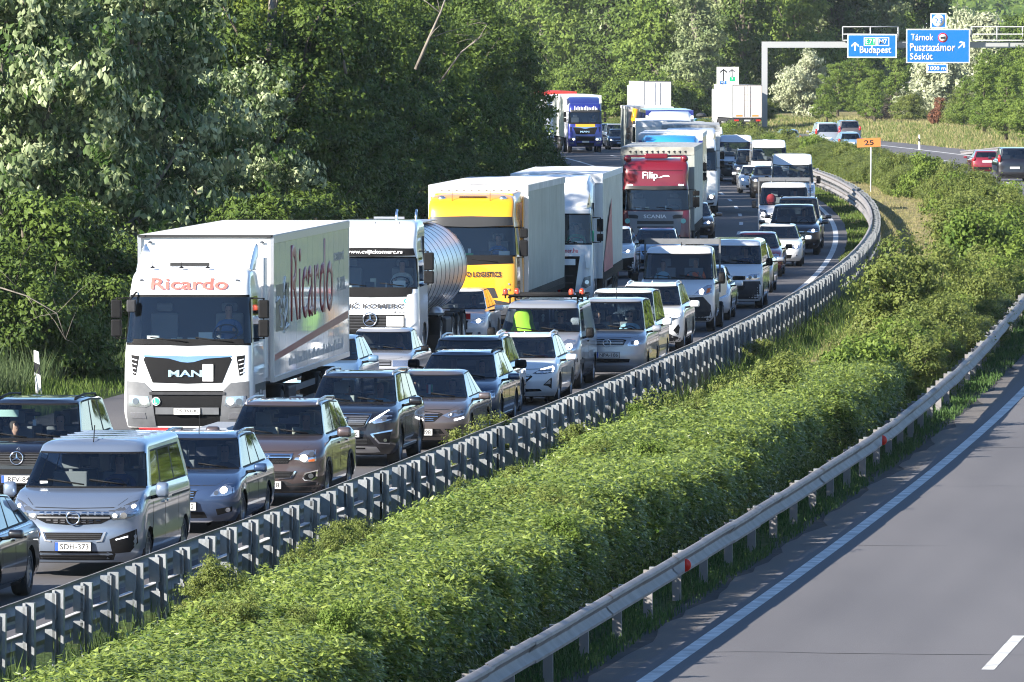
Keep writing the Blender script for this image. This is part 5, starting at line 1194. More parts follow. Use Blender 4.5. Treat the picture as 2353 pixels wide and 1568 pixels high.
car(1737, 45, 'white_compact', 'small white car in front of the black off-roader', WHITE, 'hatch', H=1.40)
car(1727, 42.5, 'black_off_roader', 'black off-roader with a pale roof beside the white high-roof van', NIGHT, 'suv', H=1.9, W=1.9, rails_=SATIN)
highvan(1694, 41.5, 'blue_white_van', 'high-roof van with a black front behind the black off-roader', WHITE, H=2.55, wz=2.05, dark=BLACKP)
highvan(1630, 38, 'white_high_van', 'white high-roof van behind the white lorry cab', WHITE, H=2.6)
highvan(1596, 35, 'white_high_van', 'farthest white high-roof van in the queue', WHITE, H=2.5)
# between the lorries
car(1394, 70.5, 'white_crossover', 'white crossover with a dark bumper half hidden by the grey curtain trailer', WHITE, 'suv', H=1.66, W=1.82, L=4.35, mir=BLACK).sym('lower_bumper', BLACK, [(0, .6), (.88, .7), (.88, .4), (.8, .27), (0, .27)], off=.012)
car(1503, 68.5, 'pale_blue_sedan', 'pale blue saloon in front of the crimson lorry', LBLUE, 'sedan', 'driver of the pale blue saloon', lit=False, mir=BLACK)
car(1588, 59, 'black_sedan', 'black car with one lit lamp squeezed beside the crimson lorry', BLACKP, 'sedan')
car(1037, 91.5, 'white_sedan', 'white car behind the tank lorry beside the yellow lorry', WHITE, 'hatch', 'driver of the white car beside the yellow lorry')

def v_old():
    v = Veh('old_silver_sedan', 'old silver saloon in front of the tank lorry, driver resting his hand on his chin', 'car', 857, 105, car_rings(4.4, 1.68, 1.38, hz=.76, cz=.92, bz=.94, cy=1.15, wr=.7, rr=.6, trunk=.75, tw=.72, cf=.22, p=4, gr=.25), 1.68, 4.4, OLDSIL, wheels=((.85, .29, .29), (3.4, .29, .29)), wr=.29, spokes=0)
    v.bonnet(0.76, 0.92, 0.84)
    v.sym('grille', BLACK, [(0, .74), (.40, .74), (.40, .62), (0, .62)], off=.004); slats(v, SATIN, (.71, .68, .65), lambda z: .38, .008); v.ftext('DIESEL', CHROME, -.28, .70, .16, .04, off=.025)
    v.fp('headlight', LAMP, [(.42, .745), (.78, .745), (.79, .62), (.43, .61)], off=.008); v.sym('front_bumper', DGREY, [(0, .56), (.8, .56), (.8, .42), (0, .42)], off=.03); v.plate('', 0, .48)
    v.mirrors(.96, 1.35, BLACK, (.18, .13)); v.interior(.92, 1.15, 1.16, .72); v.wipers(.95, (.5, -.05), .45); v.seams((1.35, 2.3), .3, .85)
    person(v, .34, 1.12, 2.2, 'driver in blue with a hand at his mouth in the old silver saloon', SHIRT['blue'], 'face', hair='bald')
v_old()
car(723, 109.2, 'blue_hatchback', 'blue hatchback showing one mirror behind the long white trailer', LBLUE, 'hatch', lit=False)
# far queue
car(1395, 30, 'pale_car', 'farthest pale car between the blue lorry and the tall trailers', LBLUE, 'hatch', lod=2)
car(1421, 31.2, 'silver_mpv', 'silver car beside the small dark one behind the blue lorry', SILV, 'mpv', lod=2)
car(1426, 32.0, 'small_dark_car', 'small dark car with lit headlights right of the blue lorry', DKBLUE, 'hatch', lod=2)
# right carriageway, seen from behind
RG = 'vehicles driving away on the right carriageway'
car(1903, 31.8, 'silver_van', 'silver van seen from behind on the far carriageway', SILV, 'mpv', H=1.92, W=1.95, L=4.9, cz=1.2, hz=1.0, bz=1.2, rear=True, lod=2, group=RG, cat='van')
car(1953, 29.8, 'beige_minivan', 'beige-grey minivan seen from behind, farther than the silver van', TITAN, 'mpv', rear=True, lod=2, group=RG)
car(1955, 33.3, 'light_blue_car', 'light blue estate seen from behind beside the 25 board', LBLUE, 'estate', rear=True, lod=2, group=RG, H=1.52)
car(1815, 32, 'light_blue_car', 'light blue car roof just showing over the hedge', LBLUE, 'hatch', rear=True, lod=2, group=RG)
car(2268, 39.5, 'red_hatchback', 'red hatchback seen from behind at the right edge', REDP, 'hatch', rear=True, lod=1, group=RG, H=1.42)
v = car(2332, 41.6, 'black_van', 'black van seen from behind at the right edge', NIGHT, 'mpv', H=1.9, W=1.93, L=4.9, cz=1.25, hz=1.0, bz=1.25, rear=True, lod=1, group=RG, cat='van')
v = car(1616, 28, 'green_car', 'dark green car with a grey roof box among the lorries', mat('dark_green_paint', (.01, .06, .04), .3, coat=1), 'estate', rear=True, lod=2, group=RG)
b = MB(); b.ell((0, 2.8, 1.72), (.42, 1.0, .2)); b.obj('roof_box', DGREY, v.root)

# ---------------------------------------------------------------- lorries
CURT = mat('curtain_grey', (.30, .32, .30), .5, noise=.12, nscale=1.2, bump=.2, bscale=1.5)
CURTL = mat('curtain_silver', (.45, .46, .44), .45, noise=.1, nscale=1.5, bump=.2, bscale=1.8)
TARP = mat('roof_tarpaulin', (.55, .54, .52), .6, noise=.12, nscale=2, bump=.3, bscale=2)
TRW = mat('trailer_white', (.72, .73, .73), .25, coat=.6, noise=.04, nscale=1)
TROOF = mat('trailer_roof', (.62, .61, .6), .6, noise=.1, nscale=1.5)
def tmirror(v, zs, x=1.30, y=.35, m=BLACK, w_=.20):
    for sg in (-1, 1):
        for z0, z1 in zs:
            b = MB(); b.box(sg * (x + w_ / 2) - w_ / 2, sg * (x + w_ / 2) + w_ / 2, y, y + .13, z0, z1); o = b.obj('mirror', m, v.root, bevel=.03)
        b = MB(); b.tube([(sg * 1.12, y + .15, zs[0][1] + .03), (sg * (x + .1), y + .06, zs[0][1] + .03), (sg * (x + .1), y + .06, zs[-1][0] - .03), (sg * 1.12, y + .15, zs[-1][0] - .03)], .022, 6); b.obj('mirror_arm', m, v.root)
def lorry_interior(v, zw0, eye, label=None, shirt='blue', curtain=False, **k):
    b = MB(); b.box(-1.08, 1.08, .35, .85, zw0 - .25, zw0 + .02); b.obj('dashboard', DARKIN, v.root, bevel=.04)
    b = MB(); b.box(-1.1, 1.1, 1.75, 1.8, 1.2, eye + .7); b.obj('cab_rear_wall', DARKIN, v.root)
    for x in (-.62, .62):
        b = MB(); b.box(x - .26, x + .26, 1.45, 1.6, eye - .75, eye - .05); b.box(x - .15, x + .15, 1.46, 1.58, eye - .02, eye + .14); b.obj('seat', GREYIN, v.root, bevel=.04)
    b = MB(); b.lathe([(.22 + .016 * math.cos(a), .016 * math.sin(a)) for a in [2 * math.pi * i / 6 for i in range(7)]], 'y', (0, 0, 0), 24); b.box(-.2, .2, -.01, .01, -.025, .025)
    o = b.obj('steering_wheel', BLACK, v.root); o.location = (.62, .92, eye - .40); o.rotation_euler = (rad(-50), 0, 0)
    if label: person(v, .62, eye, 1.38, label, SHIRT[shirt], **k)
def dash_items(v, z, items):
    """small papers and gadgets behind the windscreen"""
    for x, w_, h, m, y in items:
        b = MB(); b.box(x - w_ / 2, x + w_ / 2, y, y + .02, z, z + h); b.obj('dash_item', m, v.root)
def running_gear(v, y0, L, zb=1.15, axles=3, tank=True, skirt=False, drive=None):
    b = MB()
    for x in (-.45, .45): b.box(x - .05, x + .05, 1.6 if drive else y0, y0 + L - .3, .85, 1.05)
    b.box(-1.1, 1.1, y0 + L - .2, y0 + L - .1, .5, .65); b.obj('chassis', UNDER, v.root)
    ty, rm = wheel_mesh(.5, .30, 0)
    ys = [y0 + L - 2.2 - 1.31 * i for i in range(axles)] + ([drive] if drive else [])
    for y in ys:
        for sg in (-1, 1):
            o = link('wheel', ty, None, v.root); o.location = (sg * 1.08, y, .5); link('rim', rm, None, o)
            b = MB(); b.lathe([(.56, -.17), (.58, -.17), (.58, .17), (.56, .17)], 'x', (sg * 1.06, y, .5), 14, .25, math.pi - .25); b.obj('mudguard', BLACK, v.root)
    yl = (drive or y0) + .9; yr = ys[axles - 1] - .75
    for z in (.55, .85):
        for sg in (-1, 1): b = MB(); b.box(sg * 1.2 - .015, sg * 1.2 + .015, yl + .6, yr, z, z + .12); b.obj('side_guard', SATIN if skirt else GREY, v.root)
    if tank:
        for sg in (-1, 1): b = MB(); b.box(sg * .95 - .28, sg * .95 + .28, yl + .2, yl + 1.5, .4, 1.0); b.obj('tool_box', DGREY, v.root, bevel=.05)
    for sg in (-1, 1): b = MB(); b.box(sg * 1.0 - .18, sg * 1.0 + .18, y0 + L - .14, y0 + L - .05, .75, .9); b.obj('tail_light', REDL, v.root)
def box_trailer(v, y0, L, W=2.6, z0=1.2, z1=4.0, m=TRW, npanel=14, roof=TROOF, frame=SATIN, front=None):
    h = W / 2
    b = MB(); b.box(-h + .03, h - .03, y0 + .03, y0 + L - .03, z0 + .02, z1 - .03); b.obj('trailer_box', front or m, v.root)
    pw = (L - .1) / npanel
    for sg in (-1, 1):
        b = MB(); b.box(0, .035, 0, pw - .015, z0 + .10, z1 - .14); me = b.mesh('side_panel')
        for i in range(npanel):
            o = link('side_panel', me, m, v.root); o.location = (sg * (h - .03) - (0.0 if sg > 0 else .035), y0 + .05 + i * pw, 0)
    b = MB()
    for x in (-h, h): s_ = 1 if x > 0 else -1; b.box(min(x, x + s_ * .02), max(x, x + s_ * .02), y0, y0 + L, z0, z0 + .1); b.box(min(x, x + s_ * .02), max(x, x + s_ * .02), y0, y0 + L, z1 - .14, z1)
    b.obj('edge_rail', frame, v.root)
    for x in (-h - .012, h - .06):
        for ya, yb in ((y0 - .02, y0 + .06), (y0 + L - .06, y0 + L + .01)): b = MB(); b.box(x, x + .07, ya, yb, z0, z1); b.obj('corner_post', frame, v.root)
    b = MB(); b.box(-h, h, y0 - .01, y0 + L, z1 + .001, z1 + .02); b.obj('trailer_roof', roof, v.root)
    b = MB(); b.box(-h, h, y0 - .03, y0 - .012, z1 - .03, z1 + .02); b.obj('front_edge', INK, v.root)
    for x in (-h + .05, h - .12): b = MB(); b.box(x, x + .08, y0 - .05, y0 - .02, z1 - .04, z1 + .02); b.obj('corner_cap', INK, v.root)
def curtain_trailer(v, y0, L, W=2.55, z0=1.05, z1=4.0, m=CURT, roofm=TARP, front=None, hooks=False, straps=True, rmat=None):
    h = W / 2
    b = MB(); b.box(-h + .05, h - .05, y0, y0 + L, z0, z0 + .15); b.obj('trailer_floor', SATIN, v.root)
    b = MB(); b.box(-h + .02, h - .02, y0 - .03, y0 + .03, z0, z1 - .28); b.obj('front_wall', front or TRW, v.root)
    b = MB(); b.box(-h + .02, h - .02, y0 + L - .05, y0 + L, z0, z1 - .05); b.obj('rear_doors', TRW, v.root)
    # soft curtain with vertical folds
    for sg in (-1, 1):
        n = int(L / .06); vs = []; fs = []; zz = [z0 + .02, z0 + .25, 1.8, 2.6, 3.3, z1 - .16]
        for i in range(n + 1):
            y = y0 + .06 + (L - .12) * i / n
            for k2, z in enumerate(zz):
                d = .008 * math.sin(i * .42 + k2 * .3) + .004 * math.sin(i * 1.7) + .018 * math.sin((z - z0) * 1.1) * math.sin(i * .06 + 1)
                vs.append((sg * (h + d), y, z))
        for i in range(n):
            for k2 in range(len(zz) - 1): fs.append((i * 6 + k2, i * 6 + k2 + 1, (i + 1) * 6 + k2 + 1, (i + 1) * 6 + k2))
        b = MB(); b.add(vs, fs, True); b.obj('curtain', m, v.root)
        if straps:
            b = MB(); n = int(L / .16)
            for i in range(n):
                y = y0 + .15 + i * .16; b.hexa([(sg * (h + .02), y, z0 - .1), (sg * (h + .028), y, z0 - .1), (sg * (h + .028), y + .035, z0 - .1), (sg * (h + .02), y + .035, z0 - .1), (sg * (h + .02), y + .03, z0 + .2), (sg * (h + .028), y + .03, z0 + .2), (sg * (h + .028), y + .065, z0 + .2), (sg * (h + .02), y + .065, z0 + .2)])
            b.obj('curtain_straps', INK if sg > 0 else INK, v.root, kind='stuff')
    # sagging roof sheet with a turned-down edge
    n = int(L / .35); vs = []; xs = [-h - .03, -h - .03, -h * .6, 0, h * .6, h + .03, h + .03]
    for i in range(n + 1):
        y = y0 - .05 + (L + .1) * i / n; sag = .025 * math.sin(i * 1.3)
        zt = [z1 - .17, z1, z1 + .0 + sag, z1 + .01 + sag, z1 + sag, z1, z1 - .17]
        vs += [(x, y, z) for x, z in zip(xs, zt)]
    fs = [(i * 7 + j, i * 7 + j + 1, (i + 1) * 7 + j + 1, (i + 1) * 7 + j) for i in range(n) for j in range(6)]
    b = MB(); b.add(vs, fs, True); b.obj('roof_sheet', roofm, v.root, auto=40)
    b = MB(); b.box(-h - .03, h + .03, y0 - .07, y0 - .04, z1 - .28, z1); b.obj('front_flap', rmat or roofm, v.root, bevel=.01)
    if hooks:
        for i in range(11):
            b = MB(); x = -h + .3 + i * (W - .6) / 10; b.tube([(x - .04, y0 - .09, z1 - .17), (x + .02, y0 - .09, z1 - .13), (x + .02, y0 - .08, z1 - .22)], .014, 5); b.obj('flap_hook', INK, v.root)
    for sg in (-1, 1): b = MB(); b.box(sg * (h - .03) - .06, sg * (h - .03) + .06, y0 - .05, y0 + .04, z0, z1 - .28); b.obj('corner_post', front or TRW, v.root)
def man_front(v, body, low=GREY, letters=True):
    v.sym('lower_screen_panel', BLACK, [(0, 2.12), (1.04, 2.12), (1.07, 2.03), (0, 1.99)], off=.012)
    v.sym('grille', BLACK, [(0, 1.77), (.80, 1.79), (.84, 1.74), (.66, 1.30), (0, 1.28)], off=.006)
    v.sym('grille_bar', CHROME, [(0, 1.80), (.82, 1.82), (.84, 1.79), (.35, 1.755), (.12, 1.69), (0, 1.68)], off=.02)
    v.ftext('MAN', CHROME, -.04, 1.475, .64, .13, off=.03, bold=.03)
    v.fp('side_vent', BLACK, [(.92, 1.80), (1.08, 1.82), (1.04, 1.45), (.98, 1.43)], off=.006)
    for k in range(4): v.fp('vent_slat', body, [(.955 + .01 * k, 1.73 - .08 * k), (1.06, 1.755 - .08 * k), (1.055, 1.735 - .08 * k), (.965 + .01 * k, 1.71 - .08 * k)], off=.016, thick=.01, sub=.3)
    v.sym('centre_intake', BLACK, [(0, 1.15), (.75, 1.15), (.62, .66), (.6, .48), (0, .48)], off=.004)
    v.fp('bumper_corner', low, [(.68, 1.16), (.82, 1.30), (1.16, 1.33), (1.17, .9), (1.15, .47), (.60, .47)], off=.02)
    v.bar('bumper_step', low, .60, .77, .13, off=.05); v.bar('bumper_top', DGREY, .72, 1.10, .05, off=.04)
    v.fp('headlight', LAMP, [(.70, .87), (.74, 1.04), (1.10, 1.06), (1.12, .86), (.80, .83)], off=.03); v.disc('headlamp', LIT, .82, .95, .065, off=.045); v.disc('headlamp', LAMPD, .98, .95, .06, off=.045)
    v.fp('fog_light', LAMP, [(.78, .62), (.80, .73), (1.08, .74), (1.06, .63)], off=.03)
def lorry_man():
    v = Veh('white_box_lorry', 'long white box lorry lettered Ricardo in red', 'lorry', 430, 122.2, cab_rings(2.44, 2.25, .45, 1.2, 2.0, 2.95, 3.46, rake=.2, rtop=.7, cf=.3), 2.44, 2.25, WHITET, wins=((.08, .55),), wheels=((1.42, .5, .5),), wr=.5, ww=.3, spokes=0, ws=10, rearglass=False, body_name='cab', dyaw=.022)
    man_front(v, WHITET)
    RICR = mat('salmon_print', (.75, .12, .10), .5)
    v.ftext('Ricardo', RICR, 0, 3.155, 1.46, .21, off=.03, bold=.02, name='company_name')
    b = MB(); y = v.y_at(.39, 1.5) - .03; b.box(.29, .49, y, y + .01, 1.33, 1.65); b.obj('white_sticker', WHITEP, v.root)
    v.disc('green_badge', mat('badge_green', (.03, .45, .22), .4), -.59, .95, .065, off=.045, mirror=False); v.disc('badge_rim', WHITEP, -.59, .95, .08, off=.035, mirror=False); v.ftext('L', WHITEP, -.59, .95, .05, .08, off=.06)
    v.plate('OS 361-KJ', 0, .765, band=False, w_=.5, off=.07)
    tmirror(v, ((2.5, 2.85), (2.15, 2.48))); tmirror_(v)
    v.wipers(2.06, (.85, .0), .75); lorry_interior(v, 2.0, 2.62, 'driver of the white Ricardo box lorry', 'blue')
    W1 = mat('paper_white', (.7, .72, .7), .6)
    dash_items(v, 2.03, ((-.70, .24, .14, W1, .42), (-.32, .10, .09, W1, .45), (-.20, .10, .11, mat('cream', (.5, .48, .35), .6), .45), (.02, .16, .10, W1, .5), (.27, .26, .20, W1, .6), (.40, .08, .10, W1, .45), (.60, .07, .09, W1, .45), (.70, .07, .08, W1, .45)))
    for x in (-.75, -.2, .3, ): b = MB(); b.lathe([(.05, 0), (.02, .03), (.001, .04)], 'z', (x, .72, 3.44), 8); b.tube([(x, .72, 3.45), (x, .76, 3.62 if x < 0 else 3.5)], .006, 4); b.obj('aerial', BLACK, v.root)
    for x in (-1.0, .98): b = MB(); y = v.y_at(x * .92, 3.2) - .008; b.ell((x * .92, y, 3.22), (.05, .01, .02)); b.obj('marker_light', LAMPD, v.root)
    b = MB(); b.box(-.45, .30, .98, 1.02, 3.47, 3.535); b.obj('deflector_gap', INK, v.root)
    # side fins of the roof deflector
    for sg in (-1, 1):
        vs = []
        prof = [(1.0, 3.44, .50 if sg > 0 else .75), (1.25, 3.58, .72), (1.55, 3.72, .9), (1.9, 3.84, 1.02), (2.15, 3.88, 1.06)]
        b = MB()
        for y, z, x in prof: vs += [(sg * 1.10, y, 3.40), (sg * 1.10, y, z - .06), (sg * (1.06), y, z), (sg * x * .98, y + .05, z - .03), (sg * x * .9, y + .1, 3.40)]
        b.add(vs, [(i * 5 + j, i * 5 + j + 1, (i + 1) * 5 + j + 1, (i + 1) * 5 + j) for i in range(4) for j in range(4)] + [(0, 1, 2, 3, 4), (20, 21, 22, 23, 24)], True); b.obj('wind_deflector', WHITET, v.root, auto=40)
        b = MB(); b.box(sg * 1.2 - .02, sg * 1.2 + .02, 2.2, 2.6, 1.3, 3.6); b.obj('side_fairing', WHITET, v.root, bevel=.01)
    v.sp('cab_step', DGREY, [(.55, 1.25), (2.2, 1.25), (2.2, 1.0), (2.0, .95), (1.98, .6), (.9, .6), (.55, .7)], off=.0, thick=.01)
    y0, L = 2.85, 13.6
    box_trailer(v, y0, L); running_gear(v, y0, L, drive=5.0)
    tr = [o for o in v.root.children if o.name.startswith('trailer_box')][0]
    DR = mat('lettering_maroon', (.30, .025, .03), .4)
    text('Ricardo', DR, tr, (1.3085, y0 + 6.7, 3.0), (rad(90), 0, rad(90)), name='company_name', width=7.6, height=1.5, bold=.01)
    text('transport', mat('lettering_grey', (.35, .33, .34), .5), tr, (1.308, y0 + 11.6, 3.3), (rad(90), 0, rad(90)), width=1.9, height=.28); text('za snom...', M['lettering_grey'], tr, (1.308, y0 + 12.2, 2.75), (rad(90), 0, rad(90)), width=1.7, height=.28)
    b = MB(); b.box(1.3056, 1.308, y0 + .4, y0 + 2.6, 2.15, 3.05); pn = b.obj('picture_panel', mat('picture_dark', (.05, .055, .06), .4, noise=.8, nscale=4), tr)
    rr = random.Random(3); b = MB()
    for i in range(14):
        yy = y0 + .5 + rr.random() * 1.9; z = 2.2 + rr.random() * .75; b.tube([(1.3085, yy, z), (1.3085, yy + rr.uniform(-.3, .3), z + rr.uniform(-.2, .2)), (1.3085, yy + rr.uniform(-.4, .4), z + rr.uniform(-.3, .3))], .022, 4)
    b.obj('picture_pattern', WHITEP, pn)
    b = MB(); b.hexa([(1.3056, y0 + .2, 1.95 - .35), (1.3078, y0 + .2, 1.60), (1.3078, y0 + .2, 1.72), (1.3056, y0 + .2, 1.72), (1.3056, y0 + L - .2, 2.0), (1.3078, y0 + L - .2, 2.0), (1.3078, y0 + L - .2, 2.16), (1.3056, y0 + L - .2, 2.16)]); b.obj('red_stripe', DR, tr)
    b = MB(); rr = random.Random(9); yy = y0 + 2.6
    while yy < y0 + 12.4: w_ = rr.uniform(.1, .3); b.box(1.3056, 1.308, yy, yy + w_, 1.42, 1.42 + rr.uniform(.1, .22)); yy += w_ + .08
    b.obj('small_print', M['lettering_grey'], tr)
    for x in (-1.08, 1.08): b = MB(); b.ell((x, y0 - .02, 3.88), (.05, .015, .025)); b.obj('marker_light', LAMPD, v.root)
def tmirror_(v):
    b = MB(); b.box(-1.16, -.98, .02, .14, 2.62, 2.86); o = b.obj('kerb_mirror', DGREY, v.root, bevel=.03); b = MB(); b.tube([(-1.1, .1, 2.86), (-1.0, .3, 3.0)], .02, 5); b.obj('mirror_arm', BLACK, v.root)
lorry_man()

def lorry_actros():
    v = Veh('tank_lorry', 'white lorry with a polished tank trailer lettered KOMERC', 'lorry', 850, 97, cab_rings(2.3, 2.25, .45, 1.2, 1.86, 2.62, 3.46, rake=.14, rtop=.8, cf=.32, p=3.6), 2.3, 2.25, WHITET, wins=((.08, .55),), wheels=((1.4, .5, .5),), wr=.5, ww=.3, spokes=0, rearglass=False, body_name='cab')
    v.sym('lower_screen_panel', BLACK, [(0, 1.90), (1.0, 1.90), (.98, 1.68), (0, 1.66)], off=.012)
    v.sym('sun_visor', BLACK, [(0, 2.84), (1.0, 2.82), (1.04, 2.66), (0, 2.62)], off=.09, thick=.1); v.ftext('www.cvijickomerc.rs', WHITEP, .08, 2.73, 1.36, .115, off=.135, bold=.02, name='web_address')
    v.ftext('CVIJIĆ KOMERC', mat('print_grey', (.035, .035, .04), .5), -.06, 1.46, 1.76, .18, off=.04, bold=.03, name='company_name'); v.ftext('Actros', M['print_grey'], .70, 1.31, .30, .06, off=.01, shear=.3)
    v.sym('grille', BLACK, [(0, 1.25), (.82, 1.25), (.82, .6), (0, .6)], off=.006); slats(v, DGREY, (1.2, 1.13, 1.06, .99, .92), lambda z: .8, .03); star(v, 0, 1.14, .16, off=.05)
    b = MB(); y = v.y_at(.62, 1.1) - .06; b.box(.40, .80, y, y + .02, .98, 1.22); b.obj('blank_board', WHITEP, v.root)
    v.disc('green_badge', mat('badge_green2', (.03, .4, .3), .4), .86, 1.58, .06, off=.012, mirror=False); v.ftext('6', WHITEP, .86, 1.58, .04, .07, off=.02)
    v.fp('corner_pod', WHITET, [(.88, 1.72), (1.12, 1.78), (1.13, 1.1), (.95, .95), (.86, .98)], off=.05); v.fp('bumper_corner', WHITET, [(.62, .55), (.66, .92), (1.13, 1.0), (1.13, .45), (.65, .45)], off=.03); v.fp('headlight', LAMP, [(.75, .62), (.78, .85), (1.08, .9), (1.08, .65)], off=.045)
    v.wipers(1.93, (.8, -.1), .6); tmirror(v, ((2.3, 2.72), (1.98, 2.28)), x=1.24, w_=.24); lorry_interior(v, 1.86, 2.38, 'driver in a white shirt with a dark strap in the tank lorry', 'white', hair=None)
    W1 = M['paper_white']; dash_items(v, 1.88, ((.66, .30, .17, W1, .35), (-.05, .22, .14, BLACK, .4), (.02, .14, .22, M['cream'], .5), (.34, .03, .12, W1, .4), (-.5, .4, .05, W1, .4)))
    b = MB(); b.box(-.40, .40, .0, .02, 0, .14); o = b.obj('roof_hatch', GLASSD, v.root, bevel=.005); o.location = (-.12, .88, 3.37); o.rotation_euler = (rad(-60), 0, 0)
    b = MB(); b.box(-.18, .18, .62, .68, 3.2, 3.27); b.obj('roof_lamp', mat('cream2', (.5, .48, .4), .4), v.root)
    for x in (.05, .62): b = MB(); b.tube([(x, .72, 3.3), (x, .76, 3.44)], .008, 4); b.obj('aerial', BLACK, v.root)
    # tank
    y0, L = 2.9, 9.4; b = MB(); prof = [(.001, y0)] + [(1.12 * math.sin(a), y0 + .35 * (1 - math.cos(a))) for a in [rad(10 * i) for i in range(2, 10)]] + [(1.13, y0 + L * k / 8) for k in range(1, 8)] + [(1.12 * math.cos(a), y0 + L - .35 + .35 * math.sin(a)) for a in [rad(10 * i) for i in range(0, 10)]]
    b.lathe(prof, 'y', (0, 0, 2.1), 40); TANKM = mat('polished_steel', (.58, .60, .63), .30, .75, bump=.04, bscale=2); tk = b.obj('tank', TANKM, v.root)
    for i in range(9):
        b = MB(); b.lathe([(1.128, y0 + .6 + i * 1.02), (1.137, y0 + .6 + i * 1.02), (1.137, y0 + .62 + i * 1.02), (1.128, y0 + .62 + i * 1.02)], 'y', (0, 0, 2.1), 40); b.obj('tank_band', DGREY, tk)
    b = MB(); b.box(-.32, .42, y0 + .8, y0 + L - .8, 3.25, 3.28); b.box(-.32, .42, y0 + .8, y0 + .83, 3.28, 3.50); b.obj('walkway', SATIN, v.root)
    for x in (.35, .82): b = MB(); b.tube([(x, 2.6, 3.2), (x, 2.6, 3.62), (x, 2.75, 3.68)], .03, 8); b.obj('exhaust_stack', CHROME, v.root)
    running_gear(v, y0, L, drive=4.6)
    for sg in (-1, 1):
        b = MB(); b.lathe([(.001, 5.6), (.16, 5.6), (.16, 6.3), (.001, 6.3)], 'y', (sg * .95, 0, 1.1), 14); b.obj('air_tank', SATIN, v.root); b = MB(); b.box(sg * 1.0 - .25, sg * 1.0 + .25, 3.6, 5.2, 1.08, 1.14); b.obj('drive_fender', BLACK, v.root, bevel=.02)
lorry_actros()

def lorry_yellow():
    v = Veh('yellow_lorry', 'yellow lorry lettered LOGISTICS pulling a grey curtain trailer', 'lorry', 1080, 89.5, cab_rings(2.4, 2.3, .45, 1.2, 2.2, 2.98, 3.78, rake=.12, rtop=.75, cf=.28, p=4), 2.4, 2.3, YELLOW, wins=((.08, .55),), wheels=((1.42, .5, .5),), wr=.5, ww=.3, spokes=0, rearglass=False, body_name='cab', dyaw=.012)
    v.sym('sun_visor', INK, [(0, 3.24), (1.06, 3.22), (1.09, 3.0), (0, 2.96)], off=.1, thick=.12)
    v.sym('lower_screen_panel', BLACK, [(0, 2.22), (1.08, 2.22), (1.1, 2.03), (0, 1.99)], off=.012)
    v.ftext('O LOGISTICS', INK, .35, 1.75, .90, .14, off=.03, bold=.04, name='company_name')
    v.sym('grille', DGREY, [(0, 1.41), (.62, 1.40), (.72, 1.15), (0, 1.10)], off=.012); v.sym('grille_slot', BLACK, [(0, 1.36), (.45, 1.36), (.45, 1.26), (0, 1.26)], off=.03)
    v.sym('lower_bumper', DGREY, [(0, 1.08), (.6, 1.10), (1.12, 1.0), (1.17, .8), (1.14, .46), (0, .46)], off=.02); v.fp('bumper_box', BLACK, [(.28, .92), (.62, .96), (.62, .52), (.28, .50)], off=.05)
    for k in range(6): v.fp('bumper_tread', DGREY, [(.32, .90 - k * .06), (.42, .91 - k * .06), (.42, .88 - k * .06), (.32, .87 - k * .06)], off=.065, thick=.01, sub=.4)
    v.fp('headlight', LAMP, [(.78, .70), (.80, .95), (1.10, .98), (1.12, .74)], off=.04); v.disc('marker_light', LAMP, 1.0, 1.5, .025, off=.02); v.disc('marker_light', LAMP, 1.0, 1.36, .025, off=.02)
    for x in (-.78, .80):
        b = MB(); b.ell((x, .62, 3.68), (.10, .08, .08)); b.obj('roof_lamp', LAMP, v.root)
    for x in (-.50, .48): b = MB(); b.lathe([(.05, 0), (.03, .06), (.001, .07)], 'z', (x, .45, 3.50), 8); b.tube([(x, .46, 3.55), (x, .5, 3.95)], .008, 4); b.obj('aerial', BLACK, v.root)
    b = MB(); b.box(-.33, .37, .62, .9, 3.70, 3.74); b.obj('roof_hatch', GLASSD, v.root, bevel=.01)
    # deflector wings
    b = MB(); b.hexa([(-1.12, 1.2, 3.55), (1.12, 1.2, 3.55), (1.18, 2.3, 3.55), (-1.18, 2.3, 3.55), (-1.0, 1.35, 3.80), (1.0, 1.35, 3.80), (1.15, 2.3, 3.86), (-1.15, 2.3, 3.86)]); b.obj('wind_deflector', YELLOW, v.root, bevel=.04)
    for sg in (-1, 1): b = MB(); b.box(sg * 1.19 - .02, sg * 1.19 + .02, 2.25, 2.7, 1.2, 3.7); b.obj('side_fairing', YELLOW, v.root, bevel=.01)
    v.wipers(2.06, (.7, -.15), .7); tmirror(v, ((2.68, 2.92), (2.2, 2.62)), x=1.24, w_=.22); lorry_interior(v, 2.2, 2.62, 'driver in a blue top in the yellow lorry', 'blue')
    dash_items(v, 2.22, ((-.10, .3, .06, mat('green_item', (.1, .5, .12), .5), .4), (-.05, .08, .18, M['paper_white'], .45), (.85, .28, .12, M['paper_white'], .4), (.35, .3, .12, BLACK, .5)))
    curtain_trailer(v, 2.75, 13.6, m=CURT, hooks=True); running_gear(v, 2.75, 13.6, drive=4.9)
lorry_yellow()

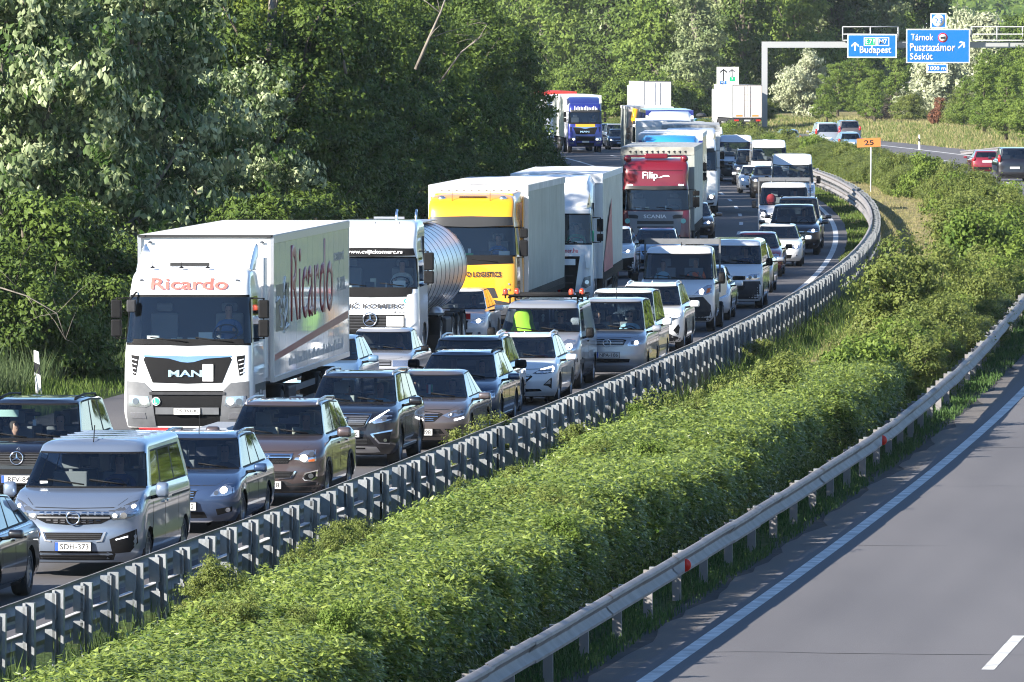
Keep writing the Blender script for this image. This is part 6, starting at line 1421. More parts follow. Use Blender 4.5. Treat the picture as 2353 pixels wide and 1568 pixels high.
def deflector(v, m, z0, z1, W=2.3, y0=.55, y1=2.1, n=8):
    vs = []; fs = []
    for i in range(n + 1):
        t = i / n; y = y0 + (y1 - y0) * t; z = z0 + (z1 - z0) * math.sin(t * math.pi / 2) ** .9; h = W / 2 * (.86 + .14 * t)
        vs += [(-h, y, z0 - .08), (-h, y, z0 + (z - z0) * .75), (-h * .88, y, z - .02), (0, y - .03, z), (h * .88, y, z - .02), (h, y, z0 + (z - z0) * .75), (h, y, z0 - .08)]
    for i in range(n):
        for j in range(6): fs.append((i * 7 + j, i * 7 + j + 1, (i + 1) * 7 + j + 1, (i + 1) * 7 + j))
    b = MB(); b.add(vs, fs, True); return b.obj('wind_deflector', m, v.root, auto=45)
def lorry_daf():
    v = Veh('white_curtain_lorry', 'white lorry with a high smooth deflector and a grey and red curtain trailer', 'lorry', 1268, 82.4, cab_rings(2.3, 2.1, .45, 1.2, 2.06, 2.93, 3.15, rake=.1, rtop=.3, cf=.3, p=4), 2.3, 2.1, WHITET, wins=((.08, .55),), wheels=((1.4, .5, .5),), wr=.5, ww=.3, spokes=0, rearglass=False, body_name='cab', dyaw=.026)
    deflector(v, WHITET, 3.08, 3.98, 2.2, .45, 2.3); b = MB(); b.ell((.86, .9, 3.18), (.14, .3, .08)); b.obj('deflector_opening', INK, v.root)
    v.ftext('tner.hu', mat('red_print', (.5, .02, .05), .5), .52, 1.90, .42, .12, off=.01, bold=.015, name='web_address')
    v.sym('grille', BLACK, [(0, 1.74), (.78, 1.74), (.72, 1.3), (.62, .55), (0, .5)], off=.008); v.bar('grille_stripe', WHITET, .66, 1.58, .17, off=.04); v.bar('grille_slat', DGREY, .6, 1.2, .04, off=.03); v.bar('grille_slat', DGREY, .6, 1.0, .04, off=.03)
    v.fp('headlight', LAMPD, [(.82, .90), (.90, 1.15), (1.08, 1.2), (1.08, .92), (.95, .85)], off=.02); v.disc('headlamp', LAMP, .98, 1.02, .06, off=.035)
    v.fp('corner_vane', WHITET, [(.92, 1.78), (1.06, 1.80), (1.06, 1.40), (.95, 1.42)], off=.05)
    v.wipers(2.12, (.7, -.1), .6); tmirror(v, ((2.42, 2.78), (2.15, 2.36)), x=1.24, w_=.18); lorry_interior(v, 2.06, 2.5, 'driver in a green top in the white curtain lorry', 'green')
    dash_items(v, 2.1, ((.75, .22, .06, M['paper_white'], .3),))
    curtain_trailer(v, 2.7, 13.6, m=CURTL, roofm=mat('white_tarpaulin', (.68, .70, .73), .5, noise=.06, bump=.3, bscale=2)); running_gear(v, 2.7, 13.6, drive=4.8)
    b = MB(); h = 1.30; b.hexa([(h, 3.6, 1.2), (h + .004, 3.6, 1.2), (h + .004, 9.5, 1.2), (h, 9.5, 1.2), (h, 3.6, 1.5), (h + .004, 3.6, 1.5), (h + .004, 8.5, 3.2), (h, 8.5, 3.2)]); b.obj('red_print', mat('faded_red', (.45, .10, .11), .55, noise=.2), v.root)
    b = MB(); b.box(1.05, 1.16, .30, .36, 2.15, 2.45); o = b.obj('hanging_cloth', SHIRT['green'], v.root)
lorry_daf()

def lorry_scania():
    v = Veh('crimson_lorry', 'crimson lorry lettered Filip with a grey roofed trailer', 'lorry', 1506, 65.5, cab_rings(2.44, 2.3, .45, 1.2, 1.80, 2.55, 3.62, rake=.1, rtop=.6, cf=.28, p=3.8), 2.44, 2.3, CRIMS, wins=((.08, .55),), wheels=((1.4, .5, .5),), wr=.5, ww=.3, spokes=0, rearglass=False, body_name='cab', dyaw=.01)
    v.sym('sun_visor', INK, [(0, 2.66), (1.05, 2.68), (1.08, 2.56), (0, 2.53)], off=.1, thick=.12); v.bar('roof_seam', BLACK, .95, 3.20, .02, off=.004)
    v.ftext('Filip', WHITEP, -.19, 3.01, .54, .31, off=.03, bold=.015, name='company_name'); v.fp('swoosh', WHITEP, [(.08, 2.95), (.28, 3.04), (.46, 3.04), (.50, 2.98), (.44, 3.0), (.30, 3.0), (.18, 2.95)], off=.012, mirror=False, thick=.005)
    v.sym('front_panel', mat('panel_silver', (.22, .22, .23), .45, .4), [(0, 1.77), (1.05, 1.78), (1.0, 1.55), (.86, .95), (0, .95)], off=.006); v.ftext('SCANIA', WHITEP, -.01, 1.60, .80, .13, off=.045, bold=.02, name='maker_name')
    v.fp('panel_slot', INK, [(.60, 1.62), (.70, 1.66), (.96, 1.66), (.92, 1.54), (.62, 1.52)], off=.016); v.bar('panel_slot', INK, .64, 1.39, .11, off=.016); v.bar('panel_slot', INK, .64, 1.22, .06, off=.016); v.bar('panel_slot', INK, .6, 1.08, .06, off=.016)
    v.fp('corner_panel', CRIMS, [(.98, 1.80), (1.17, 1.82), (1.18, .9), (.86, .88), (.90, 1.3)], off=.03); v.disc('round_badge', mat('badge_teal', (.2, .5, .45), .4), .98, 1.44, .09, off=.045)
    v.sym('lower_bumper', NIGHT, [(0, .9), (1.18, .88), (1.16, .46), (0, .46)], off=.02); v.fp('headlight', LAMP, [(.75, .62), (.78, .82), (1.1, .85), (1.1, .65)], off=.04)
    b = MB(); b.box(-.40, .42, .55, .75, 3.62, 3.80); b.obj('roof_box', CRIMS, v.root, bevel=.04)
    b = MB(); b.tube([(-1.0, .7, 3.62), (-.95, .7, 3.70), (.95, .7, 3.70), (1.0, .7, 3.62)], .03, 6); b.obj('lamp_bar', CRIMS, v.root)
    for x in (-.95, .95): b = MB(); b.ell((x * 1.05, .7, 3.62), (.14, .12, .12)); b.obj('roof_lamp', CRIMS, v.root)
    b = MB()
    for x in (-.98, .82):
        for k in range(4): b.box(x + k * .045, x + k * .045 + .03, .06, .09, 2.69, 2.73)
    b.obj('marker_light', LITW, v.root)
    v.wipers(1.86, (.6, -.2), .6); tmirror(v, ((2.32, 2.5), (1.92, 2.28)), x=1.3, w_=.24); lorry_interior(v, 1.80, 2.25)
    b = MB(); b.box(-1.08, -.78, .42, .46, 1.82, 2.55); b.obj('side_curtain', INK, v.root); dash_items(v, 1.83, ((-.6, .2, .1, M['paper_white'], .4), (-.3, .15, .1, M['cream'], .45), (.35, .05, .14, M['paper_white'], .4)))
    curtain_trailer(v, 2.8, 13.6, m=CURTL, roofm=mat('grey_tarpaulin', (.33, .34, .34), .6, noise=.2, bump=.3, bscale=2), front=CURT, hooks=True, rmat=mat('dirty_tarpaulin', (.28, .28, .25), .7, noise=.4, nscale=1.5)); running_gear(v, 2.8, 13.6, drive=4.9)
lorry_scania()

def lorry_generic(px, s, name, label, cabm, H=3.46, trail='box', tm=None, roofm=None, defl=None, zt=4.0, front=None, lod=1, W=2.4, man=False, L=13.6, zw=(2.0, 2.9), lit=True, driver=None):
    v = Veh(name, label, 'lorry', px, s, cab_rings(W, 2.2, .45, 1.2, zw[0], zw[1], H, rake=.14, rtop=.6, cf=.28), W, 2.2, cabm, wins=((.08, .55),), wheels=((1.4, .5, .5),), wr=.5, ww=.3, spokes=0, rearglass=False, body_name='cab', lod=lod)
    if man: man_front(v, cabm, cabm)
    else:
        v.sym('grille', BLACK, [(0, 1.72), (.75, 1.72), (.62, .6), (0, .55)], off=.008); v.bar('grille_slat', cabm, .66, 1.5, .14, off=.03)
        v.fp('headlight', LAMP, [(.72, .72), (.80, .95), (1.08, 1.02), (1.1, .75), (.9, .68)], off=.02)
        if lit: v.disc('headlamp', LIT, .92, .85, .08, off=.04)
        v.fp('fog_light_housing', BLACK, [(.7, .55), (1.05, .6), (1.0, .5), (.72, .48)], off=.02)
    v.sym('sun_visor', INK, [(0, zw[1] + .1), (1.03, zw[1] + .1), (1.05, zw[1] - .06), (0, zw[1] - .08)], off=.09, thick=.1)
    tmirror(v, ((2.5, 2.85), (2.15, 2.45))); lorry_interior(v, zw[0], 2.5, driver, 'grey')
    if defl: deflector(v, cabm, H - .1, defl, 2.3, .6, 2.2)
    if trail == 'box': box_trailer(v, 2.8, L, W=2.55, m=tm or TRW, z1=zt, npanel=11, roof=roofm or TROOF, front=front)
    else: curtain_trailer(v, 2.8, L, m=tm or CURTL, roofm=roofm or TARP, z1=zt, front=front, straps=False)
    running_gear(v, 2.8, L, drive=4.9)
    return v
lorry_generic(1587, 51.7, 'white_lorry', 'white lorry cab with one lit headlight beside the grey trailer of the crimson lorry', WHITET, tm=CURTL, trail='curtain', roofm=M['grey_tarpaulin'], defl=3.9, driver='driver of the white lorry beside the crimson lorry trailer')
lorry_generic(1538, 57, 'blue_roof_lorry', 'lorry with a sky blue cab roof just behind the crimson lorry', ICEB, H=3.3, defl=3.95, tm=TRW, roofm=M['white_tarpaulin'], trail='curtain', front=BLUET, driver=None, lit=False)
lorry_generic(1525, 49, 'silver_lorry', 'lorry with a pale silver-blue trailer front behind the sky blue cab', SILV, H=3.3, tm=CURTL, trail='curtain', front=SATIN, roofm=M['white_tarpaulin'], lit=False)
lorry_generic(1542, 42.3, 'white_lorry', 'white lorry with a smooth roof deflector and dark blue trailer edge', WHITET, H=3.4, defl=3.95, tm=BLUET, roofm=BLUET, trail='curtain', front=TRW, lit=False)
v = lorry_generic(1500, 40.2, 'yellow_marked_lorry', 'grey boxed lorry with a yellow and black machine part at its front corner', WHITET, H=3.0, tm=CURT, front=CURT, trail='curtain', roofm=TARP, lit=False)
b = MB(); b.tube([(-.9, 2.6, 3.9), (-1.0, 2.6, 3.3), (-.85, 2.6, 2.9), (-1.0, 2.6, 1.8)], .17, 8); b.obj('yellow_hose', YELLOW, v.root)
v = lorry_generic(1345, 32.9, 'blue_lorry', 'blue lorry with an orange strip below its windscreen at the edge of the dark wood', BLUET, H=3.5, man=True, tm=TRW, roofm=M['white_tarpaulin'], trail='curtain', driver='driver of the blue lorry', defl=3.9)
v.bar('orange_strip', mat('orange_strip_paint', (.85, .28, .02), .5), .68, 1.90, .20, off=.02); v.plate('', 0, .77, off=.07)
b = MB(); rr = random.Random(2)
for k in range(15): x = -.75 + k * .11; b.box(x, x + .05, -.0, .012, 3.0 - rr.random() * .04, 3.14 + rr.random() * .14)
o = b.obj('white_script', WHITEP, v.root); o.location = (0, .12, 0)
lorry_generic(1292, 30.6, 'red_white_lorry', 'lorry with a red and white roof edge behind the blue one, half hidden by leaves', WHITET, H=3.4, defl=3.8, tm=CURTL, trail='curtain', roofm=mat('red_tarpaulin', (.45, .03, .02), .6))
# two trailers seen from behind on the far carriageway
def rear_lorry(px, s, name, label, dyaw, door=None, letters=False):
    X, Z = G(px, s); t = thing(name, label, 'lorry', (X, Z, 0), heading(Z) + dyaw, RG)
    class Q: pass
    q = Q(); q.root = t
    h = 1.28
    b = MB(); b.box(-h, h, .05, 13.6, 1.15, 4.0); b.obj('trailer_box', TRW, t)
    for sg in (-1, 1):
        b = MB(); b.box(min(sg * .02, sg * (h - .03)), max(sg * .02, sg * (h - .03)), .0, .049, 1.2, 3.95); d = b.obj('door', door or TRW, t)
        b = MB(); b.tube([(sg * .25, -.02, 1.25), (sg * .25, -.02, 3.9)], .02, 6); b.obj('lock_bar', GREY, d)
        b = MB(); b.box(sg * .95 - .2, sg * .95 + .2, -.05, .0, .85, 1.0); b.obj('tail_light', REDL, t); b = MB(); b.box(sg * .7 - .28, sg * .7 + .28, -.012, -.002, 1.25, 1.42); b.obj('marking_board', ORB, t)
    b = MB(); b.box(-h - .01, h + .01, -.01, .06, 3.95, 4.02); b.box(-h - .02, -h + .04, -.01, .06, 1.1, 4.0); b.box(h - .04, h + .02, -.01, .06, 1.1, 4.0); b.obj('door_frame', GREY, t)
    b = MB(); b.box(-1.1, 1.1, .1, 12.5, .75, 1.14); b.box(-1.2, 1.2, .05, .15, .45, .6); b.obj('chassis', UNDER, t); b = MB(); b.box(-.27, .27, -.03, .0, .85, .98); b.obj('number_plate', PLATE, t)
    ty, rm = wheel_mesh(.5, .30, 0)
    for y in (2.2, 3.5, 4.8, 11.5):
        for sg in (-1, 1): o = link('wheel', ty, None, t); o.location = (sg * 1.08, y, .5)
    b = MB(); b.box(-1.2, 1.2, 13.9, 16.0, .6, 3.6); b.obj('tractor_cab', WHITET, t, bevel=.1)
    if letters:
        for i, z in enumerate((3.1, 2.6, 2.1)):
            b = MB(); rr = random.Random(i); x = -.9 + .15 * i
            while x < 1.0: b.box(x, x + .1, -.008, -.002, z, z + rr.uniform(.08, .2)); x += .17
            b.obj('faded_script', mat('faded_pink', (.6, .42, .38), .6), t)
    return t
rear_lorry(1717, 26.4, 'white_trailer', 'white trailer with faint red script on its doors beside the gantry upright', .0, mat('cream_door', (.62, .55, .50), .5), True)
rear_lorry(1511, 24.2, 'white_trailer', 'white trailer seen from behind over the lorry roofs in the middle distance', -.02, mat('plain_door', (.58, .60, .66), .5))
# small trailer between the silver-blue van and the Ricardo lorry
X, Z = G(420, 131); t = thing('utility_trailer', 'low flat trailer with a red tubular handle in front of the Ricardo lorry', 'trailer', (X - .0, 148.0, 0), heading(148), 'vehicles halted in the traffic jam')
b = MB(); b.box(-1.0, 1.0, 0, 4.0, .62, .82); b.obj('load_bed', GREY, t, bevel=.02)
b = MB(); b.hexa([(-.2, .4, .82), (.95, .4, .82), (.95, 3.6, .82), (-.2, 3.6, .82), (.2, .8, .98), (.7, .8, .98), (.7, 3.2, .98), (.2, 3.2, .98)]); b.obj('cover', mat('grey_cover', (.25, .27, .3), .6), t)
b = MB(); b.tube([(-.75, .3, .82), (-.75, .3, .97), (-.25, .3, .97), (-.25, .3, .82)], .03, 8); b.obj('handle', mat('red_steel', (.5, .03, .03), .35), t)
ty, rm = wheel_mesh(.3, .18, 0)
for sg in (-1, 1): o = link('wheel', ty, None, t); o.location = (sg * 1.05, 2.2, .3); link('rim', rm, None, o)
b = MB(); b.tube([(0, 0, .55), (0, -1.0, .5)], .04, 6); b.obj('tow_bar', GREY, t)
# ---------------------------------------------------------------- vegetation
def leaf_mat(name, c0, c1, trans=.35, rough=.5, spec=.3, nsc=.6, namp=.5, pw=1.):
    m = bpy.data.materials.new(name); m.use_nodes = True; nt = m.node_tree; b = nt.nodes['Principled BSDF']; out = nt.nodes['Material Output']
    at = nt.nodes.new('ShaderNodeAttribute'); at.attribute_name = 'tint'
    g = nt.nodes.new('ShaderNodeNewGeometry'); n = nt.nodes.new('ShaderNodeTexNoise'); n.inputs['Scale'].default_value = nsc; n.inputs['Detail'].default_value = 3
    nt.links.new(g.outputs['Position'], n.inputs[0])
    ma = nt.nodes.new('ShaderNodeMath'); ma.operation = 'MULTIPLY_ADD'; ma.inputs[1].default_value = namp * 2; ma.inputs[2].default_value = -namp; nt.links.new(n.outputs[0], ma.inputs[0])
    ad = nt.nodes.new('ShaderNodeMath'); ad.operation = 'ADD'; ad.use_clamp = True; nt.links.new(at.outputs['Fac'], ad.inputs[0]); nt.links.new(ma.outputs[0], ad.inputs[1])
    po = nt.nodes.new('ShaderNodeMath'); po.operation = 'POWER'; po.inputs[1].default_value = pw; nt.links.new(ad.outputs[0], po.inputs[0])
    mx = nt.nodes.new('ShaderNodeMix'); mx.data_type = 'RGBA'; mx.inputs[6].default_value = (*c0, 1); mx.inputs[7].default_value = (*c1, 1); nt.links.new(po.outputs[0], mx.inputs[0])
    nt.links.new(mx.outputs[2], b.inputs['Base Color']); setp(b, Roughness=rough, Specular_IOR_Level=spec * .45)
    tr = nt.nodes.new('ShaderNodeBsdfTranslucent'); nt.links.new(mx.outputs[2], tr.inputs[0])
    ms = nt.nodes.new('ShaderNodeMixShader'); ms.inputs[0].default_value = trans
    nt.links.new(b.outputs[0], ms.inputs[1]); nt.links.new(tr.outputs[0], ms.inputs[2]); nt.links.new(ms.outputs[0], out.inputs[0])
    M[name] = m; return m
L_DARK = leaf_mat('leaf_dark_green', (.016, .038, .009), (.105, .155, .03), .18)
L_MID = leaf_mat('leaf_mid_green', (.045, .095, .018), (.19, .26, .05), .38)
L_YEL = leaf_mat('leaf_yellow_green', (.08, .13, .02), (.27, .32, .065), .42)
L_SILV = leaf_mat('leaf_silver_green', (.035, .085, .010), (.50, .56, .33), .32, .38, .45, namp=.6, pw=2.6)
L_GREYG = leaf_mat('leaf_grey_green', (.10, .15, .05), (.30, .34, .17), .3, .4, .5)
L_OLIVE = leaf_mat('leaf_pale_olive', (.24, .28, .15), (.50, .52, .36), .3, .5)
L_FARG = leaf_mat('leaf_far_green', (.06, .12, .02), (.21, .28, .06), .4)
L_HEDGE = leaf_mat('leaf_hedge', (.045, .105, .012), (.33, .40, .095), .42, .33, .9, nsc=.9, namp=.3)
L_MIX = leaf_mat('leaf_scrub', (.065, .11, .022), (.20, .23, .06), .38, .45, .4, nsc=.5)
L_RED = leaf_mat('leaf_rusty', (.09, .04, .02), (.22, .10, .06), .3)
L_PURP = leaf_mat('leaf_purple_brown', (.06, .05, .04), (.14, .12, .09), .3)
GR_G = leaf_mat('grass_green', (.05, .095, .018), (.15, .21, .05), .35, .5, .3, nsc=.4)
GR_D = leaf_mat('grass_dry', (.20, .21, .07), (.42, .36, .19), .35, .6, .2, nsc=.3)
GR_S = leaf_mat('grass_verge', (.03, .07, .02), (.09, .16, .045), .3, .5, .3, nsc=.4)
BARK = mat('bark', (.09, .075, .055), .9, noise=.4, nscale=4, bump=.6, bscale=12)
BARKL = mat('pale_bark', (.17, .15, .125), .85, noise=.3, nscale=4, bump=.4, bscale=12)
MASS = mat('hedge_core_fill', (.012, .022, .008), .95, noise=.5, nscale=2)
rng = np.random.default_rng(5)
def norm(a): return a / np.maximum(1e-6, np.linalg.norm(a, axis=1, keepdims=True))
def leaf_quads(c, nrm, ax, size, asp=.5, fold=.12):
    nrm = norm(nrm); ax = norm(ax - nrm * (ax * nrm).sum(1, keepdims=True)); sd_ = np.cross(nrm, ax)
    s = size[:, None]
    v = np.stack([c - ax * s * .5, c + sd_ * s * asp * .5 - nrm * s * fold + ax * s * .05, c + ax * s * .5 - nrm * s * fold * .8, c - sd_ * s * asp * .5 - nrm * s * fold + ax * s * .05], 1).reshape(-1, 3)
    return v, np.arange(len(v)).reshape(-1, 4)
def crown_mesh(name, m, H, R, nb=7, nclump=300, per=70, leaf=.24, clump=.75, z0=.22, droop=0., seed=0, asp=.55, spread=1.):
    r = np.random.default_rng(seed)
    bc = []; br = []
    for i in range(nb):
        t = (i + .5) / nb; a = r.uniform(0, 2 * np.pi); rr = R * r.uniform(.15, .55) * (1 - .5 * t)
        bc.append([rr * np.cos(a), rr * np.sin(a), H * (z0 + (1 - z0) * (.12 + .74 * t))]); br.append(R * r.uniform(.42, .68) * (1.05 - .45 * t))
    bc = np.array(bc); br = np.array(br)
    k = r.choice(nb, nclump, p=br ** 2 / (br ** 2).sum()); d = norm(r.normal(size=(nclump, 3))); d[:, 2] *= .85
    f = r.uniform(.55, 1.08, nclump)[:, None]
    cc = bc[k] + d * br[k][:, None] * f * np.array([1, 1, spread]); cc[:, 2] = np.maximum(cc[:, 2], .4)
    ct = r.uniform(0, 1, nclump); cs = clump * r.uniform(.6, 1.35, nclump)
    n = nclump * per; ci = np.repeat(np.arange(nclump), per)
    ld = norm(r.normal(size=(n, 3))); rad_ = r.uniform(0, 1, n) ** .5
    off = ld * rad_[:, None] * cs[ci][:, None] * np.array([1, 1, .62 if not droop else .8])
    c = cc[ci] + off
    out = norm(d[ci] * .7 + ld * .8 + np.array([0, 0, .45 if not droop else .1]))
    nrm = out + r.normal(size=(n, 3)) * .45
    ax = r.normal(size=(n, 3)) + (np.array([0, 0, -2.2 * droop]) if droop else 0)
    sz = leaf * r.uniform(.65, 1.3, n)
    v, q = leaf_quads(c, nrm, ax, sz, asp)
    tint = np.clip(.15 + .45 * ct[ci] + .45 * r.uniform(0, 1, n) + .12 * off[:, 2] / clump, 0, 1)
    return bulk(name, v, q, m, np.repeat(tint, 4)), bc, br
def trunk_mesh(H, r0, bc, m, seed=0, lean=.06):
    rr = random.Random(seed); b = MB()
    pts = [(0, 0, -.3)] + [(lean * H * t * rr.uniform(-1, 1), lean * H * t * rr.uniform(-1, 1), H * t) for t in (.2, .4, .6, .8)]
    b.tube(pts, r0, 9, r2=r0 * .3)
    for c in bc[:9]:
        z = max(.18 * H, c[2] * .55); k = z / H; b.tube([(0, 0, z), (c[0] * .5, c[1] * .5, z + (c[2] - z) * .6), tuple(c), (c[0] * 1.5, c[1] * 1.5, c[2] + H * .07)], r0 * .42, 6, r2=r0 * .07)
    me = b.mesh('trunk'); me.materials.append(m); return me
TREE = {}
def species(key, m, bark, **k):
    vs = []
    for s_ in range(k.pop('var', 2)):
        me, bc, br = crown_mesh('crown', m, seed=hash_(key) + s_, **k); vs.append((me, trunk_mesh(k['H'], k['H'] * .022, bc, bark, s_)))
    TREE[key] = vs; return vs
def hash_(s): return sum(ord(c) * (i + 3) for i, c in enumerate(s)) % 9973
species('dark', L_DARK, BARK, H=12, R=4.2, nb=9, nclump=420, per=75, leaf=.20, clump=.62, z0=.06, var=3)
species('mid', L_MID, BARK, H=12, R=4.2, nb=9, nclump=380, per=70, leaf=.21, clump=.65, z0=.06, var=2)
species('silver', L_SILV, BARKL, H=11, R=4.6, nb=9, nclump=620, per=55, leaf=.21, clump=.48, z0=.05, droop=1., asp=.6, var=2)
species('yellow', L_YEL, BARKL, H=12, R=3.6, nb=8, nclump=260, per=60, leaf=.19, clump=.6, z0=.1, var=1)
species('far_green', L_FARG, BARK, H=19, R=5.5, nb=10, nclump=330, per=42, leaf=.42, clump=1.0, z0=.04, var=3)
species('far_grey', L_GREYG, BARKL, H=20, R=5.0, nb=11, nclump=330, per=42, leaf=.40, clump=.85, z0=.04, droop=.4, var=2)
species('far_dark', L_DARK, BARK, H=19, R=5.5, nb=10, nclump=330, per=40, leaf=.42, clump=1.0, z0=.04, var=1)
species('olive', L_OLIVE, BARKL, H=7, R=3.2, nb=9, nclump=320, per=50, leaf=.30, clump=.55, z0=.0, droop=.4, asp=.5, var=2)
species('shrub_dark', L_DARK, BARK, H=3.4, R=2.0, nb=6, nclump=150, per=70, leaf=.13, clump=.42, z0=.0, var=2)
species('shrub_mid', L_MIX, BARK, H=2.4, R=1.9, nb=6, nclump=170, per=75, leaf=.105, clump=.38, z0=.0, var=3)
species('shrub_bright', L_MID, BARK, H=2.6, R=2.0, nb=6, nclump=150, per=70, leaf=.15, clump=.42, z0=.0, var=1)
species('shrub_red', L_RED, BARK, H=3.2, R=1.4, nb=5, nclump=70, per=50, leaf=.2, clump=.4, z0=.0, var=1)
species('shrub_purple', L_PURP, BARK, H=3.0, R=2.2, nb=5, nclump=90, per=50, leaf=.18, clump=.45, z0=.0, var=1)
rt = random.Random(21)
def tree(key, X, Z, sc, label, cat='tree', group=None, name=None, z=0., sz=None, rz=None):
    cm, tm = rt.choice(TREE[key])
    t = thing(name or ('tree' if cat == 'tree' else 'shrub'), label, cat, (X, Z, z), rt.uniform(0, 6.28) if rz is None else rz, group); t.scale = (sc, sc, sc * (sz or rt.uniform(.92, 1.1)))
    link('trunk', tm, None, t); link('crown', cm, None, t); return t
# the wood beside the lorries
GW = 'trees of the dark wood beside the outer lane'; LW = 'dark leafy tree in the shaded wood along the outer lane'
Z = 250
while Z < 640:
    for off, sc in ((-16.8 if Z < 400 else -18.3, .80), (-22.5, 1.02)):
        p = P(Z + rt.uniform(-1.5, 1.5), off + rt.uniform(-.7, .7)); tree('dark' if rt.random() < .7 else 'mid', p.x, p.y, sc * rt.uniform(.92, 1.1), LW, group=GW)
    Z += 7.0 if Z < 400 else 9.0
for X, Z, sc in ((-17, 246, 1.2), (-22, 243, 1.3), (-13.5, 252, 1.1), (-10.5, 256, 1.0)): tree('mid', X, Z, sc, 'broad green tree filling the gap behind the silver-leaved trees', group='green trees behind the silver-leaved ones')
GS = 'silver-leaved trees at the left edge'
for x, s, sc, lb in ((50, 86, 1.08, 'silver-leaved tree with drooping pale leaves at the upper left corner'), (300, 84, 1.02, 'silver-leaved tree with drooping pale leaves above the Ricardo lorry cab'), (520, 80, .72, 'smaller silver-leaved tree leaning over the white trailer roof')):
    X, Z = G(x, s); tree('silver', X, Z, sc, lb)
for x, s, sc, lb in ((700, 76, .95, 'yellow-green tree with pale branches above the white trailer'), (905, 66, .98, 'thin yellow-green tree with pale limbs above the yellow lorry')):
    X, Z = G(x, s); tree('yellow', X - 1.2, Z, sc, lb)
GU = 'low dark shrubs at the foot of the dark wood'
Z = 205
while Z < 600:
    p = P(Z, (-14.6 if Z < 400 else -16) + rt.uniform(-.4, .5)); tree('shrub_dark', p.x, p.y, rt.uniform(.75, 1.15), 'low dark shrub at the foot of the wood beside the outer lane', 'shrub', GU); Z += 3.6 if Z < 330 else 6
for x, s, sc in ((20, 104, 1.0), (120, 103, .9), (215, 102, .75), (60, 99, 1.3), (180, 98, 1.3)):
    X, Z = G(x, s); tree('shrub_dark', X, Z, sc, 'dark shrub behind the white marker post on the left verge', 'shrub', 'dark shrubs on the left verge')
# a pale leaning bare trunk and dry branches
def branch(name, pts, r, label, m=BARKL, twigs=6, seed=1):
    rr = random.Random(seed); b = MB(); b.tube(pts, r, 7, r2=r * .3)
    for i in range(twigs):
        a = Vector(pts[-1 - i % (len(pts) - 1)]); d = Vector((rr.uniform(-1, 1), rr.uniform(-.5, .5), rr.uniform(-.3, 1))) * 1.1; b.tube([a, a + d * .5, a + d + Vector((0, 0, -.1))], r * .35, 5, r2=r * .1)
    return tag(b.obj(name, m), label, 'branch')
def W3(x, y, s): return Vector(((x - 1176.5) / s, F_PX / s, HC - (y - 98) / s))
branch('bare_limb', [W3(955, 160, 74), W3(985, 90, 74), W3(1012, 30, 74), W3(1030, -20, 74)], .06, 'pale bare limb leaning right among the tree tops above the yellow lorry', seed=2)
branch('bare_limb', [W3(795, 170, 76), W3(780, 90, 76), W3(772, 40, 76), W3(770, -20, 76)], .05, 'pale upright limb in the yellow-green tree tops', seed=3)
branch('bare_limb', [W3(1010, 190, 70), W3(1060, 120, 70), W3(1100, 90, 70), W3(1120, 55, 70)], .035, 'thin pale limb reaching right at the edge of the dark wood', seed=4)
branch('dry_branch', [W3(-20, 655, 105), W3(60, 680, 105), W3(130, 720, 105), W3(150, 780, 105)], .018, 'dry arching branch over the tall grass at the left edge', twigs=9, seed=5)
# tree line beyond the bend
GF = 'tall trees beyond the bend'
line = [(26, 850), (31, 862), (20.5, 840), (15.5, 832), (12, 852), (7.5, 880), (3.5, 905), (-1.5, 930), (-6.5, 955), (36, 872)]
k = 0
for X, Z in line:
    for dx, dz, sc in ((0, 8, .95), (4.5, 26, 1.15), (-2.5, 40, 1.25)):
        k += 1; key = ('far_grey', 'far_green', 'far_grey', 'far_green', 'far_dark')[(k * 7 + int(X)) % 5]
        tree(key, X + dx + 2.5, Z + dz, sc * rt.uniform(.9, 1.1), dict(far_grey='tall grey-green poplar in the tree line beyond the bend', far_green='tall bright green tree in the tree line beyond the bend', far_dark='tall dark green tree in the tree line beyond the bend')[key], group=GF + ' ' + key.replace('far_', ''))
for X, Z in line[:-1]:
    for d in (0, 3.5): tree('shrub_bright', X - 1.5 + d, Z + 2 + d, rt.uniform(1.3, 1.9), 'bush at the foot of the tree line beyond the bend', 'shrub', 'bushes at the foot of the far tree line')
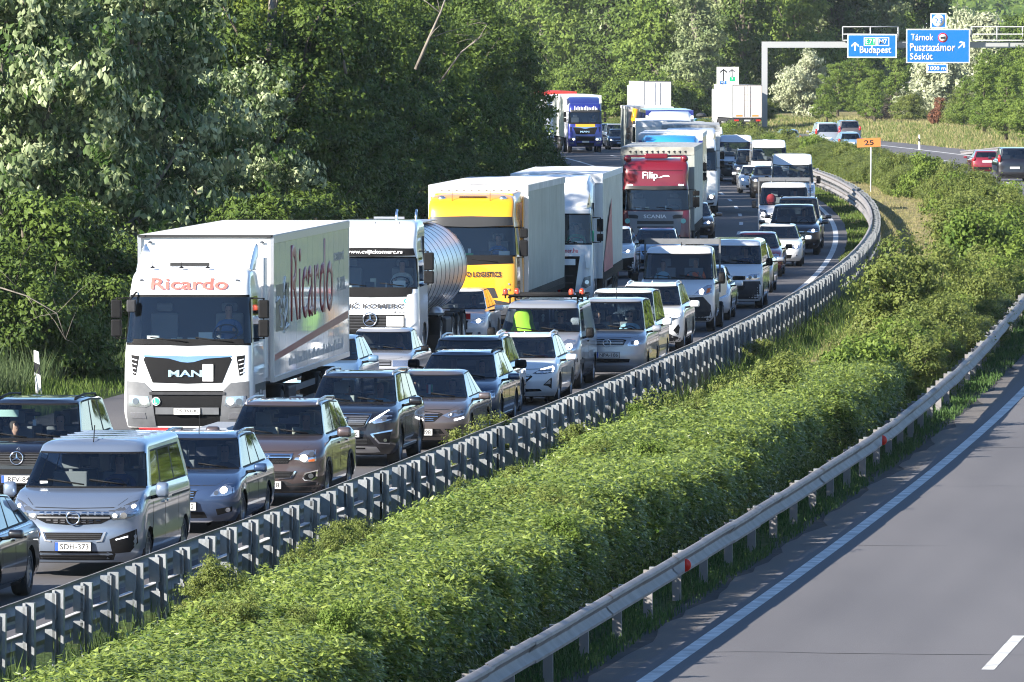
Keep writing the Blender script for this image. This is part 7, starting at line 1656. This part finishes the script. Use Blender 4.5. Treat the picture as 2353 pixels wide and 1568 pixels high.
# right bank
for x, s, key, sc, sz, lb in ((1848, 24.6, 'olive', 1.0, 1.0, 'pale silvery bush left of the Budapest sign foot'), (1975, 24.0, 'far_green', .42, .9, 'round green tree below the Budapest sign'), (1925, 24.3, 'far_green', .36, .9, 'smaller green tree beside the pale silvery bush'),
                              (2060, 23.4, 'far_green', .42, .9, 'green tree between the two overhead signs'), (2165, 25.2, 'olive', 1.25, 1.0, 'large pale silvery bush below the Tárnok sign'), (2240, 24.4, 'olive', 1.45, 1.1, 'tall pale silvery bush rising behind the Tárnok sign'), (2120, 24.0, 'olive', .9, .9, 'pale silvery bush at the left of the 1000 m plate'),
                (2262, 29.2, 'far_green', .33, 1., 'green tree over the far bank beside the pale bushes'), (2312, 31, 'far_green', .33, 1., 'bright green tree behind the far guard rail end'), (2215, 27.6, 'far_green', .25, 1., 'low green tree right of the pale silvery bush'), (2010, 26.0, 'far_green', .30, 1., 'green tree behind the purple-brown bush'), (1900, 26.2, 'far_green', .26, 1., 'low green tree right of the silvery bush at the bank'), (2130, 24.8, 'olive', .75, 1., 'pale silvery bush low on the bank below the 1000 m plate'), (2365, 32.5, 'far_green', .36, 1., 'leafy green tree cut by the right picture edge'),
              (2275, 27.5, 'far_green', .40, .95, 'green tree at the right edge below the gantry'), (2345, 28.5, 'far_green', .40, 1.0, 'bright green tree at the right picture edge'), (2330, 25, 'far_dark', .55, 1.0, 'dark tree at the upper right corner'), (2390, 26, 'far_green', .6, 1.0, 'green tree just outside the right picture edge'),
                              (2030, 25.5, 'shrub_purple', 1.0, 1.0, 'purple-brown bush below the Budapest sign'), (2155, 27.2, 'shrub_red', .8, 1.0, 'rusty red bush on the dry grass bank'), (2095, 25.8, 'shrub_mid', 1.2, 1., 'green bush right of the purple-brown one'), (2205, 27.4, 'shrub_mid', 1.2, 1., 'green bush right of the rusty red one'), (1760, 25.8, 'shrub_mid', .9, 1., 'green bush at the foot of the gantry upright'),
                              (1880, 21.5, 'far_dark', .9, 1.0, 'dark tree behind the gantry upright'), (1945, 20.8, 'far_green', .9, 1.0, 'tall green tree behind the Budapest sign'), (2030, 19.5, 'far_grey', .62, 1.0, 'grey-green tree with pale limbs between the signs')):
    X, Z = G(x, s); tree(key, X, Z, sc, lb, 'shrub' if key.startswith('shrub') or key == 'olive' else 'tree', sz=sz, z=.6)
# trees across the right carriageway, outside the frame, that the car flanks reflect
for i in range(13): p = P(70 + i * 26, 30 + 3 * (i % 2)); tree(('mid', 'dark', 'yellow')[i % 3], p.x, p.y, rt.uniform(.7, 1.0), 'green tree across the right carriageway', group='trees across the right carriageway', z=.8)
# hills
b = MB(); n = 60; vs = []
for i in range(n + 1):
    x = -200 + 1100 * i / n; hh = 60 + 14 * math.sin(i * .31) + 8 * math.sin(i * .83 + 1)
    vs += [(x, 1390, -2), (x, 1900, 10 + 4 * math.sin(i * .5)), (x, 2600, hh * .45), (x, 3400, hh)]
b.add(vs, [(i * 4 + j, (i + 1) * 4 + j, (i + 1) * 4 + j + 1, i * 4 + j + 1) for i in range(n) for j in range(3)], True)
struct(b.obj('hills', mat('hill_wood', (.045, .085, .03), .95, noise=.6, nscale=.03)))
r = np.random.default_rng(8); nc = 1500
cz = r.uniform(1500, 3300, nc); cx = (r.uniform(1700, 2500, nc) - 1176) / (F_PX / cz); chh = np.interp(cz, [1390, 1900, 2600, 3400], [-2, 10, 27, 60])
ci = np.repeat(np.arange(nc), 26); ld = norm(r.normal(size=(len(ci), 3))); ld[:, 2] = abs(ld[:, 2])
c = np.stack([cx[ci], cz[ci], chh[ci]], 1) + ld * np.array([5, 5, 8.]) * r.uniform(.6, 1, len(ci))[:, None]
v, q = leaf_quads(c, ld + r.normal(size=ld.shape) * .4, r.normal(size=ld.shape), r.uniform(1.2, 2.6, len(ci)), .7)
link('distant_woods', bulk('distant_woods', v, q, L_MID, np.repeat(np.clip(r.uniform(0, 1, nc)[ci] * .6 + r.uniform(0, .4, len(ci)), 0, 1), 4)), None, kind='stuff')
X, Z = G(2100, 14.0); t = thing('distant_hall', 'white roof of a distant hall above the trees between the signs', 'building', (X, Z, 0))
b = MB(); b.box(-3.4, 3.4, 0, 18, 0, 10.1); b.obj('wall', WHITEP, t); b = MB(); b.hexa([(-3.6, -.3, 10.1), (3.6, -.3, 10.1), (3.6, 18.3, 10.1), (-3.6, 18.3, 10.1), (-3.4, -.3, 10.7), (3.4, -.3, 10.7), (3.4, 18.3, 10.9), (-3.4, 18.3, 10.9)]); b.obj('roof', WHITEP, t)

# median hedge: dense leafy segments whose meshes are shared
def hedge_mesh(seed, ln=7., hw=1.9, H=1.5, n=36000, leaf=.085, m=L_HEDGE):
    r = np.random.default_rng(seed)
    y = r.uniform(-ln / 2, ln / 2, n); a = r.uniform(-1.0, 1.0, n)
    ang = a * np.pi * .53
    e = np.clip(1 - (np.abs(y) / (ln / 2)) ** 6, 0, 1) ** .5 * .45 + .55
    bump = 1 + .07 * np.sin(y * 2.1 + seed) * np.cos(ang * 3) + .05 * np.sin(y * 5.3 + ang * 5 + seed) + .035 * np.sin(y * 11 + ang * 9)
    pw = .62
    x = np.sign(np.sin(ang)) * np.abs(np.sin(ang)) ** .62 * hw * bump * e; z = np.maximum(0, np.cos(ang)) ** .45 * H * (1 + .26 * np.sin(ang)) * bump * e - (np.abs(ang) > np.pi / 2) * .15
    nx = np.sin(ang); nz = np.cos(ang) * 1.2 + .15
    c = np.stack([x, y, z], 1); nr = norm(np.stack([nx, .25 * np.sin(y * 2.1), nz], 1))
    depth = r.exponential(.085, n); c -= nr * depth[:, None]; c += nr * (r.uniform(0, 1, n) ** 4 * .20)[:, None]
    c += r.normal(size=c.shape) * .02
    # sprays: leaves hang in little opposite groups
    nn = norm(nr * .55 + np.array([0, 0, .75]) + r.normal(size=c.shape) * .5); ax = nr * .5 + r.normal(size=c.shape) + np.array([0, 0, -.5])
    v, q = leaf_quads(c, nn, ax, leaf * r.uniform(.6, 1.35, n), .52, .16)
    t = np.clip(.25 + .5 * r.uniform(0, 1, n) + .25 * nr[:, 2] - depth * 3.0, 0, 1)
    return bulk('foliage', v, q, m, np.repeat(t, 4))
def core_mesh(ln, hw, H):  # solid dark core added inside the leaves to block the view through
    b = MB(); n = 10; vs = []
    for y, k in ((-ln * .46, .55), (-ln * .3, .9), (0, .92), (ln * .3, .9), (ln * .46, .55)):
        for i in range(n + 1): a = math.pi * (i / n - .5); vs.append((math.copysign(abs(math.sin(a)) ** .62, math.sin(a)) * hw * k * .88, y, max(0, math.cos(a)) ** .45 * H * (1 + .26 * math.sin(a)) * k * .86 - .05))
    b.add(vs, [(i * (n + 1) + j, i * (n + 1) + j + 1, (i + 1) * (n + 1) + j + 1, (i + 1) * (n + 1) + j) for i in range(4) for j in range(n)], True); me = b.mesh('dark_core'); me.materials.append(MASS); return me
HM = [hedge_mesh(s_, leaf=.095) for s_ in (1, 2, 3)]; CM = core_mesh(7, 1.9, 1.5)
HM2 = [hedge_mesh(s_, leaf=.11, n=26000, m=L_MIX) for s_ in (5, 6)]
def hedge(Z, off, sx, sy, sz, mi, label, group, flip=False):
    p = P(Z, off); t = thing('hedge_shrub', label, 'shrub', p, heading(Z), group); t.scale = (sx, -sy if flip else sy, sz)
    link('foliage', mi, None, t); link('dark_core', CM, None, t); return t
Z = 90; i = 0; GH = 'dense green shrubs of the near median hedge'
while Z < 172:
    kk = 1 if Z < 150 else 1 - (Z - 150) / 60
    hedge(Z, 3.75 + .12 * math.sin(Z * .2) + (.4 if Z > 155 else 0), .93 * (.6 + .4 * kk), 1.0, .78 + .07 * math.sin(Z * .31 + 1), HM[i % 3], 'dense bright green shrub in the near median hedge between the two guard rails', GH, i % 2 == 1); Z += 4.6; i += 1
GM = 'yellowish scrub in the middle of the median'
for Z, off, sx, sy, sz in ((166, 3.9, .72, 1, .62), (172, 3.9, .72, 1, .55), (179, 3.8, .72, 1, .5), (186, 3.9, .7, 1, .5), (193, 4.1, .62, 1, .45), (200, 4.6, .5, 1, .5), (207, 5.0, .4, 1, .5), (214, 5.1, .4, 1, .45), (222, 5.1, .36, 1, .5), (232, 5.2, .36, 1, .45), (244, 5.2, .36, 1, .5)):
    hedge(Z, off, sx, sy, sz, HM2[i % 2], 'loose yellow-green scrub in the median between the near hedge and the round bushes', GM, i % 2 == 1); i += 1
rq = random.Random(77)
for k in range(46):
    Zq = 150 + k * 2.15 + rq.uniform(-1.2, 1.2); lo = 2.4 if Zq < 180 else 3.4 if Zq < 196 else 4.7
    p = P(Zq, rq.uniform(lo, 5.4)); tree(('shrub_mid', 'shrub_mid', 'shrub_bright', 'shrub_dark')[k % 4], p.x, p.y, rq.uniform(.42, .72) * (1.0 if k % 4 != 3 else .55), 'uneven leafy bush among the scrub past the end of the near hedge', 'shrub', 'uneven bushes among the median scrub')
for k in range(34):
    Zq = 94 + k * 1.75 + rq.uniform(-.8, .8); p = P(Zq, rq.uniform(2.2, 5.2)); tree('shrub_mid' if k % 3 else 'shrub_bright', p.x, p.y, rq.uniform(.16, .30), 'tuft of longer shoots rising out of the near hedge', 'shrub', 'shoots rising out of the near hedge', z=rq.uniform(.62, .85))
for px, s, key, sc, lb in ((1330, 128, 'shrub_mid', .35, 'small leafy sprig beside the tall guard rail posts'), (2065, 91, 'shrub_mid', 1.0, 'leafy bush at the right side of the median beside the single rail'), (2245, 78, 'shrub_bright', 1.08, 'large glossy green bush standing highest in the median'), (2260, 70, 'shrub_mid', .95, 'bush right of the large glossy one'), (2290, 76, 'shrub_bright', .6, 'pale upright bush near the right edge'), (2230, 66, 'shrub_mid', 1.0, 'rounded scrub bush behind the large glossy one'), (2280, 62, 'shrub_mid', 1.05, 'brownish scrub bush near the right edge'), (2150, 86, 'shrub_mid', .9, 'scrub bush below the large glossy one'),
                         (1110, 129.5, 'shrub_mid', .45, 'young shrub growing against the tall guard rail posts'), (1960, 70, 'shrub_mid', .38, 'tiny bush at the foot of the tall guard rail'), (1740, 97, 'shrub_mid', .3, 'small tuft-like bush by the tall guard rail')):
    X, Z = G(px, s); tree(key, X, Z, sc, lb, 'shrub')
Z = 268; GX = 'scrub hedge along the far median'
for i in range(46):
    Zq = 262 + i * 9.5 + rt.uniform(-3, 3); p = P(Zq, rt.uniform(3.6, 5.6)); tree('shrub_mid' if i % 4 else 'shrub_bright', p.x, p.y, rt.uniform(.6, 1.0) * (1 if Zq < 420 else .9), 'rounded bush standing out of the far median scrub', 'shrub', 'rounded bushes of the far median')
Z = 268
while Z < 760:
    o_ = 5.0 if Z < 420 else 4.5
    hedge(Z, o_ + .3 * math.sin(Z * .13), .62 if Z < 420 else .8, 1.15 if Z < 450 else 1.6, .80 + .16 * math.sin(Z * .21), HM2[i % 2], 'scrubby green shrub of the far median hedge beside the empty carriageway', GX, i % 2 == 1); Z += 5.6 if Z < 450 else 9; i += 1
# reeds
# grasses
def grass(name, m, Z0, Z1, o0, o1, n, h0, h1, w_, seed, zf=0., dens=None, lean=.25):
    r = np.random.default_rng(seed); Z = Z0 + (Z1 - Z0) * r.uniform(0, 1, n) ** (dens or 1.3); o = r.uniform(o0, o1, n)
    keep = (np.sin(Z * .9 + o * 2) + np.sin(Z * .37 - o * 3) + r.uniform(-1.6, 2.2, n)) > 0; Z, o = Z[keep], o[keep]; n = len(Z)
    base = np.stack([LX(Z) + o, Z, np.full(n, zf) if not callable(zf) else zf(o)], 1); h = r.uniform(h0, h1, n) * (.7 + .5 * r.uniform(0, 1, n) ** 3); a = r.uniform(0, np.pi, n)
    sdv = np.stack([np.cos(a), np.sin(a), np.zeros(n)], 1) * w_ * .5; tip = base + np.stack([r.normal(size=n) * lean * h, r.normal(size=n) * lean * h, h], 1); mid = base * .45 + tip * .55 + np.array([0, 0, .04])
    v = np.stack([base - sdv, base + sdv, mid + sdv * .7, tip, mid - sdv * .7], 1).reshape(-1, 3)
    f = np.arange(n * 5).reshape(-1, 5); me = bulk(name, v, f, m, np.repeat(r.uniform(0, 1, n), 5)); return link(name, me, None, kind='stuff')
grass('grass', GR_G, 94, 300, .35, 1.9, 42000, .12, .42, .014, 1)
grass('tall_grass', GR_G, 94, 260, .3, 1.6, 9000, .4, .75, .010, 2)
grass('verge_grass', GR_S, 84, 260, 5.0, 6.72, 60000, .05, .17, .016, 3)
grass('tall_grass', GR_G, 84, 250, 5.0, 5.85, 9000, .25, .65, .012, 4)
grass('dry_grass', GR_D, 165, 470, .3, 4.2, 52000, .10, .30, .02, 5)
grass('grass', GR_G, 240, 480, -.95, .15, 22000, .06, .16, .03, 6)
def zl(o): return np.interp(o, [-40, -22, -16, -12], [2.4, 1.5, .5, 0])
grass('tall_grass', leaf_mat('grass_bluish', (.035, .065, .025), (.13, .17, .075), .3, .5, .3), 178, 230, -17.5, -13.6, 26000, .3, 1.0, .02, 7, zl)
grass('grass', GR_G, 170, 270, -14.2, -12.1, 26000, .10, .30, .018, 8, zl, dens=1.)
def zr(o): return np.interp(o, [22, 24, 30, 42, 70], [0, .05, .5, .8, 1.0])
grass('dry_grass', GR_D, 500, 800, 22.2, 40, 90000, .12, .40, .035, 9, zr, dens=1.)
grass('grass', GR_G, 560, 820, 22.2, 34, 26000, .15, .5, .04, 10, zr, dens=1.)
